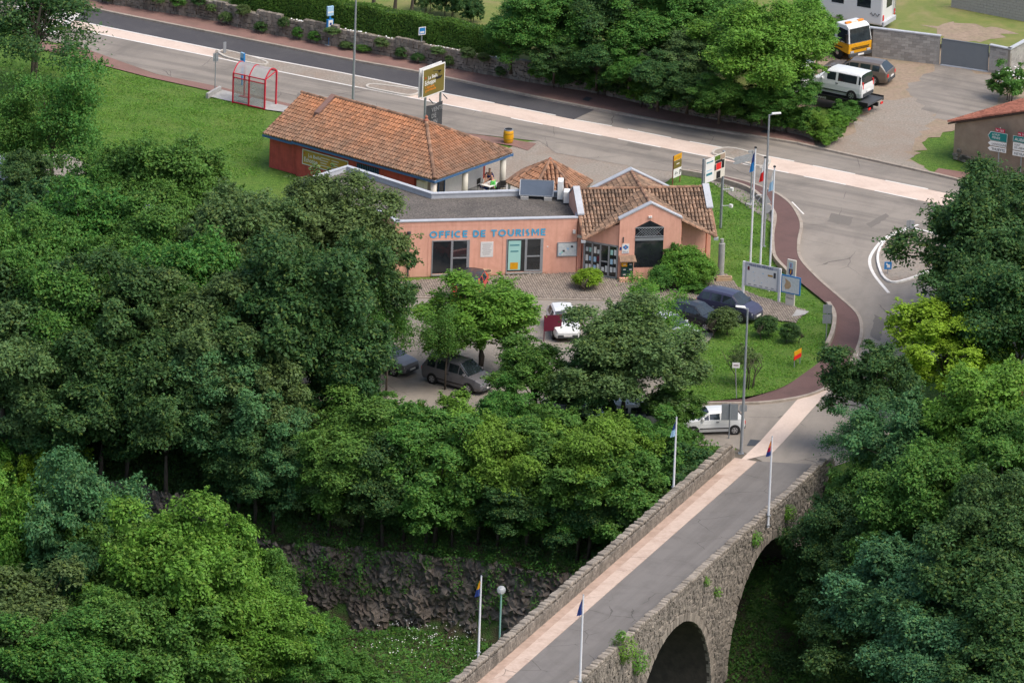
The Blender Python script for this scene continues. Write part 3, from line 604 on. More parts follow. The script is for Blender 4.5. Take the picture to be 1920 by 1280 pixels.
for s in (-1, 1): o.add([(ST-.3, 4, HR+.22), (ST+.05, 4, HR+.22), (ST+.05, 4-s*1.7, HR-.62), (ST-.3, 4-s*1.7, HR-.62), (ST-.3, 4, HR-.1), (ST+.05, 4, HR-.1), (ST+.05, 4-s*1.7, HR-1), (ST-.3, 4-s*1.7, HR-1)], [(0, 1, 2, 3), (7, 6, 5, 4), (0, 4, 5, 1), (1, 5, 6, 2), (2, 6, 7, 3), (3, 7, 4, 0)])
o.obj('parapet', 'red_pave', shop, world=True)
o = MB(ME); o.box(-.03, ST, -.03, .03, HE-.19, HE-.04); o.box(-.03, .03, .03, 8, HE-.19, HE-.04); o.box(ST, LA, .07, .13, HE-.3, HE-.15); o.box(-.03, LA, 7.97, 8.03, HE-.24, HE-.02); o.obj('fascia', 'blue_fascia', shop, world=True)
o = MB(ME); o.box(0, 2, 0, 8, HE-.06, HE-.03); o.obj('porch_ceiling', 'white', shop, world=True)
for a, b in ((.3, .3), (.3, 3.5), (.3, 7.4)):
    o = MB(ME); o.lathe([(.2, 0), (.2, HE-.2)], 14, (a, b, 0)); o.obj('column', 'off_white', shop, smooth=True, world=True)
o = MB(ME); o.box(4.85, 6.65, .385, .41, .9, 2.0); o.obj('window', 'glass_dark', shop, world=True)
for k in range(13):
    o = MB(ME); o.box(4.87+k*.145, 4.9+k*.145, .33, .38, .9, 2.0); o.obj('window_bar', 'blue_fascia', shop, world=True)
MB(ME).box(1.2, 1.85, .5, .8, .3, 1.9).obj('air_conditioner', 'off_white', shop, world=True); o = MB(ME @ Matrix.Translation((1.5, .49, 1.2)) @ Matrix.Rotation(R_(90), 4, 'X')); o.lathe([(.22, 0), (.2, .03)], 16); o.obj('fan_grille', 'dark_grey', shop, world=True)
MB().poly([E(a, b, .04) for a, b in ((-.4, -.2), (2, -.2), (2, 8.3), (-.4, 8.3))]).obj('porch_floor', 'concrete', shop, world=True)
# wall sign
ws = thing('wall_sign', 'wide ochre shop sign with white lettering on red wall', 'sign', E(9.2, .38, .95)); rgt = -e1
def wsq(a0, a1, z0, z1, d, mat, nm): MB(ME).box(a0, a1, .38-d, .38-d+.02, z0, z1).obj(nm, mat, ws, world=True)
wsq(7.36, 11.16, .92, 1.95, .03, 'white', 'border'); wsq(7.43, 11.09, .99, 1.88, .045, 'ochre', 'panel')
tf = lambda a, z: E(a, .33, z)
text('lettering', 'La Belle', .34, 'white', ws, tf(10.65, 1.5), rgt, world=True, bold=.004); text('lettering', 'Echoppe', .44, 'white', ws, tf(11.0, 1.14), rgt, world=True, bold=.006, sx=.75)
for k in range(4): tline(.75-.12*(k % 3), .06, 'off_white', ws, tf(9.62, 1.66-k*.17), rgt, True); tline(.6-.1*(k % 2), .06, 'off_white', ws, tf(8.72, 1.66-k*.17), rgt, True)
o = MB(ME); o.add([(7.55+x, .33, 1.12+z) for x, z in ((0, .1), (.45, .1), (.42, .22), (.3, .14), (.22, .26), (.14, .14), (.02, .24))], [tuple(range(7))]); o.obj('emblem', 'black', ws, world=True)
o = MB(ME); o.add([(10.95+x, .33, 1.6+z) for x, z in ((0, 0), (.1, .1), (.0, .13))], [(0, 1, 2)]); o.obj('mark', 'red', ws, world=True)

# ================================================================ TOURIST OFFICE
OFF = PL([(742, 417), (1083, 409), (1090, 372), (1078, 361), (972, 357), (812, 362.5), (652, 311.5), (560, 340), (640, 387), (699, 396), (728, 403)], 3.6)
A0, B0 = Vector((*OFF[0], 0)), Vector((*OFF[1], 0)); fu = (B0-A0).normalized(); fn = Vector((fu.y, -fu.x, 0))
office = thing('tourist_office', 'salmon tourist office with flat gravel roof and cross-gabled tiled entrance pavilion', 'building', (*A0.xy, 0))
MB().prism(OFF, 0, 3.3).obj('wall', 'salmon', office, world=True)
ins = [(x*.985+.015*sum(p[0] for p in OFF)/len(OFF), y*.985+.015*sum(p[1] for p in OFF)/len(OFF)) for x, y in OFF]
MB().poly([(x, y, 3.31) for x, y in ins]).obj('flat_roof', 'roof_gravel', office, world=True)
o = MB(); ring = OFF+OFF[:1]; kerbline(o, ring, .12, 3.28, 3.6); o.obj('parapet', 'salmon', office, world=True); o = MB(); kerbline(o, offset(ring, .122), .14, 3.28, 3.599); o.obj('parapet_upstand', 'coping', office, world=True)
o = MB(); kerbline(o, offset(ring, -.05), .36, 3.602, 3.67); o.obj('coping', 'coping', office, world=True)
def FP(u, z, d=0.0): return A0+fu*u+fn*d+Vector((0, 0, z))
MF = Matrix(((fu.x, fn.x, 0, A0.x), (fu.y, fn.y, 0, A0.y), (0, 0, 1, 0), (0, 0, 0, 1)))
def fb(u0, u1, z0, z1, d0, d1, mat, nm, par=office): return MB(MF).box(u0, u1, d0, d1, z0, z1).obj(nm, mat, par, world=True)
for (u0, u1), left in (((2.39, 4.65), 0), ((7.1, 9.3), 1)):
    dr = fb(u0, u1, .2, 2.3, -.06, .012, 'glass_dark', 'glazed_door'); m = u0+(u1-u0)*.52
    def bar(a, b, z0, z1): x = MB(MF); x.box(a, b, .012, .05, z0, z1); x.obj('frame', 'galv', office, world=True)
    for a, b, z0, z1 in ((u0-.06, u0, .15, 2.36), (u1, u1+.06, .15, 2.36), (u0, u1, 2.3, 2.36), (m-.04, m+.1, .2, 2.3), (u1-.12, u1, .2, 2.3), (m+.1, u1-.12, 1.15, 1.23), (m+.1, u1-.12, .2, .3)): bar(a, b, z0, z1)
    fb(u0-.06, u1+.06, .06, .15, -.02, .08, 'concrete', 'sill'); 
    for a, b, z0, z1 in ((u0-.3, u0-.06, .1, 2.36), (u1+.06, u1+.3, .1, 2.36), (u0-.3, u1+.3, 2.36, 2.6)): fb(a, b, z0, z1, .0, .018, 'salmon', 'surround')
ps = fb(7.16, 7.95, .3, 2.22, .014, .022, 'mint', 'window_poster'); fb(7.3, 7.8, .35, .8, .023, .026, 'yellow', 'poster_art', office); tline(.6, .07, 'teal', office, FP(7.25, 1.9, .03), fu, True); tline(.5, .07, 'teal', office, FP(7.3, 1.5, .03), fu, True)
def letter(ch, x, h=.46, w_=.4, t_=.105):
    Rr = lambda a0, a1, cx, cz, rx, rz_, k=14: [(cx+rx*math.cos(R_(a0+(a1-a0)*i/k)), cz+rz_*math.sin(R_(a0+(a1-a0)*i/k))) for i in range(k+1)]
    q = t_/2; rects, arcs = [], []
    if ch in 'FE': rects = [(0, t_, 0, h), (t_, w_*.75, h-t_, h), (t_, w_*.7, h/2-q, h/2+q)]+([(t_, w_*.75, 0, t_)] if ch == 'E' else [])
    if ch == 'I': rects = [(0, t_, 0, h)]
    if ch == 'T': rects = [(0, w_*.9, h-t_, h), (w_*.45-q, w_*.45+q, 0, h-t_)]
    if ch == 'O': arcs = [Rr(0, 360, h/2+.02, h/2, h/2-q+.02, h/2-q, 28)]
    if ch == 'C': arcs = [Rr(48, 312, h/2, h/2, h/2-q, h/2-q, 22)]
    if ch == 'D': rects = [(0, t_, 0, h)]; arcs = [[(t_, h-q)]+Rr(90, -90, t_+.06, h/2, h/2-q, h/2-q)+[(t_, q)]]
    if ch == 'U': arcs = [[(q, h)]+Rr(180, 360, w_/2, w_/2, w_/2-q, w_/2-q)+[(w_-q, h)]]
    if ch == 'R': rects = [(0, t_, 0, h)]; arcs = [[(t_, h-q)]+Rr(90, -90, t_+.1, h*.7, h*.3-q, h*.3-q)+[(t_, h*.4+q)], [(t_+.08, h*.4), (w_*.85, 0)]]
    if ch == 'S': arcs = [Rr(40, 270, w_*.36, h*.74, h*.26-q, h*.26-q)+Rr(90, -140, w_*.36, h*.26, h*.26-q, h*.26-q)]
    if ch == 'M': rects = [(0, t_, 0, h), (w_*1.2-t_, w_*1.2, 0, h)]; arcs = [[(t_+.01, h-.04), (w_*.6, .12), (w_*1.2-t_-.01, h-.04)]]
    mb = MB(MF); fl = lambda u, z: (x+u, .03, 2.52+z)
    for a, b, c, d in rects: mb.add([fl(a, c), fl(b, c), fl(b, d), fl(a, d)], [(0, 1, 2, 3)])
    for p in arcs:
        A, B2 = offset(p, q), offset(p, -q); k = len(p); mb.M = MF @ Matrix.Translation((0, .002, 0)); mb.add([fl(*v) for v in A]+[fl(*v) for v in B2], [(i, i+1, k+i+1, k+i) for i in range(k-1)])
    mb.obj('letter', 'letter_blue', office, world=True, fix=False)
    return dict(I=t_, M=w_*1.2, O=h+.04, C=h*.9, D=h*.85, U=w_, T=w_*.9, S=w_*.72, R=w_*.85).get(ch, w_*.75)
x_ = 0.0; seq = []
for ch in 'OFFICE DE TOURISME':
    seq.append((ch, x_)); x_ += .25 if ch == ' ' else dict(I=.105, M=.48, O=.5, C=.414, D=.39, U=.4, T=.36, S=.29, R=.34).get(ch, .3)+.075
for ch, xx in seq:
    if ch != ' ': letter(ch, 2.15+xx*7.41/x_)
nt_ = fb(5.4, 6.2, 1.2, 2.2, .005, .02, 'white', 'notice'); 
for k in range(6): fb(5.5+.05*(k % 2), 6.1-.06*(k % 3), 2.02-k*.13, 2.04-k*.13, .021, .024, 'dark_grey', 'notice_line')
fb(10.25, 11.5, 1.12, 2.05, .0, .07, 'galv', 'notice_board'); fb(10.31, 11.44, 1.18, 1.99, .071, .078, 'paper', 'board_paper')
for k in range(7): fb(10.36+(k*.37) % 1.0, 10.5+(k*.37) % 1.0, 1.25+(k*.23) % .6, 1.38+(k*.23) % .6, .079, .083, ['light_blue', 'white', 'dark_grey', 'mint'][k % 4], 'leaflet')
fb(11.2, 11.36, 2.62, 2.84, .0, .12, 'plastic_white', 'floodlight'); fb(9.6, 9.68, 1.75, 1.82, .0, .03, 'plastic_white', 'socket')
o = MB(); o.tube([FP(.85, .1, .1), FP(.85, 2.75, .1)], .05); o.lathe([(.05, 0), (.12, .12), (.12, .25)], 10, FP(.85, 2.75, .1)); o.obj('downpipe', 'dark_grey', office, world=True)
# ---- roof gear
sp_ = thing('solar_panel', 'tilted dark blue solar panel on the gravel roof', 'solar panel', P3(1006, 370, 3.31))
bl, br = P3(974.2, 366, 3.55), P3(1037, 369, 3.55); dv = (br-bl).normalized(); bk = Vector((-dv.y, dv.x, 0)); tl = bk*.8+Vector((0, 0, .78))
o = MB(); nn_ = dv.cross(tl).normalized()*-.05; o.add([bl, br, br+tl, bl+tl, bl+nn_, br+nn_, br+tl+nn_, bl+tl+nn_], [(0, 1, 2, 3), (7, 6, 5, 4), (0, 4, 5, 1), (1, 5, 6, 2), (2, 6, 7, 3), (3, 7, 4, 0)]); o.obj('panel', 'solar', sp_, world=True)
o = MB()
for a, b in ((bl, br), (br, br+tl), (bl, bl+tl), (bl+tl, br+tl)): o.bar(a, b, .05)
o.obj('frame', 'galv', sp_, world=True)
for f in (.15, .85):
    o = MB(); q = bl+(br-bl)*f; o.bar(q, q+bk*1.0+Vector((0, 0, -.15)), .05); o.bar(q+tl, q+bk*1.0+Vector((0, 0, -.15)), .05); q2 = q+Vector((0, 0, -.2)); o.box(q2.x-.25, q2.x+.25, q2.y-.15, q2.y+.5, 3.31, 3.5); o.obj('stand', 'concrete', sp_, world=True)
def acu(px, py, wd, dp, h, label):
    p = P3(px, py, 3.31); t_ = thing('air_conditioner', label, 'air conditioner', p, math.atan2(fu.y, fu.x)+R_(78))
    MB().box(-wd/2, wd/2, -dp/2, dp/2, .12, h).obj('casing', 'plastic_white', t_, bevel=.02)
    o = MB(Matrix.Translation((0, dp/2, h*.55)) @ Matrix.Rotation(R_(-90), 4, 'X')); o.lathe([(min(wd, h)*.36, 0), (min(wd, h)*.33, .02)], 18); o.obj('fan_grille', 'galv', t_)
    o = MB(Matrix.Translation((0, -dp/2, h*.55)) @ Matrix.Rotation(R_(90), 4, 'X')); o.lathe([(min(wd, h)*.3, 0), (min(wd, h)*.28, .02)], 18); o.obj('fan_grille', 'galv', t_)
    MB().box(-wd/2+.1, -wd/2+.2, -dp/2, dp/2, 0, .12).obj('foot', 'dark_grey', t_); MB().box(wd/2-.2, wd/2-.1, -dp/2, dp/2, 0, .12).obj('foot', 'dark_grey', t_)
acu(1050, 374, .85, .36, 1.3, 'tall white air conditioning unit beside solar panel'); acu(1062, 381, .8, .36, .85, 'low white air conditioning unit against the pavilion wall')
rv = thing('roof_vent', 'round capped metal vent pipe on gravel roof', 'vent', P3(671, 371, 3.31)); o = MB(); o.lathe([(.13, 0), (.13, .3), (.17, .3), (.17, .36)], 14); o.obj('pipe', 'galv', rv)
rv = thing('roof_vent_box', 'square metal vent box on gravel roof', 'vent', P3(696, 376, 3.31), .3); MB().box(-.2, .2, -.16, .16, 0, .28).obj('box', 'galv', rv); MB().box(-.23, .23, -.19, .19, .28, .32).obj('lid', 'coping', rv)
# ---- cross-gabled pavilion
PC = Vector((7.7, 17.15, 0)); pu = Vector((.9837, .18, 0)).normalized(); pv_ = Vector((-pu.y, pu.x, 0)); HA, HB = 4.2, 3.5; ZE, ZR = 2.6, 4.72
MP = Matrix(((pu.x, pv_.x, 0, PC.x), (pu.y, pv_.y, 0, PC.y), (0, 0, 1, 0), (0, 0, 0, 1))); MPI = MP.inverted()
def zr(a, b): return ZR-(ZR-ZE)*min(abs(a)/HA, abs(b)/HB)
def rz_w(p): q = MPI @ Vector((p[0], p[1], 0)); return zr(q.x, q.y)-.14
def sub(poly, k=6):
    out = []
    for p, q in zip(poly, poly[1:]+poly[:1]): out += [(p[0]+(q[0]-p[0])*i/k, p[1]+(q[1]-p[1])*i/k) for i in range(k)]
    return out
W1, W3, W4 = P(1083, 510), P(1175, 531), P(1289, 527)
bkR, bkL = (MP @ Vector((HA-.3, HB-.3, 0))).xy, (MP @ Vector((-HA+.3, HB-.3, 0))).xy
fr1, fr2 = (MP @ Vector((2.0, -HB+.05, 0))).xy, (MP @ Vector((2.1, -HB+1.0, 0))).xy
fl = (MP @ Vector((-1.95, -HB+.05, 0))).xy; rt = (MP @ Vector((HA-.35, -HB+1.5, 0))).xy; lf = (MP @ Vector((-HA+.25, -HB+1.3, 0))).xy
pw = sub([tuple(lf), tuple(fl), tuple(fr1), tuple(fr2), tuple(rt), tuple(bkR), tuple(bkL)]); pn = len(pw)
MB().add([(p[0], p[1], 0) for p in pw]+[(p[0], p[1], rz_w(p)) for p in pw], [(i, (i+1) % pn, pn+(i+1) % pn, pn+i) for i in range(pn)]).obj('pavilion_wall', 'salmon', office, world=True)
cq = lambda a, b: MP @ Vector((a, b, zr(a, b)))
ov = 1.0
for a, b, mt_ in (((-HA, -HB), (0, -HB), 0), ((0, -HB), (HA, -HB), 0), ((HA, -HB), (HA, 0), 1), ((HA, 0), (HA, HB), 1), ((HA, HB), (0, HB), 0), ((0, HB), (-HA, HB), 0), ((-HA, HB), (-HA, 0), 1), ((-HA, 0), (-HA, -HB), 1)):
    MB().poly([cq(*a), cq(*b), cq(0, 0)]).obj('roof_base', 'roof_under', office, world=True)
k = (ZR-ZE)
upA = Vector((1, 0, k/HA)); upB = Vector((0, 1, k/HB)); la, lb = upA.length*HA, upB.length*HB; R3 = MP.to_3x3()
# slopes of the two ridges; u runs along the ridge, v up the slope; triangles between valley and gable
for sa in (-1, 1):
    for sb in (-1, 1):
        tiles(cq(sa*HA, sb*HB), R3 @ Vector((0, -sb, 0)), R3 @ Vector((-sa*HA, 0, k)), [(0, 0), (HB, la), (0, la)], 'tile_old', office)      # falls sideways from the b-axis ridge
        tiles(cq(sa*HA, sb*HB), R3 @ Vector((-sa, 0, 0)), R3 @ Vector((0, -sb*HB, k)), [(0, 0), (HA, lb), (0, lb)], 'tile_old', office)     # falls front/back from the a-axis ridge
up_ = Vector((0, 0, .08))
for a, b in ((-HA, 0), (HA, 0), (0, -HB), (0, HB)): ridge(cq(a, b)+up_, cq(0, 0)+up_, office, .12)
for sa in (-1, 1):
    for a, b in (((sa*HA, -HB), (sa*HA*.47, -HB)), ((sa*HA, -HB), (sa*HA, -HB*.5))): ridge(cq(*a)+up_*.6, cq(*b)+up_*.6, office, .1)
    o = MB(); p = cq(sa*HA, -HB); o.box(p.x-.14, p.x+.14, p.y-.14, p.y+.12, p.z-.12, p.z+.03); o.obj('gutter_outlet', 'coping', office, world=True)
def gable(axis, s, half, zb, cop):
    D = HB if axis == 'b' else HA; WD = HA if axis == 'b' else HB; rk = lambda t: ZR-(ZR-ZE)*abs(t)/WD+.22
    f = (lambda t, d, z: MP @ Vector((t, s*(D+d), z))) if axis == 'b' else (lambda t, d, z: MP @ Vector((s*(D+d), t, z)))
    pts = [(-half, zb), (half, zb), (half, rk(half)), (0, rk(0)), (-half, rk(half))]
    o = MB(); o.add([f(t, -.2, z) for t, z in pts]+[f(t, .06, z) for t, z in pts], [(0, 1, 2, 3, 4), (9, 8, 7, 6, 5)]+[(i, (i+1) % 5, 5+(i+1) % 5, 5+i) for i in range(5)]); o.obj('gable_wall', 'salmon', office, world=True)
    for sg in (-1, 1):
        e = half+.06; o = MB(); q = [f(t, d, z) for t, z0 in ((0, rk(0)), (sg*e, rk(e))) for d in (-.3, .12) for z in (z0+.004, z0+.09)]
        o.add(q, [(0, 1, 3, 2), (4, 6, 7, 5), (0, 4, 5, 1), (2, 3, 7, 6), (1, 5, 7, 3), (0, 2, 6, 4)]); o.obj('coping', 'coping', office, world=True)
gable('b', -1, 1.95, 0, 1); gable('b', 1, 2.5, 0, 1); gable('a', -1, 1.9, 0, 1); gable('a', 1, 1.6, 0, 1)
GF = lambda t, z, d=0.0: MP @ Vector((t, -HB-.06-d, z))
def gb(t0, t1, z0, z1, d0, d1, mat, nm): return MB(MP).box(t0, t1, -HB-.06-d1, -HB-.06-d0, z0, z1).obj(nm, mat, office, world=True)
o = MB(); pts = [(-.95, .8), (.85, .8), (.85, 3.4), (-.05, 3.85), (-.95, 3.4)]; o.add([GF(t, z, .012) for t, z in pts], [(0, 1, 2, 3, 4)]); o.obj('gable_window', 'glass_dark', office, world=True)
for z0, z1 in ((3.36, 3.42), (2.78, 2.84), (2.55, 2.72)): gb(-.95, .85, z0, z1, .013, .05, 'galv', 'window_bar')
o = MB()
for i in range(-8, 14):
    for sg in (1, -1):
        x0 = -.95+i*.17; p, q = (x0, 2.84), (x0+sg*.55, 3.36)
        if min(p[0], q[0]) >= -.97 and max(p[0], q[0]) <= .87: o.bar(GF(*p, .03), GF(*q, .03), .02)
o.obj('lattice', 'galv', office, world=True)
for sg in (-1, 1): gb(-.05+sg*.06-.05, -.05+sg*.06+.05, 4.05, 4.15, 0, .12, 'plastic_white', 'floodlight')
gb(-1.72, -1.66, 2.45, 2.8, 0, .06, 'dark_grey', 'wall_light'); gb(-1.75, -1.3, 1.72, 2.35, .002, .02, 'white', 'emblem_plate'); text('plate_text', 'Office de\nTourisme', .1, 'navy', office, GF(-1.72, 1.82, .025), pu, world=True)
o = MB(); o.add([GF(-1.525+x, 2.13+z, .024) for x, z in ((-.2, 0), (0, -.17), (.2, 0), (0, .17))], [(0, 1, 2, 3)]); o.obj('emblem', 'sign_blue', office, world=True)
o = MB(); o.add([GF(-1.525+x, 2.13+z, .027) for x, z in ((-.06, -.05), (.05, -.02), (.0, .08))], [(0, 1, 2)]); o.obj('emblem_mark', 'orange', office, world=True)
gb(-1.9, -1.78, 1.95, 2.15, .002, .02, 'navy', 'plaque')
mbx = thing('mailbox_cluster', 'dark green mailboxes under little tiled canopy by the entrance', 'mailbox', GF(-1.4, .25, .15))
for i in range(2):
    for j in range(3):
        o = MB(MP); y0 = -HB-.06; x0 = -1.78+i*.38; o.box(x0, x0+.35, y0-.3, y0-.01, .3+j*.33, .6+j*.33); bx_ = o.obj('letter_box', 'yellow' if (i, j) == (0, 2) else 'mailbox', mbx, world=True)
        o = MB(MP); o.box(x0+.1, x0+.26, y0-.315, y0-.3, .42+j*.33, .46+j*.33); o.obj('name_tag', 'white', mbx, world=True)
o = MB(MP); y0 = -HB-.06; o.add([(-1.9, y0, 1.62), (-.92, y0, 1.62), (-.88, y0-.5, 1.36), (-1.94, y0-.5, 1.36), (-1.9, y0, 1.56), (-.92, y0, 1.56), (-.88, y0-.5, 1.3), (-1.94, y0-.5, 1.3)], [(0, 1, 2, 3), (7, 6, 5, 4), (0, 4, 5, 1), (1, 5, 6, 2), (2, 6, 7, 3), (3, 7, 4, 0)]); o.obj('canopy', 'tile_old', mbx, world=True)
MB(MP).box(-1.95, -.4, -HB-.75, -HB-.5, 0, .32).obj('planter_wall', 'salmon', office, world=True)
# entrance glazing on the diagonal wall
q0, q1 = Vector((*lf, 0)), Vector((*fl, 0)); dg = (q1-q0); LG = dg.length; dg.normalize(); dn = Vector((dg.y, -dg.x, 0)); MD = Matrix(((dg.x, dn.x, 0, q0.x), (dg.y, dn.y, 0, q0.y), (0, 0, 1, 0), (0, 0, 0, 1)))
def db(u0, u1, z0, z1, d0, d1, mat, nm): return MB(MD).box(u0, u1, d0, d1, z0, z1).obj(nm, mat, office, world=True)
cuts = [.1, LG*.27, LG*.5, LG*.74, LG-.05]
for i in range(4):
    a, b = cuts[i]+.04, cuts[i+1]-.04; db(a, b, .12, 2.1, .004, .02, 'glass_dark', 'glazing')
    for j in range(6 if i != 2 else 2):
        x0 = a+.06+(j % 2)*(b-a)*.5; z0 = .35+(j//2)*.55+random.uniform(0, .1); db(x0, x0+(b-a)*.36, z0, z0+random.uniform(.25, .42), .021, .026, random.choice(['paper', 'white', 'light_blue', 'paper', 'burgundy' if i == 1 else 'mint']), 'leaflet')
for c_ in cuts: db(c_-.05, c_+.05, .05, 2.18, .02, .06, 'galv', 'frame')
db(.05, LG, 2.1, 2.2, .02, .06, 'galv', 'frame'); db(.05, LG, .02, .14, .02, .06, 'galv', 'frame'); db(cuts[2]+.05, cuts[3]-.05, 1.0, 1.08, .02, .055, 'galv', 'frame')
db(-.5, -.05, 2.3, 2.5, .0, .02, 'off_white', 'wall_plate')
ccol = thing('drain_column', 'round grey concrete column under the roof corner beside planter', 'column', P3(1351, 519)); o = MB(); o.lathe([(.2, 0), (.2, 2.2), (.11, 2.21), (.11, 2.5)], 18); o.obj('shaft', 'concrete', ccol, smooth=False)
pl = thing('planter', 'low terracotta planter box at the foot of concrete column', 'planter', P3(1357, 527), .15); o = MB()
for x0, x1, y0, y1 in ((-.5, .5, -.2, -.13), (-.5, .5, .13, .2), (-.5, -.43, -.13, .13), (.43, .5, -.13, .13)): o.box(x0, x1, y0, y1, 0, .3)
o.obj('box', 'terracotta', pl); MB().box(-.43, .43, -.13, .13, .02, .25).obj('earth', 'soil', pl)
# ---- low hexagonal tiled kiosk roof behind the flat roof
kc = P3(1030, 340, 2.6); kz0, kz1, kr = 2.5, 3.95, 2.75
kio = thing('garden_kiosk', 'small hexagonal kiosk with old pointed tile roof behind flat roof', 'kiosk', (kc.x, kc.y, 0))
hx = [Vector((kc.x+kr*math.cos(R_(60*i+8)), kc.y+kr*math.sin(R_(60*i+8)), kz0)) for i in range(6)]; ap = Vector((kc.x, kc.y, kz1))
for i in range(6):
    a, b = hx[i], hx[(i+1) % 6]; MB().poly([a, b, ap]).obj('roof_base', 'roof_under', kio, world=True); m_ = (a+b)/2; l = (b-a).length
    tiles(a, b-a, ap-m_, [(0, 0), (l, 0), (l/2, (ap-m_).length)], 'tile', kio, .26, .4); ridge(a+up_, ap+up_, kio, .11, .4)
    o = MB(); o.bar(hx[i]*.93+ap*.07-Vector((0, 0, .1)), Vector((hx[i].x*.93+ap.x*.07, hx[i].y*.93+ap.y*.07, 0)), .16); o.obj('post', 'white', kio, world=True)
o = MB(); o.lathe([(.16, 0), (.13, .1), (.02, .2)], 10, ap+Vector((0, 0, .06))); o.obj('finial', 'tile_red', kio, world=True)

# ================================================================ CONCRETE BLOCK WALLS, GATE, HOUSE, CHALET
def blockwall(label, px0, px1, h, z0=0.0, limit=260, capmat='coping', name='block_wall'):
    a, b = Vector((*P(*px0, z0), z0)), Vector((*P(*px1, z0), z0)); d = b-a; L = d.length; d.normalize(); nn = Vector((d.y, -d.x, 0)); t_ = thing(name, label, 'wall', a, math.atan2(d.y, d.x))
    MB().box(0, L, .02, .18, 0, h-.06).obj('mortar', 'mortar', t_); nr = int(round((h-.06)/.2)); k = 0; me = None; rest = MB()
    bm_ = MB().box(.006, .494, 0, .2, .006, .194); 
    for j in range(nr):
        i0 = -.25 if j % 2 else 0
        while i0 < L-.05:
            x0, x1 = max(i0, 0), min(i0+.5, L)
            if x1-x0 > .45 and k < limit:
                if me is None: o = bm_.obj('block', 'block', t_); me = o.data
                else: o = linkmesh('block', me, None, t_)
                o.location = (x0, random.uniform(-.006, .006), j*.2); k += 1
            else: rest.box(x0+.006, x1-.006, 0, .2, j*.2+.006, j*.2+.194)
            i0 += .5
    if rest.v: o = rest.obj('blockwork', 'block', t_); o['kind'] = 'stuff'
    MB().box(-.02, L+.02, -.05, .25, h-.058, h+.02).obj('coping', capmat, t_); return t_
blockwall('grey concrete block wall with pale coping beside the metal gate', (1628, 106), (1760, 122), 2.05)
blockwall('short grey block pier wall right of the metal gate', (1853, 136), (1892, 144), 1.95, 0, 60)
blockwall('grey block wall running back from the gate pier', (1892, 144), (1965, 104), 1.95, 0, 120)
blockwall('far grey block wall across the grassy yard', (1783, 14), (1935, 44), 2.2, .35, 0)
gp, gq = P3(1762, 123), P3(1852, 136); gt = thing('sliding_gate', 'plain grey metal sliding gate between block walls', 'gate', gp, math.atan2(gq.y-gp.y, gq.x-gp.x)); GL = (gq-gp).length
MB().box(.03, GL-.03, .05, .1, .1, 1.85).obj('leaf', 'gate_grey', gt); MB().box(.0, GL, .0, .2, 0, .06).obj('track', 'coping', gt)
o = MB()
for x in (.03, GL-.09): o.box(x, x+.06, .03, .12, .06, 1.9)
o.box(.03, GL-.03, .03, .12, 1.85, 1.9); o.obj('frame', 'gate_grey', gt)
ow = thing('old_wall', 'dark weathered wall behind the yellow and white tow truck', 'wall', P3(1530, 92), yaw((1530, 92), (1628, 106))); o = MB(); o.box(0, 4.0, 0, .4, 0, 2.0); o.obj('masonry', 'stone_bed', ow)
# plaster house at the right edge
ha, hb = P3(1787, 298), P3(1960, 352); hd = (hb-ha).normalized(); hn = Vector((-hd.y, hd.x, 0)); HLn = (hb-ha).length
hs = thing('plaster_house', 'old house gable in stained beige plaster with ragged red tile roof', 'house', ha); MH = Matrix(((hd.x, hn.x, 0, ha.x), (hd.y, hn.y, 0, ha.y), (0, 0, 1, 0), (0, 0, 0, 1)))
ht0, ht1 = 2.4, 2.4+HLn*.36; o = MB(MH); q = [(0, 0), (HLn, 0), (HLn, ht1), (0, ht0)]; o.add([(x, 0, z) for x, z in q]+[(x, 7, z) for x, z in q], [(0, 1, 2, 3), (7, 6, 5, 4), (0, 4, 5, 1), (1, 5, 6, 2), (2, 6, 7, 3), (3, 7, 4, 0)]); o.obj('wall', 'plaster_old', hs, world=True)
o = MB(MH); o.add([(x, y, z+.05+dz) for x, z in ((-.4, ht0-.14), (HLn, ht1)) for y in (-.25, 7.2) for dz in (0, .1)], [(0, 1, 3, 2), (4, 6, 7, 5), (0, 4, 5, 1), (2, 3, 7, 6), (1, 5, 7, 3), (0, 2, 6, 4)]); o.obj('roof', 'roof_under', hs, world=True)
sv = Vector((HLn+.4, 0, ht1-ht0+.14)); tiles(MH @ Vector((-.4, -.25, ht0+.02)), MH.to_3x3() @ Vector((0, 1, 0)), MH.to_3x3() @ sv, [(0, 0), (7.4, 0), (7.4, sv.length), (0, sv.length)], 'tile_red', hs, .24, .38)
o = MB(MH)
for k in range(26): rb_x = random.uniform(0, 1.9); z_ = random.uniform(0, .75)*(1-rb_x/2.2); o.box(rb_x, rb_x+random.uniform(.2, .4), -.12, .05, z_, z_+random.uniform(.12, .22))
x_ = o.obj('bared_stone', 'stone', hs, world=True); x_['kind'] = 'stuff'
ch = thing('wooden_chalet', 'brown timber chalet corner at the edge of bright green trees', 'chalet', P3(1925, 745), .3)
for k in range(12): MB().box(-.4, 4, -.05-.01*(k % 2), .05, .2+k*.18, .37+k*.18).obj('plank', 'wood', ch)
MB().box(-.4, 4, .05, 4, .0, 2.4).obj('body', 'wood', ch); o = MB(); o.add([(-.8, -.6, 2.3), (4.4, -.6, 2.3), (4.4, 2, 3.5), (-.8, 2, 3.5), (-.8, -.6, 2.42), (4.4, -.6, 2.42), (4.4, 2, 3.62), (-.8, 2, 3.62)], [(3, 2, 1, 0), (4, 5, 6, 7), (0, 1, 5, 4), (1, 2, 6, 5), (2, 3, 7, 6), (3, 0, 4, 7)]); o.obj('roof', 'dark_grey', ch)
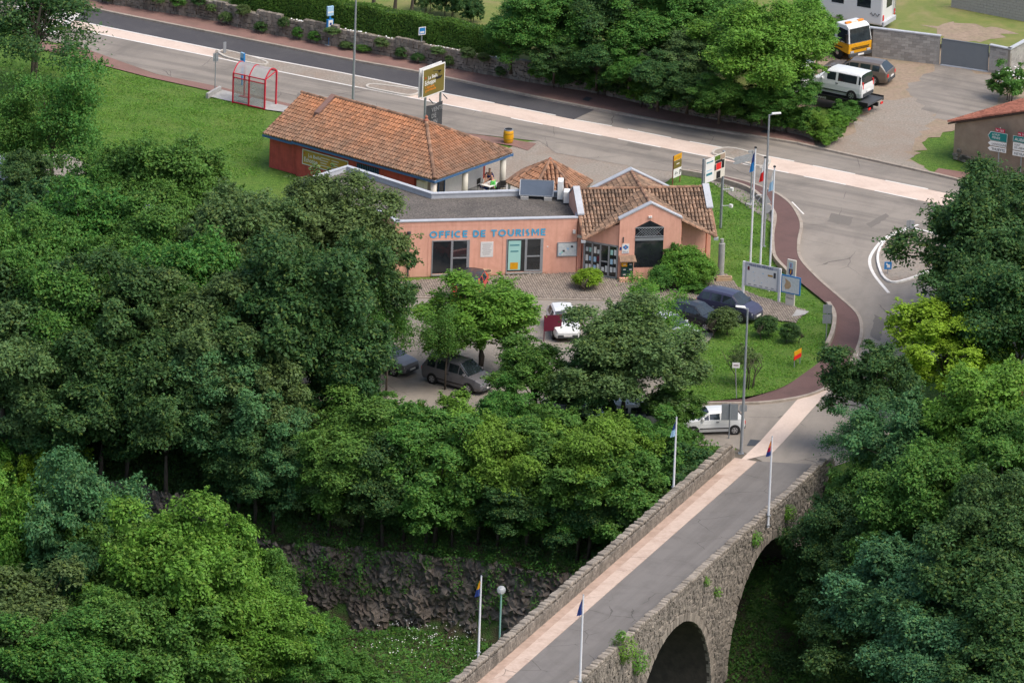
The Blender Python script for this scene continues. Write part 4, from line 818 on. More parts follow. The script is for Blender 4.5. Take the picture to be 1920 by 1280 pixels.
# ================================================================ SIGNS, POLES, LAMPS
def at(px, py, z=0.0): return P3(px, py, z)
def pole(par, x, y, z0, z1, r, mat='galv', nm='pole', n=10): o = MB(); o.tube([(x, y, z0), (x, y, z1)], r, n); return o.obj(nm, mat, par, smooth=False)
def pbox(par, x0, x1, y0, y1, z0, z1, mat, nm, bevel=0): return MB().box(x0, x1, y0, y1, z0, z1).obj(nm, mat, par, bevel=bevel)
def lamp(name, label, px, py, h, arm, rz, mat='galv', head='plastic_white', group=None):
    t_ = thing(name, label, 'street lamp', at(px, py), rz, group); o = MB(); o.tube([(0, 0, 0), (0, 0, h*.5), (0, 0, h)], [.1, .075, .055]); o.obj('pole', mat, t_); pbox(t_, -.16, .16, -.16, .16, 0, .04, mat, 'base_plate')
    if arm is not None:
        o = MB(); o.tube([(0, 0, h-.05), (arm*.3, 0, h+.06)], .04); o.obj('arm', mat, t_)
        o = MB(); o.add([(arm*.15, -.12, h+.02), (arm, -.1, h+.1), (arm, .1, h+.1), (arm*.15, .12, h+.02), (arm*.2, -.1, h+.14), (arm*.95, -.06, h+.2), (arm*.95, .06, h+.2), (arm*.2, .1, h+.14)], [(3, 2, 1, 0), (4, 5, 6, 7), (0, 1, 5, 4), (1, 2, 6, 5), (2, 3, 7, 6), (3, 0, 4, 7)]); o.obj('lamp_head', head, t_, bevel=.04)
lamp('street_lamp', 'tall grey street lamp post rising behind the shop roof', 661, 216, 9.5, .8, .5)
lamp('street_lamp', 'grey street lamp with white head beside the three flagpoles', 1431, 462, 8.7, .75, .0)
lamp('street_lamp', 'grey street lamp with white head on lawn by bridge end', 1389.5, 850, 9.0, -.75, .1)
# blue bus totem, bus sign plate
t_ = thing('bus_stop_totem', 'tall blue bus stop totem with timetable on the far pavement', 'bus stop', at(617, 88), R_(35)); pole(t_, 0, 0, .12, 2.8, .07, 'sign_blue'); pbox(t_, -.24, .24, -.1, .06, .95+.2, 1.95, 'sign_blue', 'timetable_case'); pbox(t_, -.17, .17, -.12, -.1, 1.25, 1.9, 'white', 'timetable'); pbox(t_, -.08, .08, -.125, -.12, 1.55, 1.72, 'navy', 'pictogram'); pbox(t_, -.24, .24, -.08, .06, 2.2, 2.85, 'light_blue', 'top_panel'); pbox(t_, -.22, .22, -.085, -.08, 2.4, 2.5, 'white', 'stripe'); pbox(t_, -.25, .25, -.2, .2, .11, .16, 'concrete', 'footing')
t_ = thing('bus_sign', 'small blue and white bus stop plate on grey post by stone wall', 'sign', at(789, 119), R_(30)); pole(t_, 0, 0, .1, 2.5, .045, 'grey_metal'); pbox(t_, -.27, .27, -.06, -.03, 2.0, 2.55, 'white', 'plate'); pbox(t_, -.22, .22, -.065, -.06, 2.06, 2.5, 'sign_blue', 'blue_field'); pbox(t_, -.15, .15, -.07, -.065, 2.12, 2.26, 'white', 'bus_symbol'); pbox(t_, -.2, .2, -.2, .2, .11, .16, 'concrete', 'footing')
t_ = thing('bus_stop_post', 'short light blue bus stop sign behind red shelter', 'bus stop', at(453.5, 160), R_(-50)); pole(t_, 0, 0, 0, 1.9, .06, 'sign_blue'); pbox(t_, -.17, .17, -.06, .06, 1.5, 2.25, 'light_blue', 'panel'); pbox(t_, .17, .2, -.07, .07, 1.5, 2.25, 'sign_blue', 'edge'); pbox(t_, -.16, .16, -.065, -.06, 1.75, 1.9, 'sign_blue', 'band')
t_ = thing('sign_post', 'bare grey back of a road sign beside the bus shelter', 'sign', at(403, 171), .3); pole(t_, 0, 0, 0, 2.65, .035); pbox(t_, -.18, .18, .0, .03, 2.05, 2.6, 'galv', 'plate'); pbox(t_, -.16, .16, -.02, .0, 2.2, 2.26, 'grey_metal', 'bracket')
t_ = thing('island_beacon', 'small grey marker board on traffic island', 'sign', at(421, 102), .5); pbox(t_, -.1, .1, -.03, .03, .1, .85, 'galv', 'board'); pole(t_, 0, .03, .1, .5, .03)
# big double-sided shop sign
br_ = at(828, 246); ang = math.atan2(1.95, 1.4); t_ = thing('shop_sign', 'large olive roadside shop sign on two grey posts above the roof', 'sign', br_, ang); SWd = 2.4
for x in (-1.75, -.1): pole(t_, x, .12, 0, 4.5, .08, 'grey_metal', 'post')
pbox(t_, -2.3, .12, -.03, .02, 2.75, 4.72, 'white', 'frame'); pbox(t_, -2.22, .04, -.04, -.03, 2.83, 4.64, 'olive_sign', 'panel'); pbox(t_, -2.3, .12, .25, .3, 2.75, 4.72, 'white', 'back_panel')
text('lettering', 'La Belle', .34, 'white', t_, (-1.75, -.05, 3.93), bold=.006); text('lettering', 'Echoppe', .44, 'white', t_, (-2.1, -.05, 3.58), bold=.008, sx=.78)
for k, s_ in enumerate(('L\'épicerie', 'gourmande')): text('lettering', s_, .25, 'orange', t_, (-2.0, -.05, 3.33-k*.2), bold=.004)
o = MB(); o.add([(-2.05+x, -.05, 4.0+z) for x, z in ((0, 0), (.12, .12), (-.02, .14))], [(0, 1, 2)]); o.obj('mark', 'red', t_)
o = MB(); o.add([(-.95+x, -.05, 3.75+z) for x, z in ((0, .1), (.12, 0), (.6, 0), (.75, .12), (.62, .2), (.5, .12), (.4, .28), (.3, .14), (.15, .25))], [tuple(range(9))]); o.tube([(-.75, -.05, 4.0), (-.6, -.05, 4.3), (-.45, -.05, 4.1)], .02, 5); o.tube([(-1.2, -.05, 4.42), (-.5, -.05, 4.3)], .015, 5); o.lathe([(.08, 0), (.09, .06)], 8, (-.45, -.05, 4.25)); o.obj('emblem', 'black', t_)
cb = thing('chalk_banner', 'dark sagging chalkboard banner hung below the olive shop sign', 'banner', br_, ang); o = MB(); nn = 8
vs = [(-1.75+1.72*i/nn, .02+.06*math.sin(i*1.3), z) for i in range(nn+1) for z in (.5-.12*math.sin(math.pi*i/nn), 2.1-.06*math.sin(math.pi*i/nn))]; o.add(vs, [(2*i, 2*i+2, 2*i+3, 2*i+1) for i in range(nn)]); o.obj('sheet', 'chalk', cb)
for k, s_ in enumerate(('VENTE', 'DE', 'VIN')): text('chalk_writing', s_, .42, 'chalk_line', cb, (-1.3, -.09, 1.6-k*.42))
for x, z in ((-1.5, 2.55), (.05, 2.5)): o = MB(); o.tube([(x, 0, z), (x+.05, -.3, z-.25)], .035, 6); o.obj('spotlight', 'dark_grey', t_)
# yellow barrel
t_ = thing('barrel', 'yellow painted wooden barrel with dark open top on the verge', 'barrel', at(953, 268)); o = MB(); pr = [(.27, 0), (.32, .22), (.345, .48), (.32, .74), (.285, .93)]; o.lathe(pr, 20); o.obj('staves', 'yellow', t_, smooth=True)
for z, r in ((.1, .305), (.3, .342), (.66, .342)): o = MB(); o.lathe([(r, 0), (r+.003, .05)], 20, (0, 0, z)); o.obj('hoop', 'ochre', t_)
o = MB(); o.lathe([(.3, 0), (.292, .07), (.25, .07)], 20, (0, 0, .88)); o.obj('rim', 'galv', t_); o = MB(); o.lathe([(.25, 0), (.249, .004)], 20, (0, 0, .951)); o.obj('opening', 'black', t_)
# parking sign
t_ = thing('parking_sign', 'slim sign with yellow top, olive middle and P arrow', 'sign', at(1260.8, 346.6), R_(57)); 
for x in (0, .88): pole(t_, x, 0, 0, 1.95, .035, 'wood_red', 'post')
for z0, z1, m_, nm in ((1.6, 1.97, 'yellow', 'top_plate'), (1.06, 1.55, 'olive_sign', 'middle_plate'), (.45, 1.02, 'white', 'bottom_plate')): pbox(t_, -.02, .9, -.06, -.04, z0, z1, m_, nm)
text('lettering', '← P', .46, 'black', t_, (.08, -.07, .56), bold=.008); text('lettering', 'OUVERT', .19, 'ochre', t_, (.08, -.07, 1.72)); tline(.35, .08, 'off_white', t_, (.28, -.07, 1.3))
# billboard
bp_ = at(1352.4, 428); t_ = thing('billboard', 'white and picture billboard high on two grey steel posts', 'billboard', bp_, R_(55)); BW = 2.25
for x in (0, -BW): pbox(t_, x-.07, x+.07, .0, .12, 0, 5.15, 'grey_metal', 'post')
pbox(t_, -BW+.1, -1.2, -.04, .0, 3.5, 5.05, 'white', 'text_panel'); pbox(t_, -1.2, .05, -.04, .0, 3.5, 5.1, 'off_white', 'picture_panel')
tline(.75, .08, 'teal', t_, (-BW+.18, -.05, 4.78)); pbox(t_, -BW+.2, -1.4, -.046, -.04, 3.95, 4.1, 'teal', 'arrow'); tline(.55, .06, 'light_blue', t_, (-BW+.25, -.05, 4.25))
for x0, x1, z0, z1, m_ in ((-1.15, -.55, 4.75, 5.05, 'grass'), (-.55, 0, 4.7, 5.05, 'plaster_old'), (-1.1, -.3, 4.55, 4.72, 'black'), (-.95, -.4, 4.1, 4.53, 'red'), (-.35, -.05, 4.1, 4.65, 'black'), (-1.15, -.98, 4.1, 4.5, 'black'), (-1.15, -.2, 4.0, 4.08, 'off_white'), (-.9, -.45, 3.52, 3.98, 'black')): pbox(t_, x0, x1, -.047, -.041, z0, z1, m_, 'picture_patch')
for z in (2.6, 1.5): o = MB(); o.tube([(0, 0, z), (.1, -.5, z+.1)], .025, 6); o.obj('lamp_arm', 'pole_white', t_); pbox(t_, .02, .18, -.7, -.48, z, z+.2, 'plastic_white', 'floodlight')
# finger post with arrow boards
t_ = thing('finger_post', 'grey arrow direction boards seen from behind on a post', 'sign', at(1407, 384), R_(43)); pole(t_, 0, 0, 0, 3.65, .05)
for k, (z, l) in enumerate(((3.0, 1.75), (3.25, 1.75))): o = MB(); o.add([(x, y, z+zz) for y in (-.03, .0) for x, zz in ((.1, 0), (.1, .22), (-l+.2, .22), (-l, .11), (-l+.2, 0))], [(0, 1, 2, 3, 4), (9, 8, 7, 6, 5)]+[(i, (i+1) % 5, 5+(i+1) % 5, 5+i) for i in range(5)]); o.obj('arrow_board', 'galv', t_)
pbox(t_, -.35, .0, .0, .04, 3.52, 3.68, 'galv', 'small_plate'); pbox(t_, -.25, .25, -.25, .25, 0, .08, 'concrete', 'footing')
t_ = thing('round_sign', 'round grey road sign back standing low in the grass by footpath', 'sign', at(1437, 412), .5); o = MB(Matrix.Translation((0, 0, .75)) @ Matrix.Rotation(R_(90), 4, 'X')); o.lathe([(.3, 0), (.3, .03)], 20); o.obj('disc', 'galv', t_); o = MB(); o.add([(-.3, 0, 1.1), (.3, 0, 1.1), (0, 0, 1.6), (-.3, .03, 1.1), (.3, .03, 1.1), (0, .03, 1.6)], [(0, 1, 2), (5, 4, 3), (0, 3, 4, 1), (1, 4, 5, 2), (2, 5, 3, 0)]); o.obj('triangle', 'galv', t_); pole(t_, 0, .06, 0, 1.6, .03)
t_ = thing('wire_bicycle', 'small wire bicycle frame ornament standing beside flagpoles', 'bicycle', at(1418, 390), R_(-60))
for y in (-.5, .5):
    o = MB(); o.tube([(.0, y+.33*math.cos(a), .34+.33*math.sin(a)) for a in np.linspace(0, 6.283, 17)], .02, 5, False); o.obj('wheel', 'dark_grey', t_)
o = MB(); o.tube([(0, -.5, .34), (0, -.15, .85), (0, .4, .85), (0, .5, .34)], .025, 5); o.tube([(0, -.15, .85), (0, .0, .34), (0, .4, .85)], .022, 5); o.obj('frame', 'galv', t_); pbox(t_, -.05, .05, -.28, -.08, .88, .93, 'black', 'saddle'); o = MB(); o.tube([(-.25, .45, 1.0), (.25, .45, 1.0)], .02, 5); o.obj('handlebar', 'galv', t_)
# flagpoles: three by the map, four on the bridge
def flag(par, base, z1, cols, w_=.28, drop=1.35):
    o = None; seg = len(cols)
    for k, m_ in enumerate(cols):
        o = MB(); vs = []
        for i in range(5):
            for j in range(5):
                u = (k+i/4)/seg; zz = z1-.15-drop*u*.9-drop*.12*j/4; vs.append((-.04-w_*(j/4)*(.35+.65*u), .05*math.sin(3*u+j*1.4), zz))
        o.add(vs, [(5*i+j, 5*i+j+1, 5*i+j+6, 5*i+j+5) for i in range(4) for j in range(4)]); o.obj('flag', m_, par, fix=False)
for (px, py), cols, lb in (((1406, 509), ('navy', 'sign_blue'), 'tall white flagpole with limp blue flag'), ((1424, 528), ('white', 'red'), 'tall white flagpole with limp red and white flag'), ((1441.5, 546), ('white', 'light_blue'), 'tall white flagpole with limp pale flag')):
    t_ = thing('flagpole', lb+' behind map board', 'flagpole', at(px, py), .2, 'white flagpoles behind the map board'); o = MB(); o.tube([(0, 0, 0), (0, 0, 8.1)], [.07, .05]); o.obj('pole', 'pole_white', t_); o = MB(); o.lathe([(.09, 0), (.09, .06), (.03, .1)], 10, (0, 0, 8.1)); o.obj('cap', 'black', t_); flag(t_, 0, 8.0, cols)
def on_bridge(px, py, v):
    d = CR @ Vector(((px-960)/F_PX, -(py-640)/F_PX, -1)); s = (v-BN.dot(CAM-BO))/BN.dot(d); p = CAM+d*s; return p
for top, bot, v, cols, lb in (((1267, 778), (1262, 935), -TH-.08, ('navy', 'light_blue'), 'white flagpole with dark blue flag outside the leafy side parapet'), ((1445, 815), (1440, 988), VO+.12, ('orange', 'crimson', 'navy'), 'white flagpole with red and orange striped flag on spandrel wall'), ((1094, 1120), (1086.5, 1300), VO+.12, ('navy', 'navy'), 'white flagpole with furled navy flag on spandrel wall'), ((901, 1083), (896.5, 1245), -TH-.08, ('yellow', 'navy'), 'white flagpole with yellow and navy flag near globe lamp')):
    p = on_bridge(*bot, v); h = (bot[1]-top[1])/31.4; t_ = thing('bridge_flagpole', lb, 'flagpole', p, .4, 'flagpoles fixed to the bridge'); o = MB(); o.tube([(0, 0, 0), (0, 0, h)], [.075, .045]); o.obj('pole', 'pole_white', t_); flag(t_, 0, h-.1, cols, .3, .95); o = MB(); o.lathe([(.06, 0), (.02, .05)], 8, (0, 0, h)); o.obj('cap', 'galv', t_)
    for z in (.1, .7): pbox(t_, -.1, .1, -.1, .1, z, z+.06, 'galv', 'bracket')
p = on_bridge(936, 1215, -TH-.2); t_ = thing('globe_lamp', 'clear globe lamp on slim green pole beside the bridge', 'street lamp', p); h = 108/31.4; pole(t_, 0, 0, -1.5, h-.25, .05, 'green_pole'); o = MB(); o.lathe([(.05, -.25), (.15, -.21), (.225, -.1), (.245, 0), (.225, .1), (.15, .2), (.02, .245)], 18, (0, 0, h)); o.obj('globe', 'globe', t_, smooth=True); o = MB(); o.lathe([(.05, -.22), (.05, .02), (.08, .03)], 10, (0, 0, h)); o.obj('bulb', 'plastic_white', t_)
# map board and info totem
ma = at(1392.7, 552.5); t_ = thing('map_board', 'large town map board headed VILLE DE MEYRAS on two white posts', 'sign', ma, R_(-29)); ML_ = 2.53
for x in (0, ML_): pbox(t_, x-.07, x+.07, -.06, .06, 0, 2.2, 'pole_white', 'post')
pbox(t_, .08, ML_-.08, -.03, .03, .65, 2.2, 'coping', 'board'); pbox(t_, .22, ML_-.2, -.04, -.031, .72, 1.98, 'white', 'map_sheet'); text('lettering', 'VILLE DE MEYRAS', .22, 'navy', t_, (.35, -.05, 2.0), bold=.004)
for k in range(16): x = .6+random.random()*1.3; z = .95+random.random()*.75; pbox(t_, x, x+random.uniform(.03, .12), -.043, -.041, z, z+random.uniform(.015, .05), random.choice(['galv', 'off_white', 'light_blue', 'plaster_old']), 'map_mark')
pbox(t_, .27, .42, -.045, -.041, 1.7, 1.95, 'burgundy', 'crest'); pbox(t_, 2.1, 2.26, -.045, -.041, 1.5, 1.85, 'dark_grey', 'photo'); pbox(t_, 1.7, 2.05, -.045, -.041, 1.55, 1.66, 'ochre', 'legend')
for k in range(5): pbox(t_, .35+k*.4, .55+k*.4, -.045, -.041, .78, .84, 'galv', 'legend_text')
t_ = thing('info_totem', 'white information totem with coat of arms and framed map', 'sign', at(1481, 574), R_(-29)); pbox(t_, -.3, .3, -.06, .06, 0, 3.02, 'off_white', 'slab'); pbox(t_, -.14, .1, -.068, -.061, 2.5, 2.85, 'light_blue', 'i_sign'); pbox(t_, -.05, 0, -.075, -.069, 2.55, 2.8, 'crimson', 'i_mark')
o = MB(); o.add([(-.02+x, -.07, 2.0+z) for x, z in ((-.14, .44), (.14, .44), (.14, .15), (0, 0), (-.14, .15))], [(0, 1, 2, 3, 4)]); o.obj('coat_of_arms', 'navy', t_); o = MB(); o.add([(-.02+x, -.075, 2.05+z) for x, z in ((-.03, .35), (.06, .35), (.03, .05), (-.06, .1))], [(0, 1, 2, 3)]); o.obj('arms_charge', 'yellow', t_)
pbox(t_, -.62, .72, -.13, -.061, .85, 2.0, 'sign_blue', 'frame'); pbox(t_, -.55, .65, -.137, -.131, .92, 1.93, 'paper', 'map_sheet'); o = MB(); o.add([(-.3+x, -.14, 1.1+z) for x, z in ((0, 0), (.25, .05), (.4, .25), (.32, .5), (.1, .62), (-.05, .72), (0, .45), (-.08, .2))], [tuple(range(8))]); o.obj('map_area', 'olive_sign' if 0 else 'terracotta', t_); text('lettering', 'Meyras', .16, 'dark_grey', t_, (-.24, -.07, .5))
# other small signs
t_ = thing('road_sign', 'two grey sign plates seen from behind at the footpath bend', 'sign', at(1548.5, 641), .05); pole(t_, 0, 0, 0, 2.45, .035); pbox(t_, -.27, .27, -.03, 0, 1.85, 2.4, 'galv', 'plate'); pbox(t_, -.27, .27, -.03, 0, 1.2, 1.78, 'galv', 'plate')
t_ = thing('lawn_sign', 'low yellow and red sign on two short legs in lawn', 'sign', at(1489, 688), R_(60))
for x in (0, .7): pole(t_, x, 0, 0, .5, .03, 'galv', 'leg')
pbox(t_, -.1, .8, -.03, .0, .72, 1.0, 'yellow', 'upper_plate'); pbox(t_, -.1, .8, -.03, .0, .45, .7, 'red', 'lower_plate')
t_ = thing('street_plate', 'small white plate on thin grey post in the lawn', 'sign', at(1381, 750), .05); o = MB(); o.tube([(0, 0, 0), (-.15, 0, 2.1)], .03, 6); o.obj('post', 'galv', t_); pbox(t_, -.35, .1, -.03, -.01, 2.05, 2.38, 'white', 'plate'); pbox(t_, -.28, .02, -.034, -.031, 2.18, 2.24, 'burgundy', 'text_line')
t_ = thing('parking_sign_reverse', 'grey double sign panel seen from behind in front of white van', 'sign', at(1366.5, 822), .08); pole(t_, .0, 0, 0, 2.2, .04, 'grey_metal', 'post'); pbox(t_, -.5, -.01, .03, .06, 1.15, 2.15, 'grey_metal', 'panel'); pbox(t_, .01, .48, .03, .06, 1.15, 2.15, 'grey_metal', 'panel'); pbox(t_, .55, 1.0, .03, .06, 1.7, 2.1, 'galv', 'small_panel')
t_ = thing('burgundy_sign', 'dark burgundy panel on thin posts before the white car', 'sign', at(1050, 637), R_(20)); pole(t_, 0, 0, 0, 1.6, .03, 'burgundy', 'post'); pole(t_, -1.05, 0, 0, 1.6, .03, 'burgundy', 'post'); pbox(t_, -1.1, .05, -.05, -.03, .65, 1.65, 'burgundy', 'panel')
t_ = thing('utility_cabinet', 'grey utility cabinet at the edge of bushes', 'cabinet', at(1195, 817), .1); pbox(t_, -.42, .42, -.2, .2, 0, 1.2, 'grey_metal', 'body'); pbox(t_, -.45, .45, -.23, .23, 1.2, 1.28, 'galv', 'lid'); pbox(t_, -.005, .005, -.206, -.2, .1, 1.1, 'dark_grey', 'door_gap')
t_ = thing('keep_right_sign', 'blue square arrow sign on the splitter island', 'sign', at(1664, 516), .1); pole(t_, 0, .03, 0, .85, .03); pbox(t_, -.23, .23, -.02, .02, .4, .88, 'sign_blue', 'plate'); o = MB(); o.add([(x, -.025, .64+z) for x, z in ((-.15, .12), (-.08, .18), (.06, .04), (.12, .1), (.14, -.14), (-.1, -.12), (-.03, -.05))], [tuple(range(7))]); o.obj('arrow', 'white', t_)
t_ = thing('road_sign', 'grey sign plate seen from behind beside the big dark tree', 'sign', at(1706, 440), .1); pole(t_, 0, 0, 0, 1.0, .03); pbox(t_, -.25, .25, 0, .03, .4, .95, 'galv', 'plate')
def dirsign(px, py, lb, top, rows):
    t_ = thing('direction_sign', lb, 'sign', at(px, py), R_(-25), 'road direction signs by the plaster house'); pole(t_, 0, .03, 0, 3.3, .04); z = 1.68
    for txt, h, m_, tm, arrow in rows[::-1]:
        pts = [(.52, 0), (.52, h), (-.6, h), (-.78, h/2), (-.6, 0)] if arrow else [(.8, 0), (.8, h), (-.6, h), (-.6, 0)]; k = len(pts); o = MB(); o.add([(x, y, z+zz) for y in (-.03, 0) for x, zz in pts], [tuple(range(k)), tuple(range(2*k-1, k-1, -1))]+[(i, (i+1) % k, k+(i+1) % k, k+i) for i in range(k)]); o.obj('arrow_plate' if arrow else 'plate', m_, t_)
        if m_ == 'green_sign':
            o = MB(); o.add([(x*1.05, -.015, z+h/2+(zz-h/2)*1.1) for x, zz in pts], [tuple(range(k))]); o.obj('border', 'white', t_)
        n_ = txt.count('\n')+1; text('lettering', txt, (h/n_)*.78, tm, t_, (-.5, -.04, z+h-h/n_*.8), sx=.8 if len(txt) > 7 else .95, bold=.004); z += h+.06
    pbox(t_, -.3, .36, -.03, 0, z, z+.24, 'crimson', 'number_plate'); text('lettering', 'N 102', .22, 'white', t_, (-.26, -.04, z+.045), bold=.004)
dirsign(1870, 331, 'green arrow sign LE PUY MENDE over two white arrow plates', 0, [('LE PUY\nMENDE', .55, 'green_sign', 'white', 1), ('LANGOGNE', .3, 'white', 'dark_grey', 1), ('THUEYTS', .3, 'white', 'dark_grey', 1)])
dirsign(1912, 340, 'green sign AUBENAS over white plates at the picture edge', 0, [('AUBENAS', .38, 'green_sign', 'white', 0), ('PONT\nDE LABEAUME', .5, 'white', 'dark_grey', 0), ('MEYRAS', .32, 'white', 'dark_grey', 0)])
# ---- bus shelter
t_ = thing('bus_shelter', 'red framed bus shelter with curved translucent roof on the verge', 'bus shelter', at(436.4, 192.6), R_(-31)); SL, SD = 2.5, 1.36
for x, y, h in ((0, 0, 2.05), (SL/2, 0, 2.05), (SL, 0, 2.05), (0, SD, 2.35), (SL, SD, 2.35)): pbox(t_, x-.045, x+.045, y-.045, y+.045, 0, h, 'red_metal', 'post')
arc = [(y, 2.05+.3*y/SD+.42*math.sin(math.pi*y/SD)**.9 if 0 < y < SD else 2.05+.3*y/SD) for y in np.linspace(0, SD, 13)]
for x in (0, SL/2, SL): o = MB(); [o.bar((x, a[0], a[1]), (x, b[0], b[1]), .06) for a, b in zip(arc[:-1], arc[1:])]; o.obj('roof_rib', 'red_metal', t_)
for k, (x0, x1) in enumerate(((.03, SL/2-.03), (SL/2+.03, SL-.03))): o = MB(); o.add([(x, y, z) for y, z in arc for x in (x0, x1)], [(2*i, 2*i+1, 2*i+3, 2*i+2) for i in range(12)]); o.obj('roof_sheet', 'poly', t_, smooth=True)
for y, z in ((0, 2.05), (0, 1.76), (0, .06), (SD, 2.35)): o = MB(); o.bar((0, y, z), (SL, y, z), .06); o.obj('rail', 'red_metal', t_)
for x in (0, SL): o = MB(); o.bar((x, 0, 2.05), (x, SD, 2.35), .05); o.obj('tie', 'red_metal', t_)
for x0, x1 in ((.05, SL/2-.05), (SL/2+.05, SL-.05)): pbox(t_, x0, x1, -.01, .01, .1, 1.72, 'pane_clear', 'pane')
pbox(t_, .3, 1.1, .2, .5, .42, .47, 'red_metal', 'bench'); pbox(t_, 1.55, 1.7, -.014, -.011, 1.4, 1.44, 'white', 'sticker'); pbox(t_, 1.52, 1.7, -.014, -.011, 1.15, 1.19, 'white', 'sticker')
# flower pot
t_ = thing('flower_pot', 'round terracotta flower pot between the two glazed doors', 'flower pot', at(911, 524)); o = MB(); o.lathe([(.22, .07), (.27, .3), (.3, .44), (.37, .5), (.37, .58), (.33, .58), (.31, .5)], 20); o.obj('pot', 'terracotta', t_, smooth=False); o = MB(); o.lathe([(.31, .5), (.3, .505)], 14); o.obj('earth', 'soil', t_)

# ================================================================ VEHICLES
def car(name, label, cat, loc, rz, paint, L=4.1, H=1.46, W=1.72, hood=.92, belt=.95, ws=.95, r0=.3, r1=-1.35, rw=-1.85, tail=.95, wb=1.28, wr=.31, van=False, roof=None, pill=(-.35,), group=None, blind=()):
    t_ = thing(name, label, cat, loc, rz, group); hl = L/2; hw = W/2
    st = [(-hl, .42, tail*.72, tail*.78, .8), (-hl+.06, .3, tail*.9, tail*.97, .94), (rw, .24, belt, belt+.03, .98)]
    xs_ = [r1]+[x for p in sorted(pill) for x in (p-.05, p+.05)]+[r0]
    for x in xs_: st.append((x, .2, belt, H-(.03 if x in (r1, r0) else 0), 1.0))
    st += [(ws, .2, belt-.02, hood+.02, 1.0), (hl-.45, .22, hood-.1, hood-.06, .97), (hl-.1, .26, .66, .76, .86), (hl, .34, .5, .6, .74)]
    st.sort(key=lambda s: s[0]); cab = lambda x: r1-.001 <= x <= r0+.001
    rings = []
    for x, zb, zl, zt, wf in st:
        w_ = hw*wf; tw = w_*.76 if cab(x) else w_*.93; tw = w_*.86 if (van and cab(x)) else tw
        rings.append([(x, 0, zb), (x, w_*.9, zb), (x, w_, zb+(zl-zb)*.35), (x, w_, zb+(zl-zb)*.7), (x, w_*.965, zl), (x, tw, zt-(.09 if cab(x) else .0)), (x, tw*.86, zt-.0 if cab(x) else zt+.01), (x, 0, zt+(.04 if cab(x) else .02))])
    body, roofm, wins = MB(), MB(), []; n = 8
    for i in range(len(st)-1):
        x0, x1 = st[i][0], st[i+1][0]; A, Bq = rings[i], rings[i+1]
        for s in (1, -1):
            f = lambda p: (p[0], p[1]*s, p[2])
            for j in range(n-1):
                q = [f(A[j]), f(Bq[j]), f(Bq[j+1]), f(A[j+1])]; mb = body
                incab = cab(x0) and cab(x1); pillar = incab and abs((x1-x0)-.1) < .01
                if j == 4 and incab and not pillar and i not in blind:
                    c_ = [sum(v[k] for v in q)/4 for k in range(3)]; g_ = MB(); g_.add([tuple(c_[k]+(v[k]-c_[k])*(.93 if k == 0 else .86)+(.006*s if k == 1 else 0) for k in range(3)) for v in q], [(0, 1, 2, 3)]); wins.append(('side_window', g_))
                if j == 4 and not van and abs(x0-r0) < .01 and x1 <= ws+.01:
                    g_ = MB(); c_ = [q[0][k]*.45+q[3][k]*.3+q[1][k]*.25 for k in range(3)]; g_.add([tuple(c_[k]+(v[k]-c_[k])*.8+(.008*s if k == 1 else 0) for k in range(3)) for v in (q[0], q[1], q[3])], [(0, 1, 2)]); wins.append(('side_window', g_))
                if j >= 4 and ((cab(x0) and x1 > r0+.01 and x1 <= ws+.01) or (cab(x1) and x0 < r1-.01 and x0 >= rw-.01)):
                    if j == 4:
                        if not van: c_ = [sum(v[k] for v in q)/4 for k in range(3)]
                    else:
                        g_ = next((w_ for nm_, w_ in wins if nm_ == ('windscreen' if x1 > r0 else 'rear_window')), None)
                        if g_ is None: g_ = MB(); wins.append(('windscreen' if x1 > r0 else 'rear_window', g_))
                        dxn = .012 if x1 > r0 else -.012; g_.add([(v[0]+dxn, v[1]*.97, v[2]+.012) for v in q], [(0, 1, 2, 3)])
                (roofm if (roof and incab and j >= 5) else body).add(q, [(0, 1, 2, 3)])
    for e in (0, -1): r_ = rings[e]; body.add([(p[0], p[1], p[2]) for p in r_]+[(p[0], -p[1], p[2]) for p in r_[-2:0:-1]], [tuple(range(14))])
    o = body.obj('body', paint, t_); bm = bmesh.new(); bm.from_mesh(o.data); bmesh.ops.remove_doubles(bm, verts=bm.verts, dist=.001); bmesh.ops.recalc_face_normals(bm, faces=bm.faces); bm.to_mesh(o.data); bm.free()
    m_ = o.modifiers.new('bevel', 'BEVEL'); m_.width = .035; m_.segments = 2; m_.limit_method = 'ANGLE'; m_.angle_limit = R_(22)
    if roof: roofm.obj('roof', roof, t_)
    for nm_, g_ in wins: g_.obj(nm_, 'glass_car', t_, fix=False)
    for sx in (1, -1):
        for sy in (1, -1):
            M_ = Matrix.Translation((sx*wb, sy*(hw-.1), wr)) @ Matrix.Rotation(R_(90*-sy), 4, 'X')
            o = MB(M_); o.lathe([(wr+.06, .02), (wr+.05, .112)], 20); o.obj('wheel_arch', 'black', t_)
            o = MB(M_); o.lathe([(wr*.6, -.1), (wr*.96, -.1), (wr, -.05), (wr, .09), (wr*.95, .125), (wr*.66, .13)], 20); wh = o.obj('wheel', 'rubber', t_, smooth=False)
            o = MB(M_); o.lathe([(wr*.66, .05), (wr*.64, .132), (wr*.16, .138)], 14); o.obj('rim', 'rim', wh); o = MB(M_)
            for k in range(5): a = k*1.2566+.6; o.add([(wr*.18*math.cos(a), wr*.18*math.sin(a), .141), (wr*.58*math.cos(a-.3), wr*.58*math.sin(a-.3), .141), (wr*.58*math.cos(a+.3), wr*.58*math.sin(a+.3), .141)], [(0, 1, 2)])
            o.obj('spoke_gap', 'black', wh)
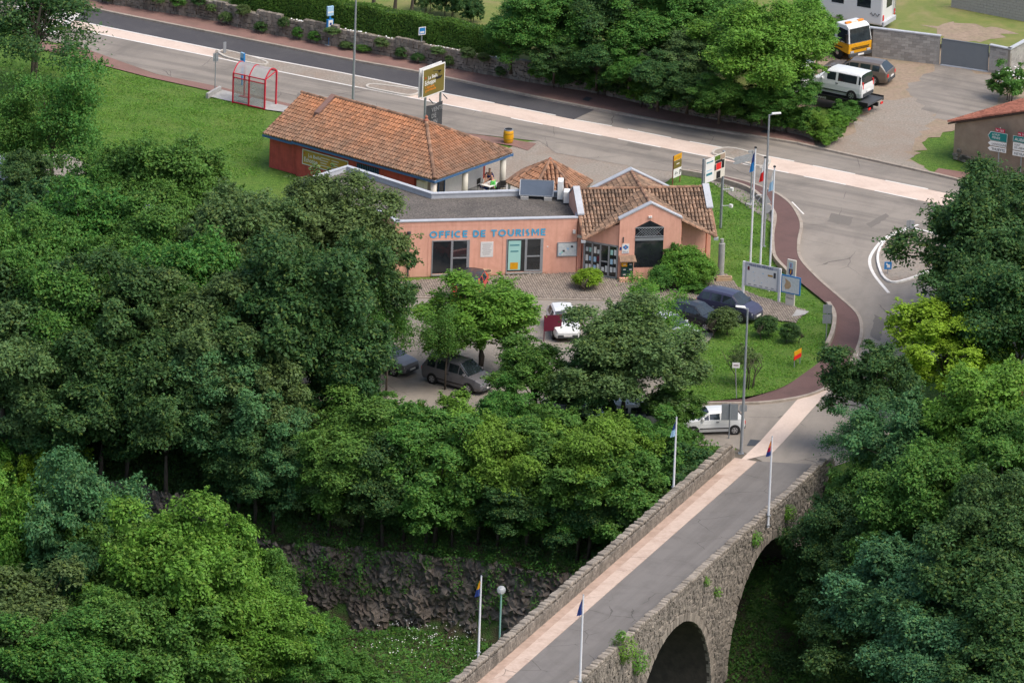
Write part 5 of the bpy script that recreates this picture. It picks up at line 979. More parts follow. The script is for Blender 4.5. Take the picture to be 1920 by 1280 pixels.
    for s in (1, -1):
        o = MB(); o.box(hl-.22, hl-.06, s*hw*.66-.14, s*hw*.66+.14, .56, .7); o.obj('headlight', 'coping', t_, bevel=.03)
        zt_ = tail*.75 if not van else .95; o = MB(); o.box(-hl-.005, -hl+.12, s*hw*.78-(.1 if not van else .05), s*hw*.78+(.1 if not van else .05), zt_-.12, zt_+(.1 if not van else .35)); o.obj('tail_light', 'red', t_, bevel=.02)
        o = MB(); o.box(ws-.32, ws-.18, s*(hw+.02)-.09, s*(hw+.02)+.09, belt, belt+.15); o.obj('mirror', paint, t_, bevel=.03)
        o = MB(); o.box(-wb+.36, wb-.36, s*hw*1.0-.012, s*hw*1.0+.012, .42, .48); o.obj('side_trim', 'black', t_); o = MB(); o.box(-.28, -.1, s*hw-.015, s*hw+.02, belt-.14, belt-.1); o.obj('door_handle', 'dark_grey', t_)
    MB().box(hl-.1, hl+.03, -hw*.72, hw*.72, .28, .5).obj('bumper', 'dark_grey', t_, bevel=.03); MB().box(-hl-.04, -hl+.1, -hw*.78, hw*.78, .3, .52).obj('bumper', 'dark_grey', t_, bevel=.03)
    MB().box(-hl-.05, -hl-.02, -.26, .26, .56, .67).obj('number_plate', 'white', t_); MB().box(hl+.02, hl+.045, -.26, .26, .4, .5).obj('number_plate', 'white', t_)
    return t_
def carat(px, py, deg, lx=0, ly=0, z=0.0):                # the photo pixel px,py is the point (lx,ly) of the car
    p = P3(px, py, z); a = R_(deg); return Vector((p.x-(lx*math.cos(a)-ly*math.sin(a)), p.y-(lx*math.sin(a)+ly*math.cos(a)), z)), a
VAN = dict(van=True, L=4.2, H=1.8, W=1.8, hood=1.08, belt=1.1, ws=1.15, r0=.6, r1=-1.95, rw=-2.06, tail=1.1, wb=1.33, wr=.32, pill=(-.15, -1.75))
MPV = dict(L=4.5, H=1.68, W=1.78, hood=1.0, belt=1.02, ws=1.25, r0=.55, r1=-1.8, rw=-2.12, tail=1.1, wb=1.35, wr=.32, pill=(-.25, -1.15))
l_, a_ = carat(1637.5, 160, 159, -1.38, .85); car('estate_car', 'brown estate car parked behind white van on gravel', 'car', l_, a_, 'car_brown', L=4.7, H=1.46, W=1.8, ws=1.1, r0=.4, r1=-1.75, rw=-2.2, tail=1.0, wb=1.38, wr=.33, pill=(-.3, -1.15))
l_, a_ = carat(1596.4, 188, 150, -1.33, .85, .92); car('compact_van', 'white glazed compact van carried on flatbed truck', 'van', l_, a_, 'car_white', **VAN)
l_, a_ = carat(1368, 592, -30); car('minivan', 'dark purple-blue minivan parked by the paved terrace', 'car', l_, a_, 'car_navy', **dict(MPV, L=4.0, W=1.66, H=1.6, wb=1.2, ws=1.1, r0=.45, r1=-1.6, rw=-1.88, pill=(-.2, -1.0)))
l_, a_ = carat(1321.5, 622, -34, 1.25, -.8); car('hatchback', 'black hatchback beside dark purple minivan', 'car', l_, a_, 'car_black', L=3.9, H=1.4, W=1.64)
l_, a_ = carat(1056, 622, -82); car('white_car', 'white car behind the burgundy sign', 'car', l_, a_, 'car_white')
l_, a_ = carat(1252, 632, -42); car('silver_car', 'pale silver car half hidden by light green tree', 'car', l_, a_, 'car_silver')
l_, a_ = carat(880, 557, -100); car('red_car', 'red car with black roof under the bright green tree', 'car', l_, a_, 'car_red', roof='car_black')
l_, a_ = carat(860, 722, -36); car('grey_minivan', 'dark grey minivan parked under trees at the car park edge', 'car', l_, a_, 'car_grey', **MPV)
l_, a_ = carat(1080, 782, -20); car('hidden_car', 'light car mostly hidden among car park trees', 'car', l_, a_, 'car_silver')
l_, a_ = carat(1168, 806, 192); car('parked_van', 'white van hidden behind the grey cabinet and small tree', 'van', l_, a_, 'car_white', **VAN)
l_, a_ = carat(1377, 815, 192, -1.24, .82); car('panel_van', 'small white two-seat panel van by grey sign panels', 'van', l_, a_, 'car_white', L=3.8, H=1.42, W=1.64, ws=.95, r0=.3, r1=-1.45, rw=-1.8, tail=.98, wb=1.24, wr=.29, pill=(-.4,), blind=(3,))
l_, a_ = carat(722, 690, -36); car('dark_car', 'dark car in shade beneath ragged overhanging branches', 'car', l_, a_, 'car_grey')
for k, (px, py, c_) in enumerate(((15, 340, 'car_silver'), (62, 362, 'car_white'), (118, 385, 'car_silver'), (215, 408, 'car_white'), (270, 425, 'car_silver'))): l_, a_ = carat(px, py, -55); car('parked_car', ['silver car at the row end beside thin pale tree', 'white car second in the parked row behind the wooded bank', 'silver car third in the parked row under slender sparse tree', 'white car fourth in the parked row by the fresh green tree', 'silver car last in the parked row beneath fresh green tree'][k], 'car', l_, a_, c_, group='cars parked behind the left trees')
# ---- tow trucks
def cab(t_, low, up):
    o = MB(); o.add([(x, y*s_, z) for x, z, s_ in ((-.75, .75, 1), (.78, .55, 1), (.8, 1.27, 1), (-.75, 1.27, 1)) for y in (-1.05, 1.05)], [(0, 2, 4, 6), (7, 5, 3, 1), (0, 1, 3, 2), (2, 3, 5, 4), (4, 5, 7, 6), (6, 7, 1, 0)]); o.obj('cab_lower', low, t_, bevel=.06)
    o = MB(); o.add([(x, y*s_, z) for x, z, s_ in ((-.75, 1.27, 1), (.8, 1.27, 1), (.58, 2.35, .92), (.3, 2.52, .86), (-.7, 2.5, .88)) for y in (-1.05, 1.05)], [(0, 2, 4, 6, 8), (9, 7, 5, 3, 1), (0, 1, 3, 2), (2, 3, 5, 4), (4, 5, 7, 6), (6, 7, 9, 8), (8, 9, 1, 0)]); o.obj('cab_upper', up, t_, bevel=.06)
    o = MB(); o.add([(.815, -.95, 1.32), (.815, .95, 1.32), (.62, .88, 2.28), (.62, -.88, 2.28)], [(0, 1, 2, 3)]); o.obj('windscreen', 'glass_car', t_)
    for s in (1, -1):
        o = MB(); o.add([(-.4, s*1.062, 1.62), (.2, s*1.062, 1.35), (.62, s*1.062, 1.35), (.52, s*.985, 2.2), (-.35, s*.985, 2.25)], [(0, 1, 2, 3, 4)]); o.obj('side_window', 'glass_car', t_)
        MB().box(.5, .66, s*1.12-.08, s*1.12+.08, 1.35, 1.95).obj('mirror', 'black', t_)
        o = MB(Matrix.Translation((-.35, s*.9, .45)) @ Matrix.Rotation(R_(90*-s), 4, 'X')); o.lathe([(.26, -.12), (.43, -.1), (.45, 0), (.43, .14), (.28, .15)], 20); wh = o.obj('wheel', 'rubber', t_); o = MB(Matrix.Translation((-.35, s*.9, .45)) @ Matrix.Rotation(R_(90*-s), 4, 'X')); o.lathe([(.28, .1), (.1, .17)], 14); o.obj('rim', 'rim', wh)
        MB().box(-.9, .15, s*1.0-.06, s*1.0+.06, .88, .96).obj('mudguard', 'black', t_); MB().box(.74, .83, s*.75-.15, s*.75+.15, .62, .76).obj('headlight', 'coping', t_)
    MB().box(.7, .88, -1.04, 1.04, .35, .6).obj('bumper', 'dark_grey', t_, bevel=.04); MB().box(.805, .83, -.8, .8, .85, .9).obj('grille', 'black', t_); MB().box(.805, .83, -.8, .8, .96, 1.0).obj('grille', 'black', t_); MB().box(.88, .9, -.26, .26, .42, .54).obj('number_plate', 'white', t_)
def bed(t_, z, L0, mat):
    MB().box(-L0, -.9, -.42, -.3, .45, .7).obj('chassis_rail', 'black', t_); MB().box(-L0, -.9, .3, .42, .45, .7).obj('chassis_rail', 'black', t_); MB().box(-L0, -1.0, -1.1, 1.1, z-.12, z).obj('flatbed', mat, t_); o = MB(); o.box(-L0, -1.0, -1.13, -1.08, z-.2, z+.1); o.box(-L0, -1.0, 1.08, 1.13, z-.2, z+.1); o.obj('side_rail', 'black', t_)
    for s in (1, -1):
        o = MB(Matrix.Translation((-L0+1.3, s*.88, .42)) @ Matrix.Rotation(R_(90*-s), 4, 'X')); o.lathe([(.24, -.2), (.4, -.18), (.42, 0), (.4, .14), (.26, .15)], 20); wh = o.obj('wheel', 'rubber', t_); o = MB(Matrix.Translation((-L0+1.3, s*.88, .42)) @ Matrix.Rotation(R_(90*-s), 4, 'X')); o.lathe([(.26, .06), (.1, .12)], 14); o.obj('rim', 'rim', wh)
        MB().box(-L0-.03, -L0+.02, s*.85-.15, s*.85+.15, .5, .64).obj('tail_light', 'red', t_)
p = P3(1597, 108); t_ = thing('tow_truck', 'tow truck with white and yellow cab and orange beacons', 'truck', (p.x, p.y, 0), R_(-49)); cab(t_, 'yellow', 'car_white'); bed(t_, 1.0, 5.6, 'dark_grey')
MB().box(-1.15, -.85, -.9, .9, .7, 2.0).obj('equipment_rack', 'black', t_)
for s in (1, -1): o = MB(); o.box(-.05, .17, s*.55-.25, s*.55+.25, 2.5, 2.64); o.obj('beacon', 'orange', t_, bevel=.05)
MB().box(-.02, .14, -.3, .3, 2.52, 2.6).obj('beacon_bar', 'off_white', t_); tline(.75, .09, 'dark_grey', t_, (-.68, -1.075, 1.36)); tline(.6, .05, 'dark_grey', t_, (-.6, -1.075, 1.29))
l_, a_ = carat(1596.4, 188, 150, -1.33, .85, .92); d_ = Vector((math.cos(a_), math.sin(a_), 0)); t_ = thing('flatbed_truck', 'dark flatbed recovery truck with white cab carrying the compact van', 'truck', (l_.x+d_.x*3.2, l_.y+d_.y*3.2, 0), a_); cab(t_, 'car_white', 'car_white'); bed(t_, .91, 5.9, 'dark_grey'); text('lettering', 'DEPANNAGE', .2, 'white', t_, (-1.6, 1.135, .74), (-1, 0, 0))
# ---- motorhome
t_ = thing('motorhome', 'white motorhome parked beyond the block wall with ladder on back', 'motorhome', P3(1592, 42, .35), R_(155)); MB().box(-2.9, 2.0, -1.1, 1.1, .45, 2.75).obj('body', 'car_white', t_, bevel=.12); o = MB(); o.add([(x, y, z) for x, z in ((2.0, .45), (3.2, .45), (3.2, 1.0), (2.7, 1.2), (2.2, 1.9), (2.0, 1.9)) for y in (-1, 1)], [(0, 2, 4, 6, 8, 10), (11, 9, 7, 5, 3, 1)]+[(2*i, 2*i+1, (2*i+3) % 12, (2*i+2) % 12) for i in range(6)]); o.obj('cab', 'car_white', t_, bevel=.05)
for x0, x1, z0, z1 in ((-2.0, -1.0, 1.6, 2.2), (.0, .9, 1.6, 2.2)): MB().box(x0, x1, 1.1, 1.115, z0, z1).obj('side_window', 'glass_car', t_)
MB().box(-2.92, -2.9, -.45, .45, 1.6, 2.3).obj('rear_window', 'glass_car', t_); o = MB(); o.tube([(-2.0-.09*i, 1.125, 1.2+.12*math.sin(i*1.9)) for i in range(9)], .02, 5); o.obj('script_logo', 'dark_grey', t_)
MB().box(-3.02, -2.88, -1.08, 1.08, .4, .75).obj('bumper', 'coping', t_, bevel=.04); o = MB()
for y in (-.95, -.6): o.tube([(-2.98, y, .9), (-2.98, y, 2.7)], .02, 6)
for k in range(6): o.tube([(-2.98, -.95, 1.0+k*.3), (-2.98, -.6, 1.0+k*.3)], .015, 6)
o.obj('ladder', 'galv', t_)
for s in (1, -1):
    MB().box(-2.93, -2.89, s*.95-.08, s*.95+.08, .8, 1.2).obj('tail_light', 'red', t_)
    for x in (-1.6, 2.2): o = MB(Matrix.Translation((x, s*.95, .34)) @ Matrix.Rotation(R_(90*-s), 4, 'X')); o.lathe([(.2, -.1), (.33, -.08), (.34, .08), (.2, .12)], 18); wh = o.obj('wheel', 'rubber', t_)

# ================================================================ PEOPLE AT THE PORCH TABLE
def skin(name, edges, verts, mat, par, root=0):
    me = bpy.data.meshes.new(name); me.from_pydata([v[:3] for v in verts], edges, []); o = bpy.data.objects.new(name, me); COL.objects.link(o); o.parent = par; me.materials.append(MATS[mat])
    m_ = o.modifiers.new('skin', 'SKIN'); m_.use_smooth_shade = True
    for i, v in enumerate(verts): sv_ = me.skin_vertices[0].data[i]; sv_.radius = (v[3], v[3]*(.75 if v[3] > .11 else 1)); sv_.use_root = (i == root)
    m2 = o.modifiers.new('sub', 'SUBSURF'); m2.levels = 1; m2.render_levels = 2; return o
def person(label, loc, rz, shirt, hair, lean=0.12, arms='table', legs='navy'):
    t_ = thing('person', label, 'person', loc, rz); L_ = lean
    hip, che, nek, hd = (0, 0, .5), (L_, 0, .78), (L_*1.6, 0, 1.08), (L_*2.0, 0, 1.28)
    V_ = [(0, 0, .5, .12), (L_*.6, 0, .68, .115), (L_, 0, .86, .135), (L_*1.5, 0, 1.02, .1), (L_*1.7, 0, 1.1, .055), (L_*2+.01, 0, 1.2, .075), (L_*2+.015, 0, 1.3, .085), (L_*2+.01, 0, 1.37, .05)]
    Ed = [(i, i+1) for i in range(7)]
    for s in (1, -1):
        i = len(V_); wr_ = (.42, s*.12, .76) if arms == 'table' else (.3+L_*1.5, s*.07, 1.12)
        V_ += [(L_*1.3, s*.17, 1.0, .06), (L_+.08, s*.26, .76, .05), (wr_[0], wr_[1], wr_[2], .036), (wr_[0]+.09, wr_[1]-s*.02, wr_[2]+.01, .032)]; Ed += [(3, i), (i, i+1), (i+1, i+2), (i+2, i+3)]
        i = len(V_); V_ += [(.04, s*.1, .48, .095), (.42, s*.12, .47, .075), (.45, s*.12, .25, .055), (.43, s*.12, .06, .04), (.55, s*.13, .04, .04)]; Ed += [(0, i), (i, i+1), (i+1, i+2), (i+2, i+3), (i+3, i+4)]
    skin('body', Ed, V_, 'skin', t_)
    tv = [(v[0], v[1], v[2], v[3]+.018) for v in V_]
    skin('shirt', [(0, 1), (1, 2), (2, 3), (3, 4), (4, 5), (3, 6), (6, 7)], [tv[0], tv[1], tv[2], tv[3], tv[8], tv[9], tv[17], tv[18]], shirt, t_)
    for b_ in (12, 21): skin('trouser_leg', [(0, 1), (1, 2), (2, 3), (3, 4)], [(0, V_[b_][1]*.5, .5, .12)]+[tv[b_], tv[b_+1], tv[b_+2], tv[b_+3]], legs, t_)
    if hair:
        skin('hair', [(0, 1), (1, 2)], [(L_*2-.03, 0, 1.22, .07), (L_*2-.015, 0, 1.33, .092), (L_*2, 0, 1.39, .06)], hair, t_)
    for s in (1, -1): o = MB(); o.lathe([(.004, -.012), (.012, 0), (.004, .012)], 8, (L_*2+.095, s*.032, 1.29)); o.obj('eye', 'black', t_)
    o = MB(); o.add([(L_*2+.09, -.015, 1.25), (L_*2+.09, .015, 1.25), (L_*2+.12, 0, 1.245), (L_*2+.085, 0, 1.29)], [(0, 1, 2), (0, 2, 3), (1, 3, 2)]); o.obj('nose', 'skin', t_)
    return t_
tb = P3(919, 346, .72); tz = math.atan2(e2.y, e2.x)
t_ = thing('cafe_table', 'white table under the shop porch between seated people', 'table', (tb.x, tb.y, .04), tz); pbox(t_, -.55, .55, -.4, .4, .69, .73, 'white', 'table_top')
for x in (-.45, .45):
    for y in (-.32, .32): pole(t_, x, y, 0, .7, .025, 'galv', 'leg')
for k, (x, y, m_, lb) in enumerate(((.2, .1, 'teal', 'teal cup on the porch table'), (-.25, -.15, 'off_white', 'cream cup on the porch table'))):
    q = Matrix.Rotation(tz, 3, 'Z') @ Vector((x, y, 0)); c_ = thing('cup', lb, 'cup', (tb.x+q.x, tb.y+q.y, .77)); o = MB(); o.lathe([(.03, 0), (.04, .1), (.035, .1)], 12); o.obj('bowl', m_, c_); o = MB(); o.tube([(.04, 0, .08), (.07, 0, .05), (.04, 0, .02)], .008, 5); o.obj('handle', m_, c_)
def chair(px, py, rz, lb):
    p = P3(px, py, .45); t_ = thing('chair', lb, 'chair', (p.x, p.y, .04), rz); pbox(t_, -.22, .22, -.22, .22, .42, .46, 'black', 'seat'); pbox(t_, -.24, -.2, -.22, .22, .55, .88, 'black', 'backrest')
    for x in (-.2, .2):
        for y in (-.2, .2): pole(t_, x, y, 0, .88 if x < 0 else .42, .014, 'dark_grey', 'leg', 6)
    return p
for px, py, dx, lb, sh, hr, ar, lg in ((903, 349, 0, 'person in grey jumper with long dark hair, hands to face', 'concrete', 'black', 'face', 'navy'), (917, 338, 0, 'person in dark navy jacket sitting at the far side of table', 'navy', 'bark', 'table', 'dark_grey'), (929, 354, 0, 'bald person in bright green and grey shirt at the table', 'grass', None, 'table', 'dark_grey')):
    p = P3(px, py, .5); rz = math.atan2(tb.y-p.y, tb.x-p.x); chair(px, py, rz, 'black chair under the '+lb.split(',')[0].replace('person', 'person')); person(lb, (p.x, p.y, .0), rz, sh, hr, .14, ar, lg)
chair(940, 350, R_(120), 'empty black chair beside the porch column')
pm('shirt_green', (.12, .55, .12), None)
for o in bpy.data.objects:
    if o.name.startswith('shirt') and o.parent and 'green' in o.parent.get('label', ''): o.data.materials[0] = MATS['shirt_green']
# ================================================================ TREES
def crown_pts(seed, R, Hh, nl, nleaf, low=.3, flat=1.0, gap=.0, spread=.3, ball=False):
    r2 = np.random.default_rng(seed); hc = Hh*(1+low)/2; Rz = Hh*(1-low)/2
    dirs = r2.normal(size=(nl*3, 3)); dirs /= np.linalg.norm(dirs, axis=1)[:, None]; dirs = dirs[dirs[:, 2] > -.75][:nl]
    wob = 1+.22*np.sin(3*np.arctan2(dirs[:, 1], dirs[:, 0])+seed)+.12*r2.normal(size=len(dirs))
    wob = np.ones(len(dirs)) if ball else wob
    fr = r2.uniform(.6 if ball else .4, .72 if ball else .92, len(dirs))*np.clip(wob, .6, 1.2); lc = dirs*fr[:, None]*np.array([R, R, Rz])+np.array([0, 0, hc]); lr = R*r2.uniform(.15, .31, len(dirs))*(1.15 if ball else 1)
    wts = lr**2; wts /= wts.sum(); cnt = (wts*nleaf).astype(int); P_, N_ = [], []
    for c, r, k in zip(lc, lr, cnt):
        m = max(6, int(k/26)); d = r2.normal(size=(m, 3)); d += np.array([0, 0, .55])+.7*(c-np.array([0, 0, hc]))/R; d /= np.linalg.norm(d, axis=1)[:, None]
        cc = c+d*r*r2.uniform(.72, 1.08, m)[:, None]*np.array([1, 1, .78*flat])
        pick = r2.integers(0, m, k); g_ = r2.normal(size=(k, 3))*np.array([1, 1, .55])*r*spread; p = cc[pick]+g_; p[:, 2] -= .25*np.abs(g_[:, 0]*g_[:, 1])/(r+.01)
        nn_ = d[pick]*.75+np.array([0, 0, .75])+r2.normal(size=(k, 3))*.5; P_.append(p); N_.append(nn_)
    for k in range(0 if ball else max(12, nleaf//420)):   # loose shoots that break the outline
        j = r2.integers(0, len(lc)); d = lc[j]-np.array([0, 0, hc*.8]); d = d/np.linalg.norm(d)+r2.normal(size=3)*.35+np.array([0, 0, .25]); d /= np.linalg.norm(d); L_ = R*r2.uniform(.12, .3); tt = r2.uniform(0, 1, 26)
        P_.append(lc[j]+d*(lr[j]*.9+L_*tt)[:, None]+r2.normal(size=(26, 3))*R*.022+np.array([0, 0, -1.])*(L_*.35*tt**2)[:, None]); N_.append(np.array([0, 0, 1.])+r2.normal(size=(26, 3))*.6)
    return np.concatenate(P_), np.concatenate(N_), lc, hc
def trunk_mesh(seed, Hh, lc, hc, r0, stems=1, nb=16):
    rn = random.Random(seed); mb = MB()
    for s in range(stems):
        ox, oy = (rn.uniform(-.5, .5), rn.uniform(-.5, .5)) if stems > 1 else (0, 0); top = Vector((ox*2+rn.uniform(-.3, .3), oy*2+rn.uniform(-.3, .3), hc+.15*Hh)); path = [Vector((ox, oy, -.5)), Vector((ox*1.2+rn.uniform(-.15, .15), oy*1.2, Hh*.22)), Vector((ox*1.6, oy*1.6+rn.uniform(-.2, .2), hc*.75)), top]
        mb.tube(path, [r0*1.25, r0, r0*.7, r0*.25], 7)
        for c in lc[s::stems][:nb]:
            c = Vector(c); k = rn.uniform(.45, .9); b0 = path[1].lerp(path[2], k); mid = b0.lerp(c, .5)+Vector((0, 0, .25)); mb.tube([b0, mid, c, c+(c-mid)*.35], [r0*.42, r0*.25, r0*.13, .012], 5)
    me = bpy.data.meshes.new('trunk'); me.from_pydata(mb.v, [], mb.f); me.materials.append(MATS['bark']); me.polygons.foreach_set('use_smooth', [True]*len(me.polygons)); return me
def hit(px, py, hc=0.0):                                # where the line of sight, lowered by hc, first meets the ground
    z = 1.0
    while z > -16:
        x, y = P(px, py, z+hc); g = ht(x, y)
        if g >= z: return x, y, g
        z -= .1
    return x, y, g
PROTO = {}
def proto(k, seed, R, Hh, nl, nleaf, size, low=.3, stems=1, r0=.16, flat=1.0, spread=.235, asp=.55, ball=False):
    p, n, lc, hc = crown_pts(seed, R, Hh, nl, nleaf, low, flat, spread=spread, ball=ball); sz = size*rng.uniform(.65, 1.3, len(p))
    PROTO[k] = (leaf_mesh('crown', p, n, sz, LM['mid'], asp), trunk_mesh(seed, Hh, lc, hc, r0, stems), R, Hh, hc)
proto('L1', 1, 4.3, 11, 56, 64000, .24); proto('L2', 2, 4.3, 11.5, 50, 64000, .25, .25); proto('L3', 3, 4.3, 10.5, 66, 64000, .23, .22); proto('L4', 14, 4.3, 12, 56, 54000, .26, .2, 2)
proto('M1', 4, 3, 8, 52, 36000, .2, .25); proto('M2', 5, 3, 7.5, 44, 36000, .21, .2); proto('M3', 6, 3, 8, 60, 36000, .19, .15)
proto('S1', 7, 2.8, 8.5, 40, 13000, .17, .25, 1, .1, spread=.6); proto('S2', 8, 2.8, 8, 44, 18000, .18, .2, 2, .09, spread=.5)
proto('B1', 9, 1.5, 2.4, 34, 13000, .14, .02, 3, .04); proto('B2', 10, 1.5, 2.2, 30, 12000, .14, .02, 3, .04); proto('B3', 11, 1.5, 2.6, 38, 13000, .13, .0, 3, .04)
proto('K1', 12, .8, 1.6, 60, 9000, .085, .06, 2, .03, spread=.3, ball=True); proto('K2', 13, .8, 2.2, 26, 2600, .08, .25, 6, .025, spread=.5)
proto('B4', 21, 1.5, 2.4, 80, 17000, .13, .0, 3, .04, spread=.3, ball=True)
def tree(px, py, R, Hh, k, mat, label, group=None, name='tree', cat='tree', z0=None, asbase=False):
    cm, tm, R0, H0, hc0 = PROTO[k]; hc = hc0*Hh/H0
    if asbase:
        x, y, zz = (*P(px, py, z0), z0) if z0 is not None else hit(px, py)
    else:
        if z0 is None: x, y, zz = hit(px, py, hc)
        else: zz = z0; x, y = P(px, py, zz+hc)
    t_ = thing(name, label, cat, (x, y, zz), random.uniform(0, 6.28), group, (R/R0, R/R0*random.uniform(.94, 1.06), Hh/H0))
    c = linkmesh('crown' if cat == 'tree' else 'foliage', cm, None, t_); c.material_slots[0].link = 'OBJECT'; c.material_slots[0].material = LM[mat]
    linkmesh('trunk' if cat == 'tree' else 'stems', tm, None, t_); return t_
WOOD = 'trees of the wooded bank left of the car park'; SLOPE = 'trees on the slope below the car park'; RIVER = 'trees on the low ground under the bridge'; RIGHT = 'trees on the bank right of the bridge'; FARG = 'trees in the garden beyond the far road'
wl_ = 'dark broadleaf tree massed in the wooded bank left of tourist office'
for a in [  # wooded left bank
    (455, 472, 4.3, 11, 'L1', 'olive', 'large olive-green tree overlapping the flat roof corner', WOOD), (615, 458, 4.4, 10, 'L3', 'olive', 'large rounded olive-green tree hiding left end of tourist office', WOOD), (560, 590, 4.8, 12, 'L2', 'dark', 'big dark green tree below the rounded olive tree', WOOD), (672, 545, 3.0, 10, 'M1', 'dark', 'dark tree with ragged branches hanging towards the terrace', WOOD),
    (728, 605, 1.8, 7.5, 'S1', 'mid', 'thin straggly tree hanging over the car park corner', WOOD),
    (305, 345, 3.6, 9, 'L1', 'mid', 'fresh green tree rising against the lawn', WOOD), (120, 225, 3.0, 9.5, 'S2', 'mid', 'slender sparse light green tree on the lawn', WOOD), (55, 30, 4.3, 9, 'S2', 'dark', 'spreading open-branched tree over the zebra crossing', WOOD), (10, 240, 2.8, 8, 'S2', 'mid', 'thin pale tree at the lawn edge beside parked cars', WOOD),
    (390, 385, 2.6, 7, 'M2', 'mid', wl_, WOOD), (45, 345, 2.3, 6, 'M1', 'dark', wl_, WOOD), (185, 385, 2.5, 7, 'M3', 'mid', wl_, WOOD), (60, 440, 3.3, 9, 'M1', 'dark', wl_, WOOD), (165, 470, 3.6, 9.5, 'M3', 'mid', wl_, WOOD), (265, 500, 3.6, 9.5, 'L2', 'mid', wl_, WOOD), (350, 545, 3.8, 10, 'L1', 'mid', wl_, WOOD), (30, 530, 3.6, 10, 'L3', 'mid', wl_, WOOD), (120, 600, 4, 10.5, 'L1', 'mid', wl_, WOOD), (240, 620, 4, 10.5, 'L3', 'dark', wl_, WOOD), (385, 655, 4.2, 10.5, 'L2', 'olive', wl_, WOOD), (20, 640, 4, 11, 'L4', 'dark', wl_, WOOD),
    (60, 710, 4, 11, 'L4', 'grey', 'grey-green tree at the left picture edge above the gorge', WOOD), (190, 740, 4, 10, 'L2', 'dark', wl_, WOOD), (315, 770, 3.8, 10, 'L1', 'dark', wl_, WOOD), (430, 780, 3.6, 9, 'L3', 'blue', wl_, WOOD), (512, 760, 3.0, 9, 'M1', 'olive', 'pale olive tree in the middle of the wooded bank', WOOD), (500, 690, 3.4, 9, 'M3', 'dark', wl_, WOOD), (640, 690, 2.9, 7.5, 'M2', 'dark', wl_, WOOD), (450, 860, 2.6, 6.5, 'M1', 'dark', wl_, WOOD), (515, 890, 2.4, 6.5, 'M3', 'blue', wl_, WOOD), (240, 800, 2.6, 6, 'M2', 'dark', wl_, WOOD), (90, 800, 3, 7, 'M1', 'dark', wl_, WOOD)]: tree(*a)
sl_ = 'leafy young tree on the steep slope between car park and cliff'
for a in [(660, 850, 3.7, 8, 'L2', 'mid'), (760, 830, 3.2, 7, 'M1', 'mid'), (850, 825, 2.9, 6.2, 'M2', 'bright'), (720, 900, 3.2, 7, 'L3', 'dark'), (820, 900, 3.4, 7.5, 'M3', 'mid'), (620, 890, 2.6, 6.5, 'M1', 'olive'), (940, 870, 3.3, 7.5, 'L1', 'bright'), (1040, 900, 3.2, 7, 'M2', 'mid'), (1120, 870, 3.3, 7, 'L3', 'bright'), (1180, 920, 3.0, 7, 'M1', 'mid'), (900, 925, 2.6, 5.5, 'M3', 'dark'), (990, 945, 2.6, 5, 'M1', 'dark'), (1085, 960, 2.4, 5, 'M2', 'dark'), (1220, 850, 2.3, 5, 'M3', 'mid'), (950, 790, 2.0, 4.6, 'M3', 'mid'), (1030, 820, 2.4, 5, 'M1', 'mid'), (1150, 940, 2.6, 5.5, 'L1', 'dark'), (800, 940, 2.4, 4.5, 'M2', 'dark'), (1265, 880, 2.2, 4.5, 'M2', 'dark'), (600, 905, 2.3, 5, 'M3', 'mid'), (680, 925, 2.4, 4.8, 'M1', 'olive'), (760, 932, 2.4, 4.6, 'M2', 'mid'), (850, 942, 2.3, 4.4, 'L3', 'mid'), (935, 955, 2.2, 4.2, 'M1', 'mid'), (1020, 962, 2.2, 4, 'M3', 'mid'), (1105, 975, 2.1, 4, 'M2', 'mid'), (480, 900, 2.4, 5, 'M1', 'dark')]: tree(*a, sl_, SLOPE)
for a in [(905, 605, 3.6, 6.2, 'M3', 'bright', 'bright green feathery tree before the terrace and red car'), (838, 622, 1.7, 6, 'S1', 'mid', 'thin open tree beside the dark grey minivan'), (1176, 668, 3.9, 8, 'L2', 'grey', 'rounded grey-green tree in the car park'), (1005, 705, 2.6, 5.8, 'M1', 'mid', 'light green tree in front of grey-green car park tree'), (1225, 600, 2.2, 6, 'S2', 'bright', 'airy yellow-green tree above the silver car'), (1262, 765, 1.75, 4, 'M2', 'mid', 'small dense tree next to white panel van'), (1110, 740, 2.2, 5, 'M3', 'dark', 'dark low tree at the car park exit')]: tree(*a)
for a in [(1872, 487, 4.9, 11, 'L3', 'dark', 'huge dark green tree covering the splitter island'), (1915, 590, 3.8, 10, 'L1', 'dark', 'dark tree behind the huge island tree'), (1830, 580, 3.2, 9, 'L1', 'dark', 'dark tree below the huge island tree beside the bend'), (1880, 420, 3.8, 10, 'L2', 'dark', 'dark tree between the huge island tree and direction signs'), (1775, 660, 3.7, 7.2, 'M3', 'yellow', 'vivid yellow-green rounded tree beside the bend'), (1645, 722, 2.7, 7, 'M1', 'dark', 'dark green tree at the bend next to yellow-green one'), (1855, 815, 3.8, 10.5, 'L4', 'bright', 'tall olive-yellow tree in front of vivid yellow-green one'), (1615, 815, 1.9, 5, 'S2', 'blue', 'loose bluish shrubby tree at the bridge end')]: tree(*a)
rt_ = 'dense tree on the wooded bank right of the bridge'
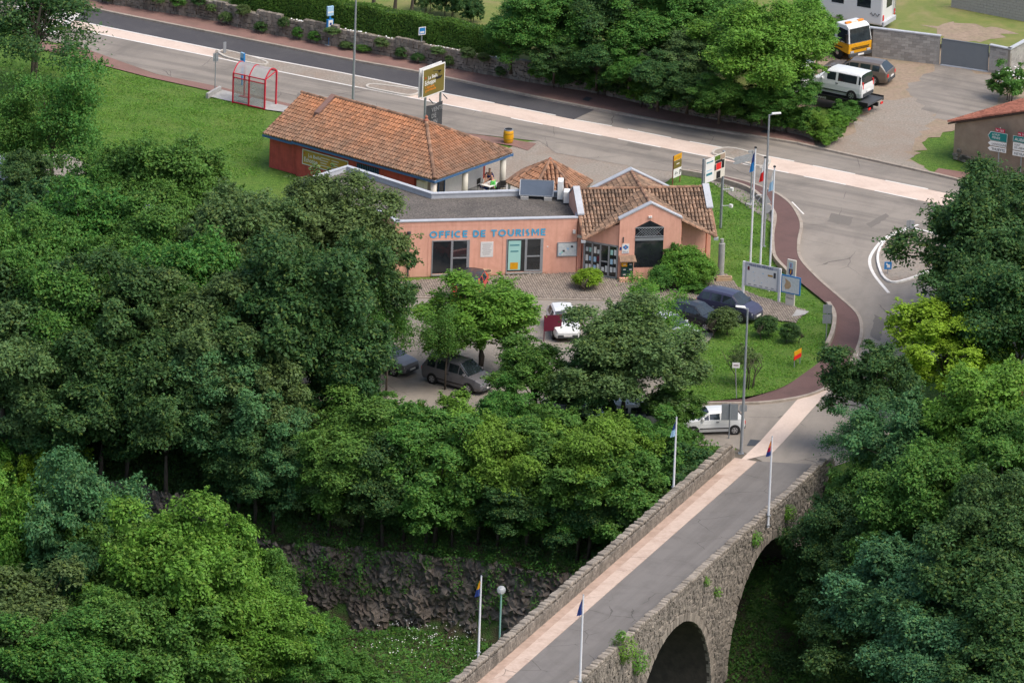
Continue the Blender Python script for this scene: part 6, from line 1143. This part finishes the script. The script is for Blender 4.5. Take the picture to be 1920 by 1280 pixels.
for a in [(1690, 850, 3.0, 8, 'M2', 'blue'), (1760, 930, 3.6, 9, 'L1', 'mid'), (1880, 900, 3.2, 9, 'M3', 'mid'), (1640, 930, 2.3, 6.5, 'M1', 'mid'), (1700, 980, 3.2, 8, 'L2', 'mid'), (1585, 1030, 2.9, 8, 'L3', 'dark'), (1575, 1130, 2.5, 7, 'M2', 'dark'), (1860, 1010, 3.6, 9, 'L3', 'dark'), (1700, 1130, 4.2, 10, 'L1', 'blue'), (1850, 1120, 4.0, 10, 'L2', 'dark'), (1640, 1220, 3.6, 8, 'L3', 'dark'), (1760, 1230, 4, 9, 'L1', 'blue'), (1890, 1230, 4, 9, 'L2', 'dark'), (1500, 1165, 1.2, 2.6, 'M1', 'mid'), (1485, 1100, 1.2, 4, 'M3', 'dark'), (1525, 1110, 1.5, 5, 'M2', 'dark'), (1960, 820, 3, 9, 'L1', 'dark'), (1630, 1080, 2.6, 7, 'M3', 'dark')]: tree(*a, rt_, RIGHT)
rv_ = 'tree on the low river bank in front of cliff'
for a in [(85, 935, 2.4, 9, 'M1', 'yellow', 'yellow-green treetop in front of the shaded cliff'), (150, 1015, 3.8, 12, 'L3', 'blue', 'rounded blue-green tree on the low river bank'), (330, 1090, 4.2, 12, 'L2', 'bright', 'big bright green tree on the low river bank'), (40, 1190, 4, 9, 'L4', 'olive', 'olive tree in the lower left picture corner'), (20, 1050, 3, 11, 'M3', 'bright', rv_), (240, 1200, 4, 9, 'L1', 'mid', rv_), (430, 1070, 2.8, 9, 'M2', 'bright', rv_), (460, 1190, 3.5, 8, 'L3', 'bright', rv_), (570, 1235, 2.5, 5, 'M1', 'mid', rv_), (600, 1190, 1.5, 3, 'M3', 'mid', rv_), (350, 1240, 3.6, 8, 'M2', 'mid', rv_), (120, 1260, 4, 8, 'L2', 'mid', rv_), (660, 1265, 1.8, 3, 'M2', 'mid', rv_), (-20, 930, 2.6, 9, 'M2', 'bright', rv_), (240, 1060, 3, 10, 'M1', 'mid', rv_), (500, 1120, 2.0, 6, 'M3', 'mid', rv_)]: tree(*a, group=RIVER)
for a in [(1030, 40, 3.0, 5.6, 'L3', 'mid', 'green garden tree right of the clipped hedge', FARG), (1195, 70, 3.0, 5.0, 'M3', 'mid', 'dense garden tree in the middle of far roadside', FARG), (1120, 10, 2.8, 7, 'L1', 'dark', 'shaded garden tree between two roadside trees', FARG), (1300, 110, 2.2, 4.4, 'M3', 'grey', 'grey-leaved small tree beside the bright roadside tree', FARG), (1425, 90, 3.9, 7.0, 'L3', 'bright', 'large bright green tree left of the tow truck', FARG), (1340, 40, 3, 6, 'L1', 'mid', 'tall green tree behind the grey-leaved small tree', FARG), (960, 70, 2.0, 4, 'M3', 'mid', 'green tree at the end of clipped hedge', FARG), (1500, 60, 2.6, 5, 'M3', 'bright', 'bright leafy tree before the motorhome', FARG), (1260, 10, 3.2, 7, 'L2', 'mid', 'tall garden tree far behind the roadside bushes', FARG)]: tree(*a, z0=1.2)
for a in [(1480, 165, 2.0, 3.4, 'M3', 'mid'), (1235, 150, 2, 3.4, 'M3', 'dark'), (1120, 115, 2, 3.2, 'M3', 'dark'), (1350, 180, 1.8, 3, 'M3', 'mid'), (1040, 105, 1.8, 3.0, 'M3', 'dark'), (1430, 190, 1.8, 2.6, 'M3', 'mid'), (1180, 135, 1.8, 2.8, 'M3', 'mid'), (1290, 165, 1.8, 2.8, 'M3', 'dark'), (1080, 100, 1.8, 3, 'M3', 'mid')]: tree(*a, 'bushy roadside tree behind overgrown stone wall', FARG, z0=1.0)
SH = 'shrub'
def shrub(px, py, R, Hh, k, mat, label, group=None, z0=0.0): tree(px, py, R, Hh, k, mat, label, group, 'shrub', 'shrub', z0, True)
shrub(1357, 628, .98, 1.9, 'K1', 'olive', 'round clipped shrub on short stems beside the black hatchback'); shrub(1437, 631, .78, 1.45, 'K1', 'dark', 'round dark shrub next to dark minivan'); shrub(1480, 641, .68, 1.25, 'K1', 'dark', 'smaller round dark shrub on the open lawn'); shrub(1397, 722, 1.15, 2.7, 'K2', 'olive', 'bare-stemmed airy shrub by lamp post on lawn')
shrub(1102, 540, .95, 1.35, 'K1', 'yellow', 'yellow-green mounded shrub before the entrance doors'); shrub(1285, 536, 1.5, 2.5, 'B4', 'bright', 'large bright shrub covering the pavilion window'); shrub(1312, 535, 1.1, 2.0, 'B4', 'bright', 'bright shrub right of the gable window'); shrub(1240, 543, .9, 1.6, 'B4', 'mid', 'leafy shrub beside the mailboxes'); shrub(1300, 546, 1.0, .6, 'B2', 'mid', 'low spreading shrub at the terrace edge'); shrub(1260, 520, .8, 2.6, 'B1', 'mid', 'upright shrub against the gable window')
shrub(1895, 190, 1.3, 2.6, 'B3', 'mid', 'elder bush dotted with cream flower heads beside gate pier')
UND = 'undergrowth bushes along the car park edge'
for i, (px, py) in enumerate([(720, 800), (790, 815), (870, 830), (960, 835), (1050, 845), (1130, 850), (1210, 850), (1280, 850), (1300, 862), (1310, 885), (1240, 880), (640, 800), (560, 790), (690, 770), (1160, 830), (1090, 815), (1300, 900)]): shrub(px, py+8, random.uniform(1.0, 1.5), random.uniform(1.3, 2.2), 'B%d' % (i % 3+1), random.choice(['mid', 'dark', 'mid']), 'dense green bush along the rim between car park and slope', UND, None)
RW = 'bushes along the far roadside wall'
for i in range(26):
    px = 1020+i*20.5; py = np.interp(px, [p[0] for p in WALLP], [p[1] for p in WALLP])-4; x, y = P(px, py); shrub(px, py-random.uniform(2, 10), random.uniform(.8, 1.2), random.uniform(1.0, 1.7), 'B%d' % (i % 3+1), random.choice(['mid', 'bright', 'dark', 'mid']), 'scrubby bush spilling over the low roadside wall', RW, .35)
for i in range(8): shrub(1545+i*8+random.uniform(-5, 5), 268-i*9+random.uniform(-6, 6), .9, 1.1, 'B%d' % (i % 3+1), random.choice(['bright', 'mid']), 'bush on the gravel lot corner before flatbed truck', 'bushes at the lot corner', 0.0)
for i in range(5): shrub(1490+i*22, 60+i*5+random.uniform(-5, 5), 1.1, 1.6, 'B%d' % (i % 3+1), 'mid', 'bush hiding the lower side of the motorhome', 'bushes by the motorhome', .8)
WP = 'plants growing in the stone wall'
for i in range(24):
    px = 205+i*32+random.uniform(-8, 8); py = np.interp(px, [p[0] for p in WALLP], [p[1] for p in WALLP]); z = random.choice([.15, .15, .7, 1.0]); shrub(px, py-26*z*.96+1, random.uniform(.35, .6), random.uniform(.5, 1.0), 'K1', random.choice(['dark', 'grey', 'mid', 'olive', 'bright']), 'small tuft of plants on the rubble stone wall', WP, z)
for px, py, s in ((845, 30, 1.2), (885, 42, .9), (800, 20, 1.0)): shrub(px, py, s, 2.0*s, 'B2', 'dark', 'dark garden shrub on the dry lawn beyond hedge', 'garden shrubs beyond the hedge', 1.6)
for px, py, h in ((771, 22, 3), (740, 14, 3), (700, 6, 3.5)):
    t_ = thing('bare_tree', 'thin trunked young tree on dry lawn beyond the hedge', 'tree', P3(px, py, 1.7), 0, 'young trunks beyond the hedge'); o = MB(); o.tube([(0, 0, -.3), (.1, 0, h*.5), (0, .1, h)], [.16, .1, .05], 7); o.tube([(.08, 0, h*.4), (.7, .2, h*.8)], .04, 5); o.tube([(.08, 0, h*.5), (-.6, -.1, h*.9)], .04, 5); o.obj('trunk', 'bark', t_)
# wall ivy on the bridge
def leafpatch(name, pts, nrm, size, mat, kind='stuff', parent=None, label=None):
    me = leaf_mesh(name, np.array(pts), np.array(nrm), np.array(size), mat); o = linkmesh(name, me, None, parent); o['kind'] = kind
    if parent is not None: o.location = -parent.location
    return o
def blob(cx, cy, cz, rx, ry, rz_, n): d = unit(n)*rng.uniform(.5, 1, (n, 1)); return np.array([cx, cy, cz])+d*np.array([rx, ry, rz_]), d+np.array([0, 0, .5])
for px, py, r, n, lb in ((1478, 962, .55, 500, 'ivy tuft high on the bridge spandrel near far arch'), (1416, 1010, .5, 350, 'hanging green tuft beside the far arch'), (1170, 1215, .9, 900, 'leafy bush growing from the spandrel left of near arch'), (1195, 1240, .8, 700, 'leafy sprig overhanging the near arch'), (1165, 1190, .35, 200, 'small weed under the parapet'), (1325, 1090, .3, 150, 'small weed on bridge wall between arches'), (1345, 1110, .35, 150, 'tuft of weeds on wall beside stained pier')):
    p = on_bridge(px, py, VO+.15); t_ = thing('wall_plant', lb, 'plant', p, 0, 'plants rooted in the bridge wall'); q, nn_ = blob(0, 0, 0, r, r*.6, r*1.1, n); me = leaf_mesh('foliage', q, nn_, .13*rng.uniform(.6, 1.3, n), LM['bright']); linkmesh('foliage', me, None, t_); o = MB(); o.tube([(0, .2, -.3*r), (0, 0, .4*r)], .02, 5); o.obj('stems', 'bark', t_)
# clipped hedge
hw_ = offset(cr(PL(WALLP), 6), 1.35); hp = [p for p in hw_ if P(430, 60)[0] < p[0] < P(975, 150)[0]]
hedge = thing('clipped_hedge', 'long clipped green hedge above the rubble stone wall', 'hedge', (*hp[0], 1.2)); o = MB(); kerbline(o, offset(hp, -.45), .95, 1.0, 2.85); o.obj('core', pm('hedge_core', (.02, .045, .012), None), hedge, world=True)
HP, HN = [], []
for (ax, ay), (bx, by) in zip(hp[:-1], hp[1:]):
    L = math.hypot(bx-ax, by-ay); n = int(L*1500); dx, dy = (bx-ax)/L, (by-ay)/L; u = rng.uniform(0, L, n); s = rng.uniform(0, 1, n); top = s > .62; wv = rng.normal(size=n)*.05+.07*np.sin((ax+u*dx)*2.3)
    off = np.where(top, rng.uniform(-.55, .55, n), -.5+wv-.05); z = np.where(top, 2.9+wv, 1.1+rng.uniform(0, 1, n)*1.8)
    HP.append(np.stack([ax+dx*u-dy*off, ay+dy*u+dx*off, z], 1)); HN.append(np.where(top[:, None], np.array([[0, 0, 1.]]), np.array([[dy, -dx, .5]]))+rng.normal(size=(n, 3))*.45)
HP = np.concatenate(HP); leafpatch('foliage', HP, np.concatenate(HN), .13*rng.uniform(.6, 1.3, len(HP)), LM['box'], parent=hedge)
# undergrowth on slopes, meadow, flowers
n = 130000; x = rng.uniform(-42, 34, n); d = rng.uniform(-.5, 17, n); y = np.interp(x, RIMX, RIMY)-d/.88
keep = ~((x > 6) & (np.abs((x-BO.x)*BN.x+(y-BO.y)*BN.y-2.7) < 3.6) & (HT(x, y) > -3.5)); x, y, d = x[keep], y[keep], d[keep]; hb_ = .25+.45*(wav(x*1.7, y*1.9)+.3).clip(0, 1); hb_ = np.where((d > 6) & (d < 9), .1, hb_)
pz = HT(x, y)+rng.uniform(0, 1, len(x))*hb_; nn_ = rng.normal(size=(len(x), 3))*.5+np.array([0, -.2, 1.])
me = leaf_mesh('undergrowth', np.stack([x, y, pz], 1), nn_, .2*rng.uniform(.5, 1.4, len(x)), LM['mid']); tag(linkmesh('undergrowth', me), 'low green undergrowth covering the slopes of the gorge', 'undergrowth', kind='stuff')
m = []; 
while len(m) < 260:
    px, py = random.gauss(790, 70), random.gauss(1205, 35)
    if 650 < px < 900 and 1135 < py < 1275 and py > 1150+(px-700)*.12:
        xx, yy, zz = hit(px, py); zz += random.uniform(.2, .5); m.append((xx, yy, zz+.1)); m += [(xx+random.gauss(0, .15), yy+random.gauss(0, .15), zz+random.uniform(0, .2)) for _ in range(random.choice([0, 0, 3]))]
m = np.array(m); me = leaf_mesh('wildflowers', m, rng.normal(size=m.shape)*.3+np.array([0, -.5, 1.]), .065*rng.uniform(.5, 1.3, len(m)), MATS['flower_white'], 1.0); tag(linkmesh('wildflowers', me), 'white wildflowers scattered in the meadow below the cliff', 'flowers', kind='stuff')
q, nn_ = blob(*P3(1895, 146, 1.6), 1.2, 1.2, 1.0, 90); me = leaf_mesh('elder_flowers', q, nn_, .13, MATS['flower_white'], .9); eb = [o for o in bpy.data.objects if 'elder' in o.get('label', '')][0]; o = tag(linkmesh('flower_heads', me, None, None), kind='stuff'); q = eb.matrix_basis.inverted(); me.transform(q); o.parent = eb
W_ = []
for i in range(500):
    k = random.choice([(395, 20), (565, 60), (640, 70), (850, 105), (760, 95), (935, 122)]); px = k[0]+random.gauss(0, 22); py = np.interp(px, [p[0] for p in WALLP], [p[1] for p in WALLP]); xx, yy = P(px, py); W_.append((xx+.05, yy+.1, 1.3+random.uniform(-.15, .15)))
me = leaf_mesh('trailing_flowers', np.array(W_), np.tile([0, -.5, 1.], (500, 1))+rng.normal(size=(500, 3))*.3, .12, MATS['flower_white'], 1.0); tag(linkmesh('trailing_flowers', me), 'white flowers trailing over the top of stone wall', 'flowers', kind='stuff')
bp, bn = [], []
for k in range(1400):
    px = random.uniform(-20, 1120) if k < 900 else (random.uniform(1530, 1900) if k < 1150 else random.uniform(1450, 1560)); py = random.uniform(780, 1050) if k < 900 else random.uniform(960 if k < 1150 else 1110, 1270); x0, y0, z0 = hit(px, py)
    dd_ = (np.interp(x0, RIMX, RIMY)-y0)*.88; vv = (x0-BO.x)*BN.x+(y0-BO.y)*BN.y
    if dd_ < .6 or 6.3 < dd_ < 9.5 or (-.9 < vv < VO+.8 and z0 > -3): continue
    r_ = random.uniform(.35, .85); q, nn_ = blob(x0, y0, z0+r_*.5, r_, r_, r_*.8, 110); bp.append(q); bn.append(nn_)
bp = np.concatenate(bp); me = leaf_mesh('brambles', bp, np.concatenate(bn), .17*rng.uniform(.5, 1.3, len(bp)), LM['dark']); tag(linkmesh('brambles', me), 'mounded brambles covering the steep banks above the cliff', 'undergrowth', kind='stuff')
iv, ivn = [], []
for k in range(330):                                    # ivy and brambles trailing over the cliff edge
    x0 = random.uniform(-33, 8); y0 = np.interp(x0, RIMX, RIMY)-random.uniform(7.4, 8.4)/.88; r_ = random.uniform(.25, .7); q, nn_ = blob(x0, y0, random.uniform(-7.2, -4.2), r_, r_*.5, r_*1.2, 60); iv.append(q); ivn.append(nn_)
iv = np.concatenate(iv); me = leaf_mesh('cliff_ivy', iv, np.concatenate(ivn), .15*rng.uniform(.5, 1.3, len(iv)), LM['mid']); tag(linkmesh('cliff_ivy', me), 'ivy and brambles trailing over the rock cliff edge', 'ivy', kind='stuff')
# labels of the massed trees: colour, size, and the nearest thing one can find
HUE = dict(dark='dark green', mid='mid-green', bright='bright green', yellow='yellow-green', olive='olive-green', blue='blue-green', grey='grey-green')
def ipx(v): q = CR.transposed() @ (Vector(v)-CAM); return Vector((960-F_PX*q.x/q.z, 640+F_PX*q.y/q.z))
LAND = [(n_, Vector(c_)) for n_, c_ in (('the shop roof', (700, 250)), ('the bus shelter', (480, 160)), ('the lawn', (330, 230)), ('the parked pale cars', (110, 360)), ('the dark car', (725, 680)), ('the flat gravel roof', (700, 390)), ('the dark grey minivan', (860, 710)), ('the grey utility cabinet', (1195, 800)), ('the bridge flagpole with blue flag', (1262, 900)), ('the rock cliff', (780, 1080)), ('the globe lamp', (937, 1150)), ('the meadow of white flowers', (790, 1180)), ('the shaded rock face', (320, 910)), ('the bridge end', (1550, 860)), ('the yellow-green tree', (1790, 670)), ('the far arch', (1440, 1030)), ('the near arch', (1265, 1230)), ('the striped flagpole', (1440, 900)), ('the chalet', (1912, 715)), ('the blue-green river bank tree', (150, 1015)), ('the big bright river bank tree', (330, 1090)), ('the grey-green edge tree', (60, 710)), ('the pale olive tree', (512, 760)), ('the large olive tree', (455, 470)), ('the rock outcrop', (1500, 1230)), ('the olive corner tree', (40, 1190)), ('the tow truck', (1590, 80)), ('the grey-leaved tree', (1300, 110)), ('the clipped hedge end', (950, 90)), ('the drain on the far pavement', (1100, 190)), ('the flatbed truck', (1570, 190)), ('the blue bus plate', (790, 70)), ('the blue totem', (617, 50)), ('the shop sign', (822, 150)), ('the zebra crossing', (90, 40)))]
used = set()
for o in list(bpy.data.objects):
    if o.parent or o.name.split('.')[0] not in ('tree', 'shrub') or not o.get('label'): continue
    lb = o['label']; sh_ = [q for q in (wl_, sl_, rt_, rv_) if q == lb]
    if not (sh_ or lb.startswith(('bushy roadside', 'small tuft', 'scrubby bush', 'dense green bush along'))): continue
    cr_ = [c for c in o.children if c.name.startswith(('crown', 'foliage'))][0]; hue = HUE.get(cr_.material_slots[0].material.name.replace('leaf_', ''), 'green'); c2 = ipx(o.location+Vector((0, 0, .5*o.scale.z*8 if o.name.startswith('tree') else .5)))
    near = sorted(LAND, key=lambda k: (k[1]-c2).length); kind = 'tree' if o.name.startswith('tree') else ('wall tuft' if lb.startswith('small') else 'bush')
    size = 'large' if o.scale.x > .95 and kind == 'tree' else ('small' if o.scale.x < .75 else 'medium'); rel = lambda k: 'behind' if c2.y < k[1].y-45 else ('in front of' if c2.y > k[1].y+45 else 'beside')
    new = None
    for k1 in near[:2]:
        for k2 in near[1:6]:
            if k1 is k2 or new: continue
            c_ = f'{size} {hue} {kind} {rel(k1)} {k1[0]} and {rel(k2)} {k2[0]}'
            if c_ not in used and len(c_.split()) <= 16: new = c_
    if new: used.add(new); o['label'] = new
# short grass blades on the lawns, joined
gp, gn = [], []
for poly, n in ((PL([(60, 112), (150, 114), (280, 148), (400, 184), (500, 210), (486, 330), (330, 350), (130, 285), (0, 285), (0, 110)]), 42000), (PL([(1345, 640), (1400, 610), (1510, 590), (1545, 575), (1560, 600), (1550, 655), (1500, 703), (1460, 728), (1400, 748), (1290, 752), (1300, 670)]), 22000), (PL([(1290, 335), (1350, 345), (1400, 362), (1440, 395), (1445, 450), (1450, 490), (1515, 550), (1540, 580), (1470, 568), (1400, 545), (1360, 500), (1345, 440), (1340, 390)]), 20000)):
    xs_, ys_ = [p[0] for p in poly], [p[1] for p in poly]; c = 0
    while c < n:
        x_, y_ = random.uniform(min(xs_), max(xs_)), random.uniform(min(ys_), max(ys_)); c += 1
        if inside((x_, y_), poly) and math.sin(x_*1.7+2*math.sin(y_*.9))+math.sin(y_*2.3+x_*.6) > random.uniform(-2.2, .8): gp.append((x_, y_, random.uniform(.0, .06)))
gp = np.array(gp); me = leaf_mesh('lawn_grass', gp, rng.normal(size=gp.shape)+np.array([0, -.6, .6]), .13*rng.uniform(.5, 1.3, len(gp)), LM['bright'], .4); tag(linkmesh('lawn_grass', me), 'short grass tufts growing over the lawns', 'grass', kind='stuff')
